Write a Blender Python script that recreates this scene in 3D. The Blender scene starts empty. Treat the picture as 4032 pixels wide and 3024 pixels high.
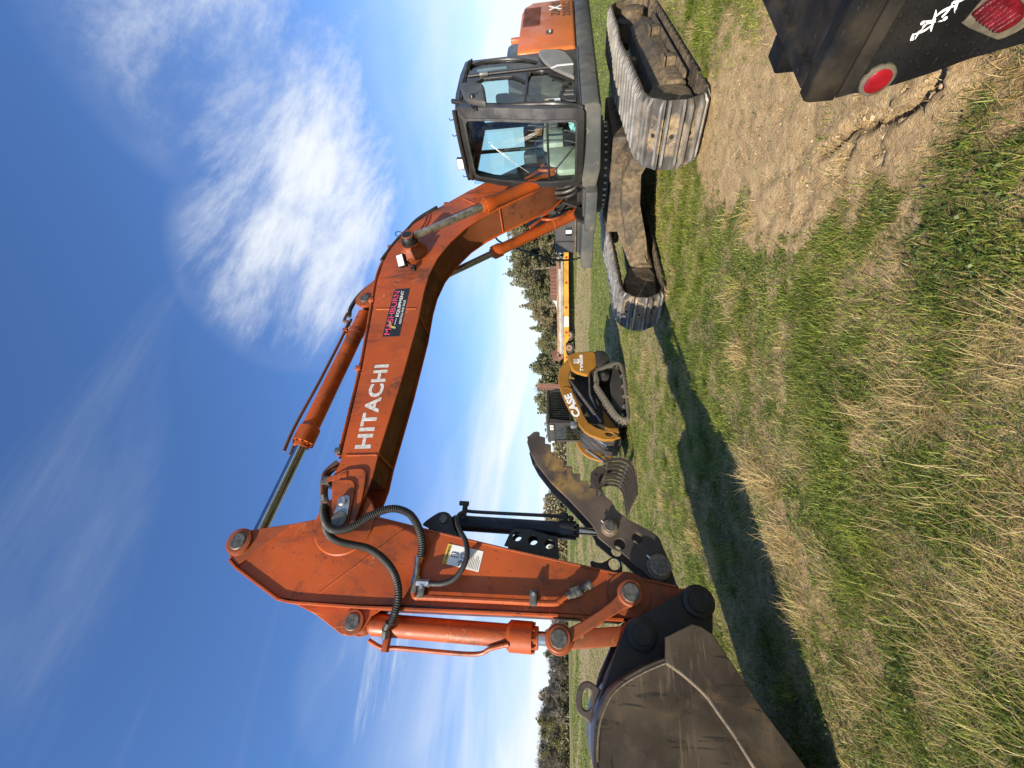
import bpy, bmesh, math, random
import numpy as np
from mathutils import Vector, Matrix

R = math.radians
scene = bpy.context.scene
C = scene.collection

# ---------------------------------------------------------------- camera (a phone held upright, picture stored on its side)
CAM = Vector((6.891, 3.989, 1.565))
YAW, PITCH, ROLL = 4.1394, 0.1279, -0.0125
fw = Vector((math.cos(YAW) * math.cos(PITCH), math.sin(YAW) * math.cos(PITCH), math.sin(PITCH)))
rt = Vector((math.sin(YAW), -math.cos(YAW), 0))
up = rt.cross(fw)
rt, up = math.cos(ROLL) * rt + math.sin(ROLL) * up, -math.sin(ROLL) * rt + math.cos(ROLL) * up
cd = bpy.data.cameras.new('camera')
cam = bpy.data.objects.new('camera', cd)
C.objects.link(cam)
cam.matrix_world = Matrix(((-up.x, rt.x, -fw.x, CAM.x), (-up.y, rt.y, -fw.y, CAM.y), (-up.z, rt.z, -fw.z, CAM.z), (0, 0, 0, 1)))
cd.sensor_fit = 'HORIZONTAL'
cd.sensor_width = 36.0
cd.lens = 36.0 * 1639.4 / 4032.0
cd.clip_start = 0.02
cd.clip_end = 3000
scene.camera = cam

# ---------------------------------------------------------------- sky and sun
SUN_AZ, SUN_EL = R(20.5), R(24.0)
world = bpy.data.worlds.new('World')
scene.world = world
world.use_nodes = True
nt = world.node_tree
nt.nodes.clear()
N = nt.nodes.new
out = N('ShaderNodeOutputWorld')
bg = N('ShaderNodeBackground')
bg.inputs['Strength'].default_value = 0.092
sky = N('ShaderNodeTexSky')
sky.sky_type = 'NISHITA'
sky.sun_disc = False
sky.sun_elevation = SUN_EL
sky.sun_rotation = R(90) - SUN_AZ
sky.altitude = 100
sky.air_density = 1.0
sky.dust_density = 0.6
sky.ozone_density = 1.6
L = nt.links.new
tc = N('ShaderNodeTexCoord')
sep = N('ShaderNodeSeparateXYZ')
L(tc.outputs['Generated'], sep.inputs[0])


def wmath(op, a, b=None, c=None, clamp=False):
    n = N('ShaderNodeMath'); n.operation = op; n.use_clamp = clamp
    for i, v in enumerate((a, b, c)):
        if v is None: continue
        if isinstance(v, (int, float)): n.inputs[i].default_value = v
        else: L(v, n.inputs[i])
    return n.outputs[0]


# cloud layer: direction projected on a flat layer overhead, so streaks thin out towards the horizon
zc = wmath('ADD', wmath('MAXIMUM', sep.outputs[2], 0.0), 0.16)
px = wmath('DIVIDE', sep.outputs[0], zc)
py = wmath('DIVIDE', sep.outputs[1], zc)
cmb = N('ShaderNodeCombineXYZ')
L(px, cmb.inputs[0]); L(py, cmb.inputs[1])


def cloud_noise(rot, scl, loc, scale, detail, dist, lo, hi, rough=0.6):
    mp = N('ShaderNodeMapping')
    L(cmb.outputs[0], mp.inputs[0])
    mp.inputs['Rotation'].default_value = (0, 0, rot)
    mp.inputs['Scale'].default_value = scl
    mp.inputs['Location'].default_value = loc
    t = N('ShaderNodeTexNoise')
    t.inputs['Scale'].default_value = scale
    t.inputs['Detail'].default_value = detail
    t.inputs['Roughness'].default_value = rough
    t.inputs['Distortion'].default_value = dist
    L(mp.outputs[0], t.inputs['Vector'])
    r = N('ShaderNodeMapRange'); r.interpolation_type = 'SMOOTHSTEP'
    L(t.outputs[0], r.inputs[0])
    r.inputs[1].default_value = lo; r.inputs[2].default_value = hi
    return r.outputs[0]


def blob(azel, rad_az, rad_el, tilt=0.0):
    """soft patch of sky round a direction (azimuth, elevation in degrees)"""
    a, e = R(azel[0]), R(azel[1])
    d = Vector((math.cos(a) * math.cos(e), math.sin(a) * math.cos(e), math.sin(e)))
    r_ = Vector((math.sin(a), -math.cos(a), 0)); u_ = r_.cross(d)
    ct, st = math.cos(R(tilt)), math.sin(R(tilt))
    r2, u2 = ct * r_ + st * u_, -st * r_ + ct * u_

    def dot(v):
        n = N('ShaderNodeVectorMath'); n.operation = 'DOT_PRODUCT'
        L(tc.outputs['Generated'], n.inputs[0]); n.inputs[1].default_value = v
        return n.outputs['Value']
    q = wmath('ADD', wmath('POWER', wmath('DIVIDE', dot(r2), math.sin(R(rad_az))), 2.0), wmath('POWER', wmath('DIVIDE', dot(u2), math.sin(R(rad_el))), 2.0))
    q = wmath('SUBTRACT', 1.0, wmath('MULTIPLY', q, 0.5), clamp=True)
    return wmath('MULTIPLY', q, wmath('GREATER_THAN', dot(d), 0.0))


n_big = cloud_noise(0.55, (0.6, 1.7, 1), (3.1, 1.7, 0), 1.7, 12.0, 0.3, 0.26, 0.76, 0.68)
n_soft = cloud_noise(1.2, (0.6, 1.1, 1), (8.1, 4.7, 0), 1.1, 6.0, 0.8, 0.30, 0.75, 0.55)
n_wisp = cloud_noise(-0.9, (0.35, 2.4, 1), (1.3, 0.4, 0), 1.5, 9.0, 0.9, 0.50, 0.90)
n_low = cloud_noise(0.6, (0.45, 1.0, 1), (7.7, 2.2, 0), 0.8, 8.0, 0.5, 0.35, 0.70, 0.55)


def wsmooth(v, lo, hi, a=0.0, b=1.0):
    r = N('ShaderNodeMapRange'); r.interpolation_type = 'SMOOTHSTEP'
    L(v, r.inputs[0])
    for i, q in enumerate((lo, hi, a, b)): r.inputs[i + 1].default_value = q
    return r.outputs[0]


bank = wmath('MAXIMUM', wmath('MAXIMUM', blob((204, 30), 18, 8.5, 12), blob((219, 33), 10, 9)), wmath('MAXIMUM', wmath('MULTIPLY', blob((194, 36), 11, 8), 0.62), wmath('MULTIPLY', blob((193, 27), 11, 7), 0.55)))
bank = wmath('MAXIMUM', bank, wmath('MULTIPLY', blob((270, 20), 9, 7, -20), 0.62))
big = wmath('MULTIPLY', wsmooth(wmath('ADD', wmath('MULTIPLY', bank, 0.75), wmath('MULTIPLY', n_big, 0.95)), 0.62, 1.62), wsmooth(bank, 0.0, 0.5))
wisps = wmath('MULTIPLY', wmath('MULTIPLY', n_wisp, n_soft), 0.30)
low = wmath('MULTIPLY', wsmooth(sep.outputs[2], 0.42, 0.06), wmath('MULTIPLY', n_low, 0.95))
haze_band = wsmooth(sep.outputs[2], 0.32, 0.0, 0.0, 0.62)
cover = wmath('MAXIMUM', wmath('MAXIMUM', wmath('MULTIPLY', big, 0.96), wisps), wmath('ADD', low, haze_band), clamp=False)
cover = wmath('MINIMUM', wmath('ADD', cover, wmath('MULTIPLY', wmath('MULTIPLY', n_soft, wsmooth(bank, 0.0, 0.2)), 0.10)), 0.97)
CLOUD_COL = (5.7, 6.0, 6.3, 1)
mixc = N('ShaderNodeMix'); mixc.data_type = 'RGBA'
L(cover, mixc.inputs[0])
skyc = N('ShaderNodeMix'); skyc.data_type = 'RGBA'; skyc.blend_type = 'MULTIPLY'
skyc.inputs[0].default_value = 1.0
L(sky.outputs[0], skyc.inputs[6])
skyc.inputs[7].default_value = (0.66, 0.93, 1.34, 1)
L(skyc.outputs[2], mixc.inputs[6])
mixc.inputs[7].default_value = CLOUD_COL
L(mixc.outputs[2], bg.inputs['Color'])
L(bg.outputs[0], out.inputs[0])

sd = bpy.data.lights.new('sun', 'SUN')
sd.energy = 5.0
sd.angle = R(0.53)
sd.color = (1.0, 0.90, 0.76)
sun = bpy.data.objects.new('sun', sd)
C.objects.link(sun)
sdir = Vector((math.cos(SUN_AZ) * math.cos(SUN_EL), math.sin(SUN_AZ) * math.cos(SUN_EL), math.sin(SUN_EL)))
sun.rotation_euler = sdir.to_track_quat('Z', 'Y').to_euler()

vs = scene.view_settings
vs.view_transform = 'Standard'
vs.look = 'None'
vs.exposure = 0.86
vs.gamma = 1.0
vs.use_curve_mapping = False



# ---------------------------------------------------------------- helpers
def prop(o, label=None, cat=None, group=None, kind=None):
    if label: o['label'] = label
    if cat: o['category'] = cat
    if group: o['group'] = group
    if kind: o['kind'] = kind
    return o


def empty(name, loc=(0, 0, 0), rz=0.0, parent=None):
    o = bpy.data.objects.new(name, None)
    C.objects.link(o)
    o.location = loc
    o.rotation_euler = (0, 0, rz)
    o.empty_display_size = 0.2
    o.parent = parent
    return o


def finish(me, name, mat, parent=None, smooth=35.0):
    if isinstance(mat, (list, tuple)):
        for m in mat: me.materials.append(m)
    else:
        me.materials.append(mat)
    if smooth:
        me.polygons.foreach_set('use_smooth', [True] * len(me.polygons))
        me.set_sharp_from_angle(angle=R(smooth))
    o = bpy.data.objects.new(name, me)
    C.objects.link(o)
    o.parent = parent
    return o


def copy_obj(o, parent=None):
    c = o.copy(); C.objects.link(c); c.parent = parent
    return c


def copy_tree(o, parent=None):
    c = copy_obj(o, parent)
    for ch in o.children: copy_tree(ch, c)
    return c


def catmull(pts, n=8):
    P = [Vector(p) for p in pts]
    if len(P) < 3: return P
    P = [2 * P[0] - P[1]] + P + [2 * P[-1] - P[-2]]
    o = []
    for i in range(1, len(P) - 2):
        a, b, c, d = P[i - 1:i + 3]
        for k in range(n):
            t = k / n
            o.append(0.5 * ((2 * b) + (c - a) * t + (2 * a - 5 * b + 4 * c - d) * t * t + (3 * b - a - 3 * c + d) * t ** 3))
    o.append(P[-2])
    return o


def chaikin(poly, n=2, closed=False):
    P = [Vector(p) for p in poly]
    for _ in range(n):
        Q = [] if closed else [P[0]]
        m = len(P) if closed else len(P) - 1
        for i in range(m):
            a, b = P[i], P[(i + 1) % len(P)]
            Q += [a * 0.75 + b * 0.25, a * 0.25 + b * 0.75]
        if not closed: Q.append(P[-1])
        P = Q
    return P


def circle2(c, r, n=24, a0=0.0, a1=360.0):
    full = abs(a1 - a0) >= 360
    return [(c[0] + r * math.cos(R(a0 + (a1 - a0) * i / (n if full else n - 1))), c[1] + r * math.sin(R(a0 + (a1 - a0) * i / (n if full else n - 1)))) for i in range(n)]


def area2(p):
    return 0.5 * sum(p[i][0] * p[(i + 1) % len(p)][1] - p[(i + 1) % len(p)][0] * p[i][1] for i in range(len(p)))


def offset2(poly, d):
    """move a closed outline inwards by d"""
    if area2(poly) < 0: poly = list(poly)[::-1]
    n = len(poly); o = []
    for i in range(n):
        a, b, c = Vector(poly[i - 1]), Vector(poly[i]), Vector(poly[(i + 1) % n])
        e1, e2 = (b - a).normalized(), (c - b).normalized()
        n1, n2 = Vector((-e1.y, e1.x)), Vector((-e2.y, e2.x))
        m = (n1 + n2)
        if m.length < 1e-6: m = n1
        m.normalize()
        o.append(tuple(b + m * d / max(0.45, m.dot(n1))))
    return o


def strip2(path, t):
    """a band of thickness t along an open 2-D path (to the left of it)"""
    P = [Vector(p) for p in path]; q = []
    for i, p in enumerate(P):
        d = (P[min(i + 1, len(P) - 1)] - P[max(i - 1, 0)]).normalized()
        q.append(tuple(p + Vector((-d.y, d.x)) * t))
    return [tuple(p) for p in P] + q[::-1]


AX = {'y': Matrix(((1, 0, 0, 0), (0, 0, -1, 0), (0, 1, 0, 0), (0, 0, 0, 1))),    # outline (x, z), thickness along y
      'x': Matrix(((0, 0, 1, 0), (1, 0, 0, 0), (0, 1, 0, 0), (0, 0, 0, 1))),     # outline (y, z), thickness along x
      'z': Matrix.Identity(4)}


def plate_mesh(loops, t0, t1, axis='y', bevel=0.006, res=1):
    cu = bpy.data.curves.new('tmp', 'CURVE')
    cu.dimensions = '2D'; cu.fill_mode = 'BOTH'
    th = abs(t1 - t0)
    bevel = min(bevel, th * 0.45)
    cu.extrude = max(th / 2 - bevel, 0.0)
    cu.bevel_depth = bevel; cu.bevel_resolution = res; cu.offset = -bevel
    for lp in loops:
        s = cu.splines.new('POLY'); s.points.add(len(lp) - 1); s.use_cyclic_u = True
        for p, q in zip(s.points, lp): p.co = (q[0], q[1], 0, 1)
    ob = bpy.data.objects.new('tmp', cu)
    me = bpy.data.meshes.new_from_object(ob)
    bpy.data.objects.remove(ob); bpy.data.curves.remove(cu)
    mid = (t0 + t1) / 2
    if axis == 'y': M = Matrix.Translation((0, mid, 0)) @ AX['y']
    elif axis == 'x': M = Matrix.Translation((mid, 0, 0)) @ AX['x']
    else: M = Matrix.Translation((0, 0, mid))
    me.transform(M)
    me.materials.clear()
    return me


def plate(name, loop, t0, t1, mat, parent=None, axis='y', holes=(), bevel=0.006, smooth=35.0):
    return finish(plate_mesh([loop] + list(holes), t0, t1, axis, bevel), name, mat, parent, smooth)


class MB:
    def __init__(s):
        s.v = []; s.f = []; s.m = []; s.mi = 0

    def add(s, vs, fs):
        o = len(s.v); s.v += [tuple(v) for v in vs]; s.f += [tuple(i + o for i in f) for f in fs]; s.m += [s.mi] * len(fs)
        return s

    def box(s, x0, x1, y0, y1, z0, z1, M=None):
        v = [Vector((x, y, z)) for x in (x0, x1) for y in (y0, y1) for z in (z0, z1)]
        if M is not None: v = [M @ p for p in v]
        return s.add(v, [(0, 1, 3, 2), (4, 6, 7, 5), (0, 4, 5, 1), (2, 3, 7, 6), (0, 2, 6, 4), (1, 5, 7, 3)])

    def bar(s, a, b, wy, wz, upv=(0, 0, 1)):
        """box beam from a to b, wy across, wz along upv"""
        a, b = Vector(a), Vector(b); d = b - a; L_ = d.length; d.normalize()
        u = Vector(upv); sx = d.cross(u)
        if sx.length < 1e-4: sx = d.cross(Vector((1, 0, 0)))
        sx.normalize(); u = sx.cross(d)
        M = Matrix((( d.x, sx.x, u.x, a.x), (d.y, sx.y, u.y, a.y), (d.z, sx.z, u.z, a.z), (0, 0, 0, 1)))
        return s.box(0, L_, -wy / 2, wy / 2, -wz / 2, wz / 2, M)

    def prism(s, poly, y0, y1, axis='y'):
        n = len(poly)
        if area2(poly) < 0: poly = list(poly)[::-1]
        mk = {'y': lambda p, t: (p[0], t, p[1]), 'x': lambda p, t: (t, p[0], p[1]), 'z': lambda p, t: (p[0], p[1], t)}[axis]
        v = [mk(p, y0) for p in poly] + [mk(p, y1) for p in poly]
        f = [tuple(range(n)), tuple(range(2 * n - 1, n - 1, -1))] + [(i + n, (i + 1) % n + n, (i + 1) % n, i) for i in range(n)]
        if axis in ('z', 'x'): f = [q[::-1] for q in f]
        return s.add(v, f)

    def ring(s, prof, a, b, n=24):
        """lathe: profile of (t along a->b in metres, radius)"""
        a, b = Vector(a), Vector(b); d = (b - a).normalized()
        e = d.orthogonal().normalized(); g = d.cross(e)
        v = []; f = []; k = len(prof)
        for (t, r) in prof:
            for i in range(n):
                th = 2 * math.pi * i / n
                v.append(a + d * t + (e * math.cos(th) + g * math.sin(th)) * r)
        for j in range(k - 1):
            for i in range(n):
                f.append((j * n + i, j * n + (i + 1) % n, (j + 1) * n + (i + 1) % n, (j + 1) * n + i))
        f.append(tuple(range(n - 1, -1, -1))); f.append(tuple((k - 1) * n + i for i in range(n)))
        return s.add(v, f)

    def cyl(s, a, b, r, r2=None, n=24, bev=0.0):
        r2 = r if r2 is None else r2
        L_ = (Vector(b) - Vector(a)).length
        if bev: return s.ring([(0, r - bev), (bev, r), (L_ - bev, r2), (L_, r2 - bev)], a, b, n)
        return s.ring([(0, r), (L_, r2)], a, b, n)

    def tube(s, path, r, n=10, corr=0.0, closed=False):
        P = [Vector(p) for p in path]
        if corr:
            Q = []; acc = 0.0
            L_ = sum((P[i + 1] - P[i]).length for i in range(len(P) - 1)); m = int(L_ / 0.009)
            j = 0; seg = (P[1] - P[0]).length; base = 0.0
            for k in range(m + 1):
                t = L_ * k / m
                while j < len(P) - 2 and t > base + seg:
                    base += seg; j += 1; seg = (P[j + 1] - P[j]).length
                Q.append(P[j].lerp(P[j + 1], min(1, (t - base) / max(seg, 1e-9))))
            P = Q
        m = len(P); v = []; f = []; e = None
        for i, p in enumerate(P):
            d = (P[min(i + 1, m - 1)] - P[max(i - 1, 0)]).normalized()
            if e is None: e = d.orthogonal().normalized()
            else:
                e = e - d * e.dot(d)
                e = e.normalized() if e.length > 1e-6 else d.orthogonal().normalized()
            g = d.cross(e)
            rr = r * (1 + corr * (1 if i % 2 else -1)) if corr else r
            for k in range(n):
                th = 2 * math.pi * k / n
                v.append(p + (e * math.cos(th) + g * math.sin(th)) * rr)
        for i in range(m - 1):
            for k in range(n):
                f.append((i * n + k, i * n + (k + 1) % n, (i + 1) * n + (k + 1) % n, (i + 1) * n + k))
        f.append(tuple(range(n - 1, -1, -1))); f.append(tuple((m - 1) * n + k for k in range(n)))
        return s.add(v, f)

    def mesh(s, name='m', bevel=0.0, seg=2):
        me = bpy.data.meshes.new(name)
        me.from_pydata(s.v, [], s.f)
        if any(s.m): me.polygons.foreach_set('material_index', s.m)
        me.update()
        bm = bmesh.new(); bm.from_mesh(me)
        bmesh.ops.recalc_face_normals(bm, faces=bm.faces)
        if bevel:
            ed = [e for e in bm.edges if len(e.link_faces) == 2 and e.calc_face_angle(0) > R(30)]
            bmesh.ops.bevel(bm, geom=ed, offset=bevel, segments=seg, affect='EDGES', profile=0.5, clamp_overlap=True)
        bm.to_mesh(me); bm.free()
        return me

    def build(s, name, mat, parent=None, bevel=0.0, smooth=35.0, seg=2):
        return finish(s.mesh(name, bevel, seg), name, mat, parent, smooth)


def text_mesh(body, size, depth=0.002, bold=0.0, spacing=1.0, sx=1.0, shear=0.0):
    """lettering: outline in local x (reading direction), y (up); returns mesh centred at its left baseline, and its width"""
    cu = bpy.data.curves.new('tmp', 'FONT')
    cu.body = body; cu.size = size; cu.extrude = depth; cu.offset = bold; cu.space_character = spacing; cu.shear = shear
    cu.resolution_u = 3
    ob = bpy.data.objects.new('tmp', cu)
    me = bpy.data.meshes.new_from_object(ob)
    bpy.data.objects.remove(ob); bpy.data.curves.remove(cu)
    me.transform(Matrix.Diagonal((sx, 1, 1, 1)))
    me.materials.clear()
    xs = [v.co.x for v in me.vertices]; ys = [v.co.y for v in me.vertices]
    return me, (min(xs), max(xs), min(ys), max(ys))


def lettering(name, body, corner, along, upv, width, height, mat, parent, bold=0.0, shear=0.0, depth=0.0015, spacing=1.0):
    """letters fitted in a width x height box whose lower left corner is given"""
    me, (x0, x1, y0, y1) = text_mesh(body, 1.0, 0.0, bold, spacing, 1.0, shear)
    a, u = Vector(along).normalized(), Vector(upv).normalized()
    u = (u - a * u.dot(a)).normalized(); n = a.cross(u)
    sx, sy = width / (x1 - x0), height / (y1 - y0)
    c = Vector(corner)
    for v in me.vertices:
        p = c + a * (v.co.x - x0) * sx + u * (v.co.y - y0) * sy + n * depth
        v.co = p
    return finish(me, name, mat, parent, 0)


# ---------------------------------------------------------------- materials
MAT = {}


def nodes(name):
    m = bpy.data.materials.new(name); m.use_nodes = True
    t = m.node_tree; b = t.nodes['Principled BSDF']
    MAT[name] = m
    return m, t, b


class G:
    """tiny node-graph helper"""
    def __init__(s, t): s.t = t

    def n(s, typ, **kw):
        x = s.t.nodes.new(typ)
        for k, v in kw.items(): setattr(x, k, v)
        return x

    def l(s, a, b): s.t.links.new(a, b)

    def coord(s, kind='Object', scale=(1, 1, 1), rot=(0, 0, 0)):
        c = s.n('ShaderNodeTexCoord'); m = s.n('ShaderNodeMapping')
        if kind == 'World':
            g_ = s.n('ShaderNodeNewGeometry'); s.l(g_.outputs['Position'], m.inputs[0])
        else: s.l(c.outputs[kind], m.inputs[0])
        m.inputs['Scale'].default_value = scale; m.inputs['Rotation'].default_value = rot
        return m.outputs[0]

    def noise(s, v, scale, detail=5, rough=0.55, dist=0.0):
        x = s.n('ShaderNodeTexNoise'); s.l(v, x.inputs['Vector'])
        x.inputs['Scale'].default_value = scale; x.inputs['Detail'].default_value = detail
        x.inputs['Roughness'].default_value = rough; x.inputs['Distortion'].default_value = dist
        return x.outputs[0]

    def rng(s, v, lo, hi, a=0.0, b=1.0, smooth=True):
        x = s.n('ShaderNodeMapRange'); x.interpolation_type = 'SMOOTHSTEP' if smooth else 'LINEAR'
        s.l(v, x.inputs[0])
        for i, q in enumerate((lo, hi, a, b)): x.inputs[i + 1].default_value = q
        return x.outputs[0]

    def math(s, op, a, b=None, clamp=False):
        x = s.n('ShaderNodeMath', operation=op, use_clamp=clamp)
        for i, q in enumerate((a, b)):
            if q is None: continue
            if isinstance(q, (int, float)): x.inputs[i].default_value = q
            else: s.l(q, x.inputs[i])
        return x.outputs[0]

    def mix(s, f, a, b, blend='MIX'):
        x = s.n('ShaderNodeMix', data_type='RGBA', blend_type=blend)
        for i, q in ((0, f), (6, a), (7, b)):
            if isinstance(q, (int, float)): x.inputs[i].default_value = q
            elif isinstance(q, (tuple, list)): x.inputs[i].default_value = tuple(q) + ((1,) if len(q) == 3 else ())
            else: s.l(q, x.inputs[i])
        return x.outputs[2]

    def bump(s, h, strength=0.2, dist=0.01, normal=None):
        x = s.n('ShaderNodeBump'); x.inputs['Strength'].default_value = strength; x.inputs['Distance'].default_value = dist
        s.l(h, x.inputs['Height'])
        if normal is not None: s.l(normal, x.inputs['Normal'])
        return x.outputs[0]


def paint(name, col, dark=None, dust=None, rough=0.42, grime=0.5, dust_amt=0.35, metal=0.0, chips=None, coat=0.0, orange_peel=0.04, streak=0.0, kind='World'):
    m, t, b = nodes(name); g = G(t)
    v = g.coord(kind)
    base = g.mix(g.rng(g.noise(v, 0.9, 6, 0.6), 0.3, 0.7), tuple(c * 0.74 for c in col), tuple(min(1, c * 1.16) for c in col))
    if dark:
        f = g.math('MULTIPLY', g.rng(g.noise(v, 2.3, 9, 0.70, 0.4), 0.50, 0.66), g.rng(g.noise(v, 14, 6, 0.65), 0.35, 0.65))
        base = g.mix(g.math('MULTIPLY', f, grime), base, dark)
        sp = g.rng(g.noise(v, 38, 3, 0.55), 0.66, 0.71)
        base = g.mix(g.math('MULTIPLY', sp, min(1, grime * 1.2)), base, dark)
    if dust:
        f = g.rng(g.noise(v, 1.6, 7, 0.65), 0.42, 0.75)
        base = g.mix(g.math('MULTIPLY', f, dust_amt), base, dust)
    if chips:
        sc = g.coord(kind, (1, 1, 7), (0.3, 0.5, 0.2))
        f = g.rng(g.noise(sc, 9, 6, 0.7, 1.2), 0.70, 0.76)
        base = g.mix(g.math('MULTIPLY', f, 0.6), base, chips)
        # curling scratches where branches and stones have rubbed
        n_ = g.math('ABSOLUTE', g.math('SUBTRACT', g.noise(v, 1.7, 2, 0.5, 2.2), 0.5))
        f = g.math('MULTIPLY', g.rng(n_, 0.0, 0.006, 1.0, 0.0), g.rng(g.noise(v, 2.9, 4), 0.48, 0.6))
        base = g.mix(g.math('MULTIPLY', f, 0.55), base, chips)
        # greasy rubbed patches
        sm = g.coord(kind, (1.6, 1, 0.55), (0, 0.35, 0))
        f = g.math('MULTIPLY', g.rng(g.noise(sm, 1.9, 8, 0.72, 0.3), 0.50, 0.66), g.rng(g.noise(v, 0.7, 4), 0.42, 0.60))
        base = g.mix(g.math('MULTIPLY', f, 0.8), base, dark)
    if streak:
        sv = g.coord(kind, (9, 9, 0.7))
        f = g.rng(g.noise(sv, 1.5, 5, 0.6), 0.5, 0.8)
        base = g.mix(g.math('MULTIPLY', f, streak), base, dark or (0.02, 0.02, 0.02))
    t.links.new(base, b.inputs['Base Color'])
    t.links.new(g.rng(g.noise(v, 5, 6), 0.3, 0.7, rough * 0.8, min(1, rough * 1.35)), b.inputs['Roughness'])
    b.inputs['Metallic'].default_value = metal
    b.inputs['Coat Weight'].default_value = coat
    b.inputs['Specular IOR Level'].default_value = 0.38
    b.inputs['Coat Roughness'].default_value = 0.2
    h = g.math('ADD', g.math('MULTIPLY', g.noise(v, 160, 2), 0.35), g.noise(v, 3.5, 4))
    t.links.new(g.bump(h, orange_peel * 3, 0.008), b.inputs['Normal'])
    return m


def plain(name, col, rough=0.5, metal=0.0, spec=0.5, var=0.15, scale=8, bump=0.0, kind='World'):
    m, t, b = nodes(name); g = G(t)
    v = g.coord(kind)
    c = g.mix(g.rng(g.noise(v, scale, 5), 0.3, 0.7), tuple(x * (1 - var) for x in col), tuple(min(1, x * (1 + var)) for x in col))
    t.links.new(c, b.inputs['Base Color'])
    t.links.new(g.rng(g.noise(v, scale * 2.3, 4), 0.3, 0.7, rough * 0.85, min(1, rough * 1.2)), b.inputs['Roughness'])
    b.inputs['Metallic'].default_value = metal
    b.inputs['Specular IOR Level'].default_value = spec
    if bump: t.links.new(g.bump(g.noise(v, scale * 4, 5), bump, 0.01), b.inputs['Normal'])
    return m


paint('orange', (0.375, 0.068, 0.009), dark=(0.06, 0.028, 0.014), dust=(0.27, 0.085, 0.024), rough=0.42, grime=0.9, dust_amt=0.4, chips=(0.62, 0.27, 0.13))
paint('orange_dirty', (0.28, 0.060, 0.014), dark=(0.045, 0.022, 0.013), dust=(0.20, 0.085, 0.035), rough=0.5, grime=0.9, dust_amt=0.5, chips=(0.5, 0.25, 0.13))
paint('orange_door', (0.50, 0.115, 0.022), dark=(0.33, 0.09, 0.03), dust=(0.45, 0.17, 0.07), rough=0.38, grime=0.3, dust_amt=0.4)
paint('dark_grey', (0.055, 0.055, 0.055), dark=(0.02, 0.02, 0.02), dust=(0.16, 0.13, 0.09), rough=0.45, grime=0.5, dust_amt=0.3)
paint('cab_grey', (0.020, 0.018, 0.017), dark=(0.015, 0.015, 0.015), dust=(0.10, 0.085, 0.062), rough=0.28, grime=0.4, dust_amt=0.2)
paint('orange_under_shade', (0.16, 0.045, 0.012), dark=(0.02, 0.012, 0.008), dust=(0.10, 0.04, 0.018), rough=0.7, grime=1.0, dust_amt=0.6, chips=(0.3, 0.12, 0.05))  # boom underside: shade painted into the colour, on top of heavy grime
paint('deck_grey', (0.062, 0.066, 0.062), dark=(0.03, 0.03, 0.03), dust=(0.2, 0.165, 0.11), rough=0.6, grime=0.6, dust_amt=0.5, chips=(0.25, 0.22, 0.18))
paint('step_grey', (0.17, 0.165, 0.15), dark=(0.08, 0.08, 0.08), dust=(0.22, 0.19, 0.14), rough=0.35, grime=0.3, dust_amt=0.3)
paint('black_paint', (0.018, 0.017, 0.016), dark=(0.006, 0.006, 0.006), dust=(0.075, 0.06, 0.04), rough=0.42, grime=0.5, dust_amt=0.25, chips=(0.09, 0.07, 0.05))
paint('thumb_steel', (0.075, 0.058, 0.045), dark=(0.02, 0.018, 0.015), dust=(0.13, 0.09, 0.055), rough=0.5, grime=0.7, dust_amt=0.5, chips=(0.2, 0.16, 0.12), orange_peel=0.08)
paint('brown_rust', (0.14, 0.065, 0.045), dark=(0.05, 0.025, 0.02), dust=(0.2, 0.1, 0.07), rough=0.7, grime=0.6, dust_amt=0.4)
plain('rubber', (0.022, 0.021, 0.02), 0.6, var=0.3)
plain('black', (0.008, 0.008, 0.008), 0.6)
plain('chrome', (0.34, 0.37, 0.42), 0.2, 1.0, var=0.1)
plain('rod_dirty', (0.30, 0.28, 0.24), 0.38, 0.85, var=0.4, scale=14)
plain('zinc', (0.42, 0.42, 0.40), 0.38, 0.9, var=0.25, scale=20)
plain('pin_steel', (0.12, 0.115, 0.10), 0.5, 0.6, var=0.4, scale=30, bump=0.2)
plain('white_letter', (0.55, 0.52, 0.48), 0.5, var=0.25, scale=30)
plain('black_letter', (0.03, 0.025, 0.02), 0.5, var=0.4, scale=30)
plain('white_plain', (0.75, 0.74, 0.70), 0.45, var=0.08)
plain('lamp_lens', (0.80, 0.78, 0.72), 0.12, 0.3, var=0.12, scale=40, bump=0.4)
plain('cream', (0.34, 0.34, 0.25), 0.6)
plain('seat_cloth', (0.055, 0.055, 0.055), 0.9)
plain('decal_black', (0.015, 0.015, 0.017), 0.35)
plain('decal_pink', (0.62, 0.07, 0.13), 0.4)
plain('decal_lime', (0.45, 0.47, 0.08), 0.4)
plain('yellow_label', (0.60, 0.42, 0.06), 0.45)


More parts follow.
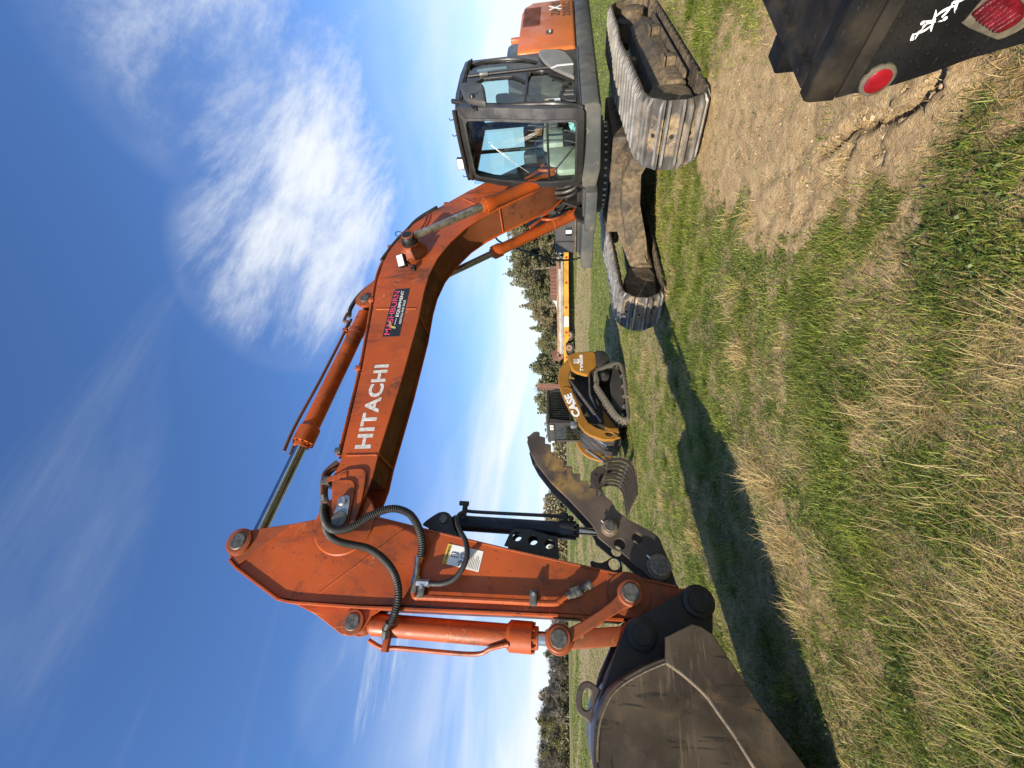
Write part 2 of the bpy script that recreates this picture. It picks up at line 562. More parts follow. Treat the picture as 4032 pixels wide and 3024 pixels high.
def glass(name, tint, rough=0.03, alpha=0.35):
    """thin pane: mostly see-through with a tint, plus a mirror-like sheen"""
    m, t, b = nodes(name); g = G(t)
    t.nodes.remove(b)
    tr = g.n('ShaderNodeBsdfTransparent'); tr.inputs[0].default_value = tint + (1,)
    gl = g.n('ShaderNodeBsdfGlossy'); gl.inputs['Roughness'].default_value = rough
    lw = g.n('ShaderNodeLayerWeight'); lw.inputs[0].default_value = 0.5
    fr = g.math('ADD', g.math('MULTIPLY', g.math('POWER', lw.outputs['Facing'], 4.0), 0.55), 0.045)
    df = g.n('ShaderNodeBsdfDiffuse'); df.inputs[0].default_value = (0.35, 0.36, 0.30, 1)
    mx = g.n('ShaderNodeMixShader'); mx2 = g.n('ShaderNodeMixShader')
    v = g.coord('World')
    g.l(g.rng(g.noise(v, 7, 7, 0.7), 0.45, 0.85, 0.0, alpha), mx2.inputs[0])
    g.l(tr.outputs[0], mx2.inputs[1]); g.l(df.outputs[0], mx2.inputs[2])
    g.l(fr, mx.inputs[0]); g.l(mx2.outputs[0], mx.inputs[1]); g.l(gl.outputs[0], mx.inputs[2])
    g.l(mx.outputs[0], t.nodes['Material Output'].inputs[0])
    return m


glass('glass', (0.78, 0.92, 0.93), alpha=0.06)
glass('glass_dark', (0.30, 0.36, 0.32), alpha=0.3)


def mud_material():
    """greasy dark steel under dried mud that sits in patches"""
    m, t, b = nodes('mud_steel'); g = G(t); v = g.coord('World')
    steel = g.mix(g.rng(g.noise(v, 5, 7, 0.65), 0.3, 0.7), (0.028, 0.024, 0.02), (0.095, 0.076, 0.055))
    mud = g.mix(g.rng(g.noise(v, 13, 8, 0.7), 0.3, 0.7), (0.082, 0.060, 0.036), (0.20, 0.148, 0.088))
    f = g.math('ADD', g.math('MULTIPLY', g.noise(v, 2.1, 6, 0.62, 0.6), 0.65), g.math('MULTIPLY', g.noise(v, 17, 6, 0.7, 0.4), 0.35))
    f = g.rng(f, 0.40, 0.56)
    g.l(g.mix(f, steel, mud), b.inputs['Base Color']); g.l(g.rng(f, 0, 1, 0.55, 0.95), b.inputs['Roughness']); b.inputs['Specular IOR Level'].default_value = 0.25
    g.l(g.bump(g.math('ADD', g.math('MULTIPLY', f, 0.6), g.noise(v, 34, 8, 0.7)), 0.9, 0.012), b.inputs['Normal'])


mud_material()


def shoe_material():
    """track shoe: bright worn grouser tips, steel with painted shade between the bars, mud packed there (z is the outward direction of the shoe)"""
    m, t, b = nodes('shoe_steel'); g = G(t)
    v = g.coord('World')
    geo = g.n('ShaderNodeTexCoord'); sp = g.n('ShaderNodeSeparateXYZ'); g.l(geo.outputs['Object'], sp.inputs[0])
    steel = g.mix(g.rng(g.noise(v, 7, 6), 0.35, 0.7), (0.15, 0.14, 0.124), (0.29, 0.27, 0.235))
    steel = g.mix(g.rng(sp.outputs[2], 0.0, 0.05, 0.75, 0.0), steel, (0.035, 0.03, 0.025))  # shade of the recesses put into the colour, darker towards the plate
    mud = g.mix(g.rng(g.noise(v, 22, 6), 0.3, 0.7), (0.16, 0.115, 0.066), (0.29, 0.215, 0.13))
    low = g.rng(sp.outputs[2], 0.010, 0.045, 1.0, 0.05)
    edge = g.rng(g.math('ABSOLUTE', sp.outputs[1]), 0.15, 0.36, 0.0, 0.16)
    f = g.math('MULTIPLY', low, g.rng(g.math('SUBTRACT', g.noise(v, 3.0, 7, 0.6, 0.6), edge), 0.40, 0.54))
    g.l(g.mix(f, steel, mud), b.inputs['Base Color'])
    g.l(g.mix(f, (0.4, 0.4, 0.4), (0, 0, 0)), b.inputs['Metallic'])
    g.l(g.mix(f, (0.42, 0.42, 0.42), (0.95, 0.95, 0.95)), b.inputs['Roughness'])
    h = g.math('ADD', g.math('MULTIPLY', f, 0.8), g.noise(v, 40, 6))
    g.l(g.bump(h, 0.4, 0.005), b.inputs['Normal'])


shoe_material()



# ================================================================ EXCAVATOR
# world axes: x = the way the upper structure faces, y = its left, z = up; origin = swing centre on the ground
EX = empty('excavator')
prop(EX, 'orange crawler excavator with bucket and thumb, boom stretched over the grass', 'excavator')
TR = R(5)      # the tracks stand turned 5 degrees against the upper structure
GAUGE, SHOE_W, PITCH_S = 1.295, 0.70, 0.203


def shoe_mesh():
    m = MB(); w2, p2 = SHOE_W / 2, PITCH_S / 2
    # cross-section along travel (x) with three grousers, swept across y with clipped corners
    prof = [(-p2 + 0.006, 0.0), (-p2 + 0.008, 0.014), (-0.092, 0.016), (-0.086, 0.058), (-0.062, 0.060), (-0.050, 0.012),
            (-0.02, 0.008), (0.02, 0.008), (0.048, 0.012), (0.060, 0.058), (0.083, 0.056), (0.090, 0.016), (p2 - 0.004, 0.012), (p2 - 0.004, -0.002)]
    ys = [-w2, -w2 + 0.07, w2 - 0.07, w2]
    v = []
    for i, y in enumerate(ys):
        for (x, z) in prof:
            zz = z if i in (1, 2) else min(z, 0.016)
            v.append((x * (0.93 if i in (0, 3) else 1), y, zz))
    n = len(prof); f = []
    m.mi = 0
    for j in range(3):
        for i in range(n - 1): f.append((j * n + i, (j + 1) * n + i, (j + 1) * n + i + 1, j * n + i + 1))
    f += [tuple(range(n)), tuple(3 * n + i for i in range(n - 1, -1, -1))]
    m.add(v, f)
    # inner side, caked with earth
    m.mi = 1
    m.box(-p2 + 0.012, p2 - 0.008, -w2 + 0.004, w2 - 0.004, -0.012, -0.0005)
    m.mi = 0
    for (x, y) in ((-0.032, -0.075), (-0.032, 0.075), (0.034, -0.075), (0.034, 0.075)):
        m.cyl((x, y, 0.010), (x, y, 0.026), 0.014, n=6)
    m.mi = 2
    m.cyl((0.0, 0.0, 0.009), (0.0, 0.0, 0.0125), 0.024, n=14)
    # chain link pair under the shoe
    m.mi = 1
    for s in (-1, 1): m.prism([(-0.115, -0.015), (-0.105, -0.085), (-0.05, -0.10), (0.05, -0.10), (0.095, -0.085), (0.11, -0.015)], s * 0.085 - 0.02, s * 0.085 + 0.02)
    me = m.mesh('track_shoe')
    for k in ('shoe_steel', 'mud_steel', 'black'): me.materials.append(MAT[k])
    return me


SHOE = shoe_mesh()


def track_path():
    """closed loop of the shoe plates in (x, z), with the sag of the upper run"""
    ic, sc, rr = (1.925, 0.375), (-1.93, 0.40), 0.325
    P = [(-1.85, 0.05), (1.75, 0.05)]
    P += [(ic[0] + rr * math.cos(R(a)), ic[1] + rr * math.sin(R(a))) for a in range(-80, 86, 8)]
    P += [(1.3, 0.715), (0.7, 0.735), (0.1, 0.775), (-0.05, 0.775), (-0.7, 0.745), (-1.3, 0.75)]
    P += [(sc[0] + (rr + 0.02) * math.cos(R(a)), sc[1] + (rr + 0.02) * math.sin(R(a))) for a in range(94, 268, 8)]
    return P


def make_track(side):
    name = 'track_frame'
    y0 = side * GAUGE
    m = MB()
    # long side frame: box with sloping roof, flanks, brackets
    sec = [(-0.21, 0.12), (-0.24, 0.17), (-0.24, 0.32), (-0.13, 0.47), (0.13, 0.47), (0.24, 0.32), (0.24, 0.17), (0.21, 0.12)]
    m.prism([(y0 + a, b) for a, b in sec], -1.55, 1.32, axis='x')
    fr = m.build(name, MAT['mud_steel'], EX, bevel=0.012)
    fr.rotation_euler = (0, 0, TR)
    k = side
    # lower guard rail and step brackets on the outer flank
    g = MB()
    g.prism([(y0 + k * 0.235, 0.13), (y0 + k * 0.31, 0.13), (y0 + k * 0.31, 0.155), (y0 + k * 0.235, 0.165)], -1.5, 1.3, axis='x')
    g.build('guard_rail', MAT['mud_steel'], fr, bevel=0.006)
    for xb in (0.72, -0.62):
        b = MB()
        b.prism([(y0 + k * 0.22, 0.32), (y0 + k * 0.33, 0.30), (y0 + k * 0.33, 0.17), (y0 + k * 0.22, 0.16)], xb - 0.09, xb + 0.09, axis='x')
        b.box(xb - 0.16, xb + 0.16, y0 + min(k * 0.225, k * 0.35), y0 + max(k * 0.225, k * 0.35), 0.305, 0.33)
        b.build('bracket', MAT['mud_steel'], fr, bevel=0.012)
    # idler guard: bevelled casting that fills the front loop
    plate('idler_yoke', [(1.28, 0.16), (1.5, 0.10), (1.95, 0.12), (2.12, 0.22), (2.14, 0.46), (2.02, 0.58), (1.6, 0.60), (1.30, 0.50)], y0 - 0.20, y0 + 0.20, MAT['mud_steel'], fr, bevel=0.03)
    i = MB(); i.ring([(0, 0.20), (0.02, 0.23), (0.05, 0.235), (0.06, 0.215), (0.28, 0.215), (0.29, 0.235), (0.32, 0.23), (0.34, 0.2)], (1.925, y0 - 0.17, 0.375), (1.925, y0 + 0.17, 0.375), 32)
    i.build('idler', MAT['mud_steel'], fr)
    s = MB(); s.ring([(0, 0.10), (0.06, 0.24), (0.30, 0.25), (0.34, 0.19), (0.44, 0.18), (0.47, 0.12)], (-1.93, y0 - k * 0.15, 0.40), (-1.93, y0 + k * 0.35, 0.40), 32)
    s.build('final_drive', MAT['mud_steel'], fr)
    for xr in (-1.35, -0.95, -0.55, -0.15, 0.25, 0.65, 1.05):
        r_ = MB(); r_.ring([(0, 0.06), (0.02, 0.085), (0.08, 0.085), (0.09, 0.07), (0.21, 0.07), (0.22, 0.085), (0.28, 0.085), (0.30, 0.06)], (xr, y0 - 0.15, 0.155), (xr, y0 + 0.15, 0.155), 16)
        r_.build('track_roller', MAT['mud_steel'], fr)
    for xr in (0.03,):
        r_ = MB(); r_.ring([(0, 0.05), (0.02, 0.075), (0.28, 0.075), (0.30, 0.05)], (xr, y0 - 0.15, 0.60), (xr, y0 + 0.15, 0.60), 16)
        r_.build('carrier_roller', MAT['mud_steel'], fr)
    # shoes
    P = [Vector((a, b)) for a, b in track_path()]
    seg = [(P[i], P[(i + 1) % len(P)]) for i in range(len(P))]
    Ls = [(b - a).length for a, b in seg]; tot = sum(Ls)
    n = round(tot / PITCH_S)
    def at(t):
        t %= tot; i = 0
        while t > Ls[i]: t -= Ls[i]; i += 1
        a, b = seg[i]
        return a.lerp(b, t / Ls[i])
    ph = 0.06 if side > 0 else 0.13
    for i in range(n):
        t = (i + ph) * tot / n
        a, b = at(t - PITCH_S * 0.45), at(t + PITCH_S * 0.45)
        c = (a + b) / 2; d = (b - a).normalized()
        nx = Vector((d.y, -d.x))      # outward for a counter-clockwise loop
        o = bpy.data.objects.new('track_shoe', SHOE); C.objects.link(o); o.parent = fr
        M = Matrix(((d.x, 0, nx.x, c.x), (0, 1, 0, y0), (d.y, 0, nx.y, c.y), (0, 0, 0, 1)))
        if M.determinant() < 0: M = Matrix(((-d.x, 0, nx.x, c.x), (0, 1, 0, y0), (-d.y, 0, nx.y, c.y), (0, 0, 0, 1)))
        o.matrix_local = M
    return fr


TL = make_track(1)
TRr = make_track(-1)
prop(TL, 'crawler track nearest the camera, steel shoes with dry mud')
prop(TRr, 'far crawler track lying in the shadow of the boom')

# centre frame with its sloping legs to the track frames
m = MB()
m.box(-0.75, 0.80, -0.75, 0.75, 0.52, 0.86)
body = m.build('centre_frame', MAT['mud_steel'], EX, bevel=0.03); body.rotation_euler = (0, 0, TR)
for sy in (1, -1):
    for sx in (1, -1):
        l_ = MB()
        a0, a1 = sx * 0.30, sx * 0.78
        b0, b1 = sx * 0.72, sx * 1.30
        y_in, y_out = sy * 0.35, sy * 1.10
        v = [(a0, y_in, 0.82), (a1, y_in, 0.84), (b1, y_out, 0.47), (b0, y_out, 0.47), (a0, y_in, 0.42), (a1, y_in, 0.50), (b1, y_out, 0.17), (b0, y_out, 0.17)]
        l_.add(v, [(0, 1, 2, 3), (4, 7, 6, 5), (0, 4, 5, 1), (1, 5, 6, 2), (2, 6, 7, 3), (3, 7, 4, 0)])
        o = l_.build('frame_leg', MAT['mud_steel'], EX, bevel=0.02); o.rotation_euler = (0, 0, TR)
# deep front cross member seen between the tracks
m = MB()
v = []
for (y, zt, zb, x) in ((-1.12, 0.44, 0.16, 1.22), (-0.7, 0.56, 0.24, 1.12), (-0.2, 0.66, 0.38, 0.95), (0.25, 0.68, 0.42, 0.93), (0.7, 0.56, 0.26, 1.1), (1.12, 0.44, 0.16, 1.22)):
    v += [(x, y, zt), (x, y, zb), (x - 0.4, y, zt + 0.05), (x - 0.4, y, zb)]
f = []
for i in range(5):
    a, b = i * 4, i * 4 + 4
    f += [(a, a + 1, b + 1, b), (a + 2, b + 2, b + 3, a + 3), (a, b, b + 2, a + 2), (a + 1, a + 3, b + 3, b + 1)]
f += [(0, 2, 3, 1), (20, 21, 23, 22)]
m.add(v, f)
o = m.build('cross_member', MAT['mud_steel'], EX, bevel=0.015); o.rotation_euler = (0, 0, TR)
m = MB(); m.ring([(0, 0.62), (0.02, 0.64), (0.10, 0.64), (0.10, 0.72), (0.19, 0.72), (0.20, 0.70)], (0, 0, 0.84), (0, 0, 1.06), 56)
sb = m.build('swing_bearing', MAT['dark_grey'], EX)
for i in range(40):
    a = 2 * math.pi * i / 40
    if i == 0:
        q = MB(); q.cyl((0, 0, -0.012), (0, 0, 0.03), 0.017, n=6); BOLT = q.mesh('bolt'); BOLT.materials.append(MAT['zinc'])
    if math.cos(a) > -0.1:
        o = bpy.data.objects.new('bolt', BOLT); C.objects.link(o); o.parent = sb; o.location = (0.675 * math.cos(a), 0.675 * math.sin(a), 0.925); o.rotation_euler = (math.pi, 0, 0)


# ---------------------------------------------------------------- upper structure: deck, cab, engine housing
m = MB()
m.box(-2.75, 0.95, -1.36, 1.30, 1.06, 1.26)
m.prism([(0.5, -0.42), (1.30, -0.36), (1.30, 0.36), (0.5, 0.42)], 1.07, 1.24, axis='z')
deck = m.build('revolving_deck', MAT['deck_grey'], EX, bevel=0.02)
# rounded side skirt under cab and engine door
sec = [(1.30, 1.07), (1.40, 1.075), (1.455, 1.11), (1.47, 1.18), (1.46, 1.28), (1.44, 1.335), (1.30, 1.335)]
m = MB(); m.prism(sec, -2.72, 1.14, axis='x')
m.build('side_skirt', MAT['deck_grey'], deck, bevel=0.008)
# plate below the windscreen
plate('front_skirt', chaikin([(0.36, 1.03), (1.42, 1.075), (1.46, 1.12), (1.46, 1.32), (0.38, 1.30), (0.34, 1.25)], 1, True), 1.08, 1.15, MAT['deck_grey'], deck, axis='x', bevel=0.02)
m = MB(); m.prism(sec_ := [(-1.30, 1.07), (-1.42, 1.09), (-1.45, 1.16), (-1.44, 1.30), (-1.30, 1.30)], -2.72, 0.40, axis='x')
m.build('side_skirt', MAT['deck_grey'], deck, bevel=0.008)
# dark plumbing pit in front of the boom foot
m = MB()
m.box(-0.1, 0.55, -0.42, 0.40, 1.24, 1.34); m.box(-0.35, -0.1, -0.42, 0.40, 1.24, 2.0)
m.build('valve_block', MAT['black_paint'], deck, bevel=0.02)
for s in (1, -1):
    m = MB(); m.prism([(-0.1, 1.24), (0.75, 1.24), (0.42, 1.75), (0.25, 1.86), (0.02, 1.80)], s * 0.29 - 0.02, s * 0.29 + 0.02)
    m.prism([(0.55, 1.2), (1.12, 1.2), (0.98, 1.36), (0.82, 1.40), (0.66, 1.34)], s * 0.30 - 0.03, s * 0.30 + 0.03)
    m.build('boom_bracket', MAT['black_paint'], deck, bevel=0.012)
for k, (y, dz) in enumerate(((-0.02, 0), (0.07, 0.05), (0.15, 0.02))):
    m = MB(); m.tube(catmull([(0.52, y - 0.12, 1.92 + dz), (0.62, y - 0.1, 1.7 + dz), (0.78, y, 1.52), (0.72, y + 0.05, 1.36), (0.4, y + 0.05, 1.30)]), 0.026, 10)
    m.build('hydraulic_pipe', MAT['rubber' if k != 1 else 'pin_steel'], deck)

# ---- cab: outer frame as posts and panels, then panes
FZ = [1.29, 1.50, 1.75, 2.0, 2.25, 2.5, 2.7, 2.86, 2.97]
XL = [1.175, 1.165, 1.13, 1.075, 1.01, 0.945, 0.905, 0.87, 0.83]
XR = [1.09, 1.12, 1.12, 1.10, 1.055, 0.98, 0.90, 0.82, 0.76]
YL, YR, XB = 1.42, 0.42, -0.69


def fx(z, s):
    """front face: s = 0 at the left edge, 1 at the right edge; slightly bowed"""
    l_, r_ = np.interp(z, FZ, XL), np.interp(z, FZ, XR)
    return float(l_ + (r_ - l_) * s + 0.06 * (1 - (2 * s - 1) ** 2))


def front_sheet(s0, s1, z0, z1, ns, nz, dx):
    v = []; f = []
    for j in range(nz + 1):
        for i in range(ns + 1):
            s = s0 + (s1 - s0) * i / ns; z = z0 + (z1 - z0) * j / nz
            v.append((fx(z, s) + dx, YL + (YR - YL) * s, z))
    for j in range(nz):
        for i in range(ns): f.append((j * (ns + 1) + i, j * (ns + 1) + i + 1, (j + 1) * (ns + 1) + i + 1, (j + 1) * (ns + 1) + i))
    return v, f


def front_frame(outer, inner, t0, t1, mat, name, parent, n=14):
    """a closed frame lying in the bowed front face between two rounded rectangles given in (s, z)"""
    def rr(q):
        s0, s1, z0, z1, rs, rz = q; o = []
        for (cs, cz, a) in ((s1 - rs, z1 - rz, 0), (s0 + rs, z1 - rz, 90), (s0 + rs, z0 + rz, 180), (s1 - rs, z0 + rz, 270)):
            for k in range(5): o.append((cs + rs * math.cos(R(a + 22.5 * k)), cz + rz * math.sin(R(a + 22.5 * k))))
        q = []
        for i in range(len(o)):
            a, b = o[i], o[(i + 1) % len(o)]
            for k in range(4): q.append((a[0] + (b[0] - a[0]) * k / 4, a[1] + (b[1] - a[1]) * k / 4))
        return q
    A, B = rr(outer), rr(inner); n = len(A); v = []
    for L_, d in ((A, t0), (A, t1), (B, t1), (B, t0)):
        v += [(fx(z, s) + d, YL + (YR - YL) * s, z) for s, z in L_]
    f = []
    for k in range(4):
        for i in range(n): f.append((k * n + i, k * n + (i + 1) % n, ((k + 1) % 4) * n + (i + 1) % n, ((k + 1) % 4) * n + i))
    mb = MB(); mb.add(v, f)
    return mb.build(name, mat, parent, smooth=40)


cab = front_frame((-0.03, 1.03, 1.29, 3.0, 0.06, 0.10), (0.10, 0.93, 1.385, 2.88, 0.06, 0.07), -0.06, 0.03, MAT['cab_grey'], 'cab', EX)
front_frame((0.085, 0.945, 1.37, 2.895, 0.06, 0.07), (0.115, 0.915, 1.40, 2.865, 0.06, 0.07), 0.025, 0.042, MAT['rubber'], 'window_seal', cab)
v, f = front_sheet(0.09, 0.94, 1.375, 2.89, 8, 10, -0.02)
mb = MB(); mb.add(v, f); mb.build('windscreen', MAT['glass'], cab, smooth=60)
m = MB(); m.tube([(fx(1.76, s / 10) + 0.005, YL + (YR - YL) * s / 10, 1.76) for s in range(1, 10)] , 0.016, 8)
m.build('windscreen_bar', MAT['cab_grey'], cab)
# left side: outline with three openings
side_out = [(XB, 1.30), (XB, 2.95), (XB + 0.06, 3.03), (0.45, 3.01), (0.72, 2.97)] + [(float(np.interp(z, FZ, XL)) - 0.02, z) for z in (2.86, 2.5, 2.0, 1.6, 1.30)]
w_rear = [(-0.623,2.949),(-0.6,2.242),(-0.4,1.912),(-0.304,1.906),(-0.256,1.995),(-0.266,2.4),(-0.243,2.898)]
w_up = [(-0.021,2.89),(0.005,2.068),(0.836,2.049),(0.722,2.756)]
w_low = [(-0.039,2.042),(-0.081,1.826),(0.057,1.689),(0.31,1.433),(0.433,1.425),(0.523,1.444),(0.644,1.593),(0.774,1.622),(0.877,1.622),(0.849,2.005)]
if w_up[0][0] > w_up[-1][0]: pass
w_rear, w_up, w_low = [list(map(tuple, chaikin(q, 1, True))) for q in (w_rear, w_up, w_low)]
plate('side_wall', side_out, YL - 0.05, YL, MAT['cab_grey'], cab, holes=[w_rear, w_up, w_low], bevel=0.01)
for q, nm in ((w_rear, 'rear_side_window'), (w_up, 'door_window'), (w_low, 'door_lower_window')):
    mb = MB(); mb.add([(x, YL - 0.03, z) for x, z in q], [tuple(range(len(q)))])
    mb.build(nm, MAT['glass_dark'] if nm != 'door_window' else MAT['glass'], cab, smooth=0)
# right wall, rear wall, floor, roof
plate('far_wall', [(XB, 1.30), (XB, 2.98), (0.70, 2.96), (0.86, 2.7), (1.04, 2.2), (1.09, 1.7), (1.06, 1.30)], YR, YR + 0.05, MAT['cab_grey'], cab,
      holes=[[(-0.62, 1.90), (-0.62, 2.88), (0.10, 2.88), (0.10, 1.90)], [(0.14, 1.85), (0.14, 2.88), (0.66, 2.88), (0.82, 2.6), (0.97, 2.1), (0.99, 1.85)]], bevel=0.008)
mb = MB(); mb.box(-0.64, 1.0, YR + 0.02, YR + 0.026, 1.82, 2.90); mb.build('far_window', MAT['glass'], cab, smooth=0)
plate('rear_wall', [(YR + 0.05, 1.30), (YR + 0.05, 2.98), (YL - 0.05, 2.98), (YL - 0.05, 1.30)], XB, XB + 0.05, MAT['cab_grey'], cab, axis='x',
      holes=[[(YR + 0.10, 1.85), (YR + 0.10, 2.88), (YL - 0.11, 2.88), (YL - 0.11, 1.85)]], bevel=0.01)
mb = MB(); mb.box(XB + 0.02, XB + 0.026, YR + 0.08, YL - 0.09, 1.82, 2.90); mb.build('rear_window', MAT['glass'], cab, smooth=0)
mb = MB(); mb.box(XB, 1.08, YR, YL, 1.24, 1.31); mb.build('floor_panel', MAT['black_paint'], cab, bevel=0.01)
mb = MB()
v = []
for (x, z, zt) in ((XB, 2.97, 3.0), (XB + 0.08, 2.99, 3.055), (-0.2, 3.0, 3.075), (0.4, 3.0, 3.06), (0.72, 2.97, 3.02), (0.86, 2.95, 2.99)):
    for y, dz in ((YR - 0.01, -0.03), (YR + 0.06, 0), (YL - 0.06, 0), (YL + 0.015, -0.03)): v.append((x, y, zt + dz))
    v += [(x, YL + 0.015, z - 0.03), (x, YR - 0.01, z - 0.03)]
f = []
for i in range(5):
    for k in range(6): f.append((i * 6 + k, i * 6 + (k + 1) % 6, i * 6 + 6 + (k + 1) % 6, i * 6 + 6 + k))
f += [tuple(range(5, -1, -1)), tuple(range(30, 36))]
mb.add(v, f); mb.build('roof', MAT['cab_grey'], cab, bevel=0.015)
m = MB(); m.box(-0.45, 0.25, 0.62, 1.22, 3.055, 3.10); m.build('roof_hatch', MAT['cab_grey'], cab, bevel=0.02)
# chromed-looking A-post tube and drip rail, door frame lines
m = MB(); m.tube(catmull([(x + 0.012, YL + 0.012, z) for x, z in ((1.16, 1.30), (0.99, 1.62), (0.93, 2.0), (0.90, 2.3), (0.80, 2.7), (0.66, 2.98), (0.62, 3.05))]), 0.030, 10)
m.build('front_post', MAT['black_paint'], cab)
m = MB(); m.tube([(XB, YL + 0.01, 2.93), (-0.2, YL + 0.012, 2.955), (0.6, YL + 0.012, 2.93)], 0.014, 8); m.build('drip_rail', MAT['black_paint'], cab)
m = MB(); m.tube([(-0.12, YL + 0.006, 1.62), (-0.13, YL + 0.006, 2.3), (-0.12, YL + 0.006, 2.92)], 0.02, 8); m.build('door_post', MAT['black_paint'], cab)
m = MB(); m.box(-0.15, -0.09, YL, YL + 0.035, 2.62, 2.75); m.build('door_hinge', MAT['step_grey'], cab, bevel=0.008)
m = MB(); m.box(-0.02, 0.88, YL - 0.012, YL + 0.008, 2.028, 2.062); m.build('door_rail', MAT['black_paint'], cab, bevel=0.004)
m = MB(); m.tube([(XB + 0.02, YL + 0.014, 1.33), (0.4, YL + 0.016, 1.335), (1.12, YL + 0.014, 1.33)], 0.018, 8); m.build('sill_rail', MAT['cab_grey'], cab)
# grey step cover behind the door
q = [(-0.57,1.913),(-0.675,1.871),(-0.592,1.542),(-0.212,1.412),(-0.064,1.389),(0.356,1.395),(0.361,1.409),(0.197,1.54),(-0.026,1.718),(-0.308,1.844)]
cov = plate('door_guard', list(map(tuple, chaikin(q, 1, True))), YL + 0.002, YL + 0.05, MAT['step_grey'], cab, bevel=0.02)
q = [(0.02,1.717),(-0.053,1.628),(-0.046,1.464),(-0.038,1.401),(-0.004,1.402),(-0.007,1.464),(-0.007,1.62),(0.058,1.706)]
plate('guard_seam', q, YL + 0.05, YL + 0.056, MAT['white_plain'], cab, bevel=0.002)
# door handle
q = [(0.76,1.604),(0.677,1.572),(0.63,1.474),(0.654,1.398),(0.751,1.372),(0.985,1.375),(0.997,1.419),(0.96,1.526),(0.887,1.566)]
h = [(0.741,1.555),(0.695,1.523),(0.71,1.42),(0.775,1.4),(0.862,1.409),(0.84,1.545)]
dh = plate('door_handle', list(map(tuple, chaikin(q, 1, True))), YL, YL + 0.035, MAT['rubber'], cab, holes=[h], bevel=0.01)
q = [(0.78,1.548),(0.795,1.408),(0.847,1.409),(0.835,1.545)]
plate('grip', q, YL + 0.012, YL + 0.045, MAT['dark_grey'], dh, bevel=0.008)
q = [(0.814,1.788),(0.827,1.587),(0.901,1.587),(0.925,1.783)]
ws = plate('warning_sticker', q, YL + 0.001, YL + 0.003, MAT['white_plain'], cab, bevel=0.0005)
q = [(0.821,1.788),(0.824,1.753),(0.933,1.752),(0.932,1.783)]
plate('sticker_band', q, YL + 0.003, YL + 0.005, MAT['yellow_label'], ws, bevel=0.0005)
q = [(0.835,1.742),(0.84,1.666),(0.913,1.666),(0.919,1.741)]
plate('sticker_print', q, YL + 0.003, YL + 0.0045, MAT['decal_black'], ws, bevel=0.0005)
# mirror on a stalk
q = [(0.655,2.905),(0.607,2.884),(0.653,2.679),(0.699,2.595),(0.793,2.555),(1.167,2.496),(1.227,2.496),(1.221,2.526),(1.107,2.725),(1.018,2.802)]
mir = plate('mirror', list(map(tuple, chaikin(q, 1, True))), 1.56, 1.64, MAT['dark_grey'], cab, bevel=0.03)
q = [(1.087,2.68)][0]
m = MB(); m.cyl((q[0], 1.63, q[1]), (q[0], 1.68, q[1]), 0.035, 0.028, 16, 0.008); m.build('mirror_joint', MAT['black_paint'], mir)
q = [(0.907,2.737)][0]; q2 = [(0.943,2.734)][0]
m = MB(); m.tube([(q[0], 1.62, q[1]), (q2[0], 1.49, q2[1] + 0.01), (q2[0] - 0.02, 1.44, q2[1] - 0.01)], 0.012, 8); m.box(q2[0] - 0.08, q2[0] + 0.02, 1.42, 1.455, q2[1] - 0.06, q2[1] - 0.01)
m.build('mirror_stalk', MAT['black_paint'], mir)
# work lamp and visor strip over the windscreen
m = MB(); m.tube([(fx(2.97, s / 8) + 0.05, YL + (YR - YL) * s / 8, 2.995) for s in range(0, 9)], 0.032, 8); m.build('visor_bracket', MAT['black'], cab)
for s in (0.1, 0.3, 0.62, 0.94):
    m = MB(); a = Vector((fx(2.97, s) + 0.06, YL + (YR - YL) * s, 3.02)); m.tube([a, a + Vector((0.03, 0.01, 0.04)), a + Vector((0.0, 0.02, 0.06))], 0.006, 6); m.build('bracket_clip', MAT['black'], cab)
lp = Vector((0.80, 0.66, 3.075))
m = MB(); m.box(-0.05, 0.03, -0.08, 0.08, -0.05, 0.06, Matrix.Translation(lp) @ Matrix.Rotation(0.25, 4, 'Z')); lamp = m.build('work_lamp', MAT['black'], cab, bevel=0.012)
m = MB(); m.box(0.03, 0.036, -0.068, 0.068, -0.04, 0.05, Matrix.Translation(lp) @ Matrix.Rotation(0.25, 4, 'Z')); m.build('lens', MAT['lamp_lens'], lamp, bevel=0.002)
m = MB(); m.tube([lp + Vector((-0.02, 0.03, -0.05)), lp + Vector((0.0, 0.05, -0.10))], 0.008, 6); m.build('lamp_foot', MAT['black'], lamp)
# wiper arm across the pane
m = MB(); m.tube([(fx(2.55, 0.42) + 0.012, 1.0, 2.55), (fx(2.3, 0.6) + 0.02, 0.82, 2.3), (fx(2.05, 0.78) + 0.012, 0.64, 2.05)], 0.0032, 6); m.build('wiper', MAT['zinc'], cab)
# interior: seat, consoles, levers, pedals, monitor, rag
m = MB(); m.box(-0.38, 0.12, 0.68, 1.16, 1.62, 1.78); m.box(-0.45, -0.30, 0.69, 1.15, 1.78, 2.38); m.box(-0.46, -0.36, 0.80, 1.04, 2.38, 2.60); m.box(-0.3, 0.05, 0.75, 1.1, 1.31, 1.62)
m.build('seat', MAT['seat_cloth'], cab, bevel=0.045, seg=3)
for y in (0.55, 1.24):
    m = MB(); m.box(-0.30, 0.36, y - 0.07, y + 0.07, 1.55, 1.86); m.build('console', MAT['cream'], cab, bevel=0.03)
    m = MB(); m.ring([(0, 0.05), (0.05, 0.04), (0.09, 0.022), (0.2, 0.014), (0.25, 0.025), (0.33, 0.028), (0.36, 0.015)], (0.28, y, 1.86), (0.33, y, 2.2), 12); m.build('joystick', MAT['rubber'], cab)
m = MB(); m.box(0.50, 0.62, 0.47, 0.60, 1.95, 2.15); m.build('monitor', MAT['dark_grey'], cab, bevel=0.015)
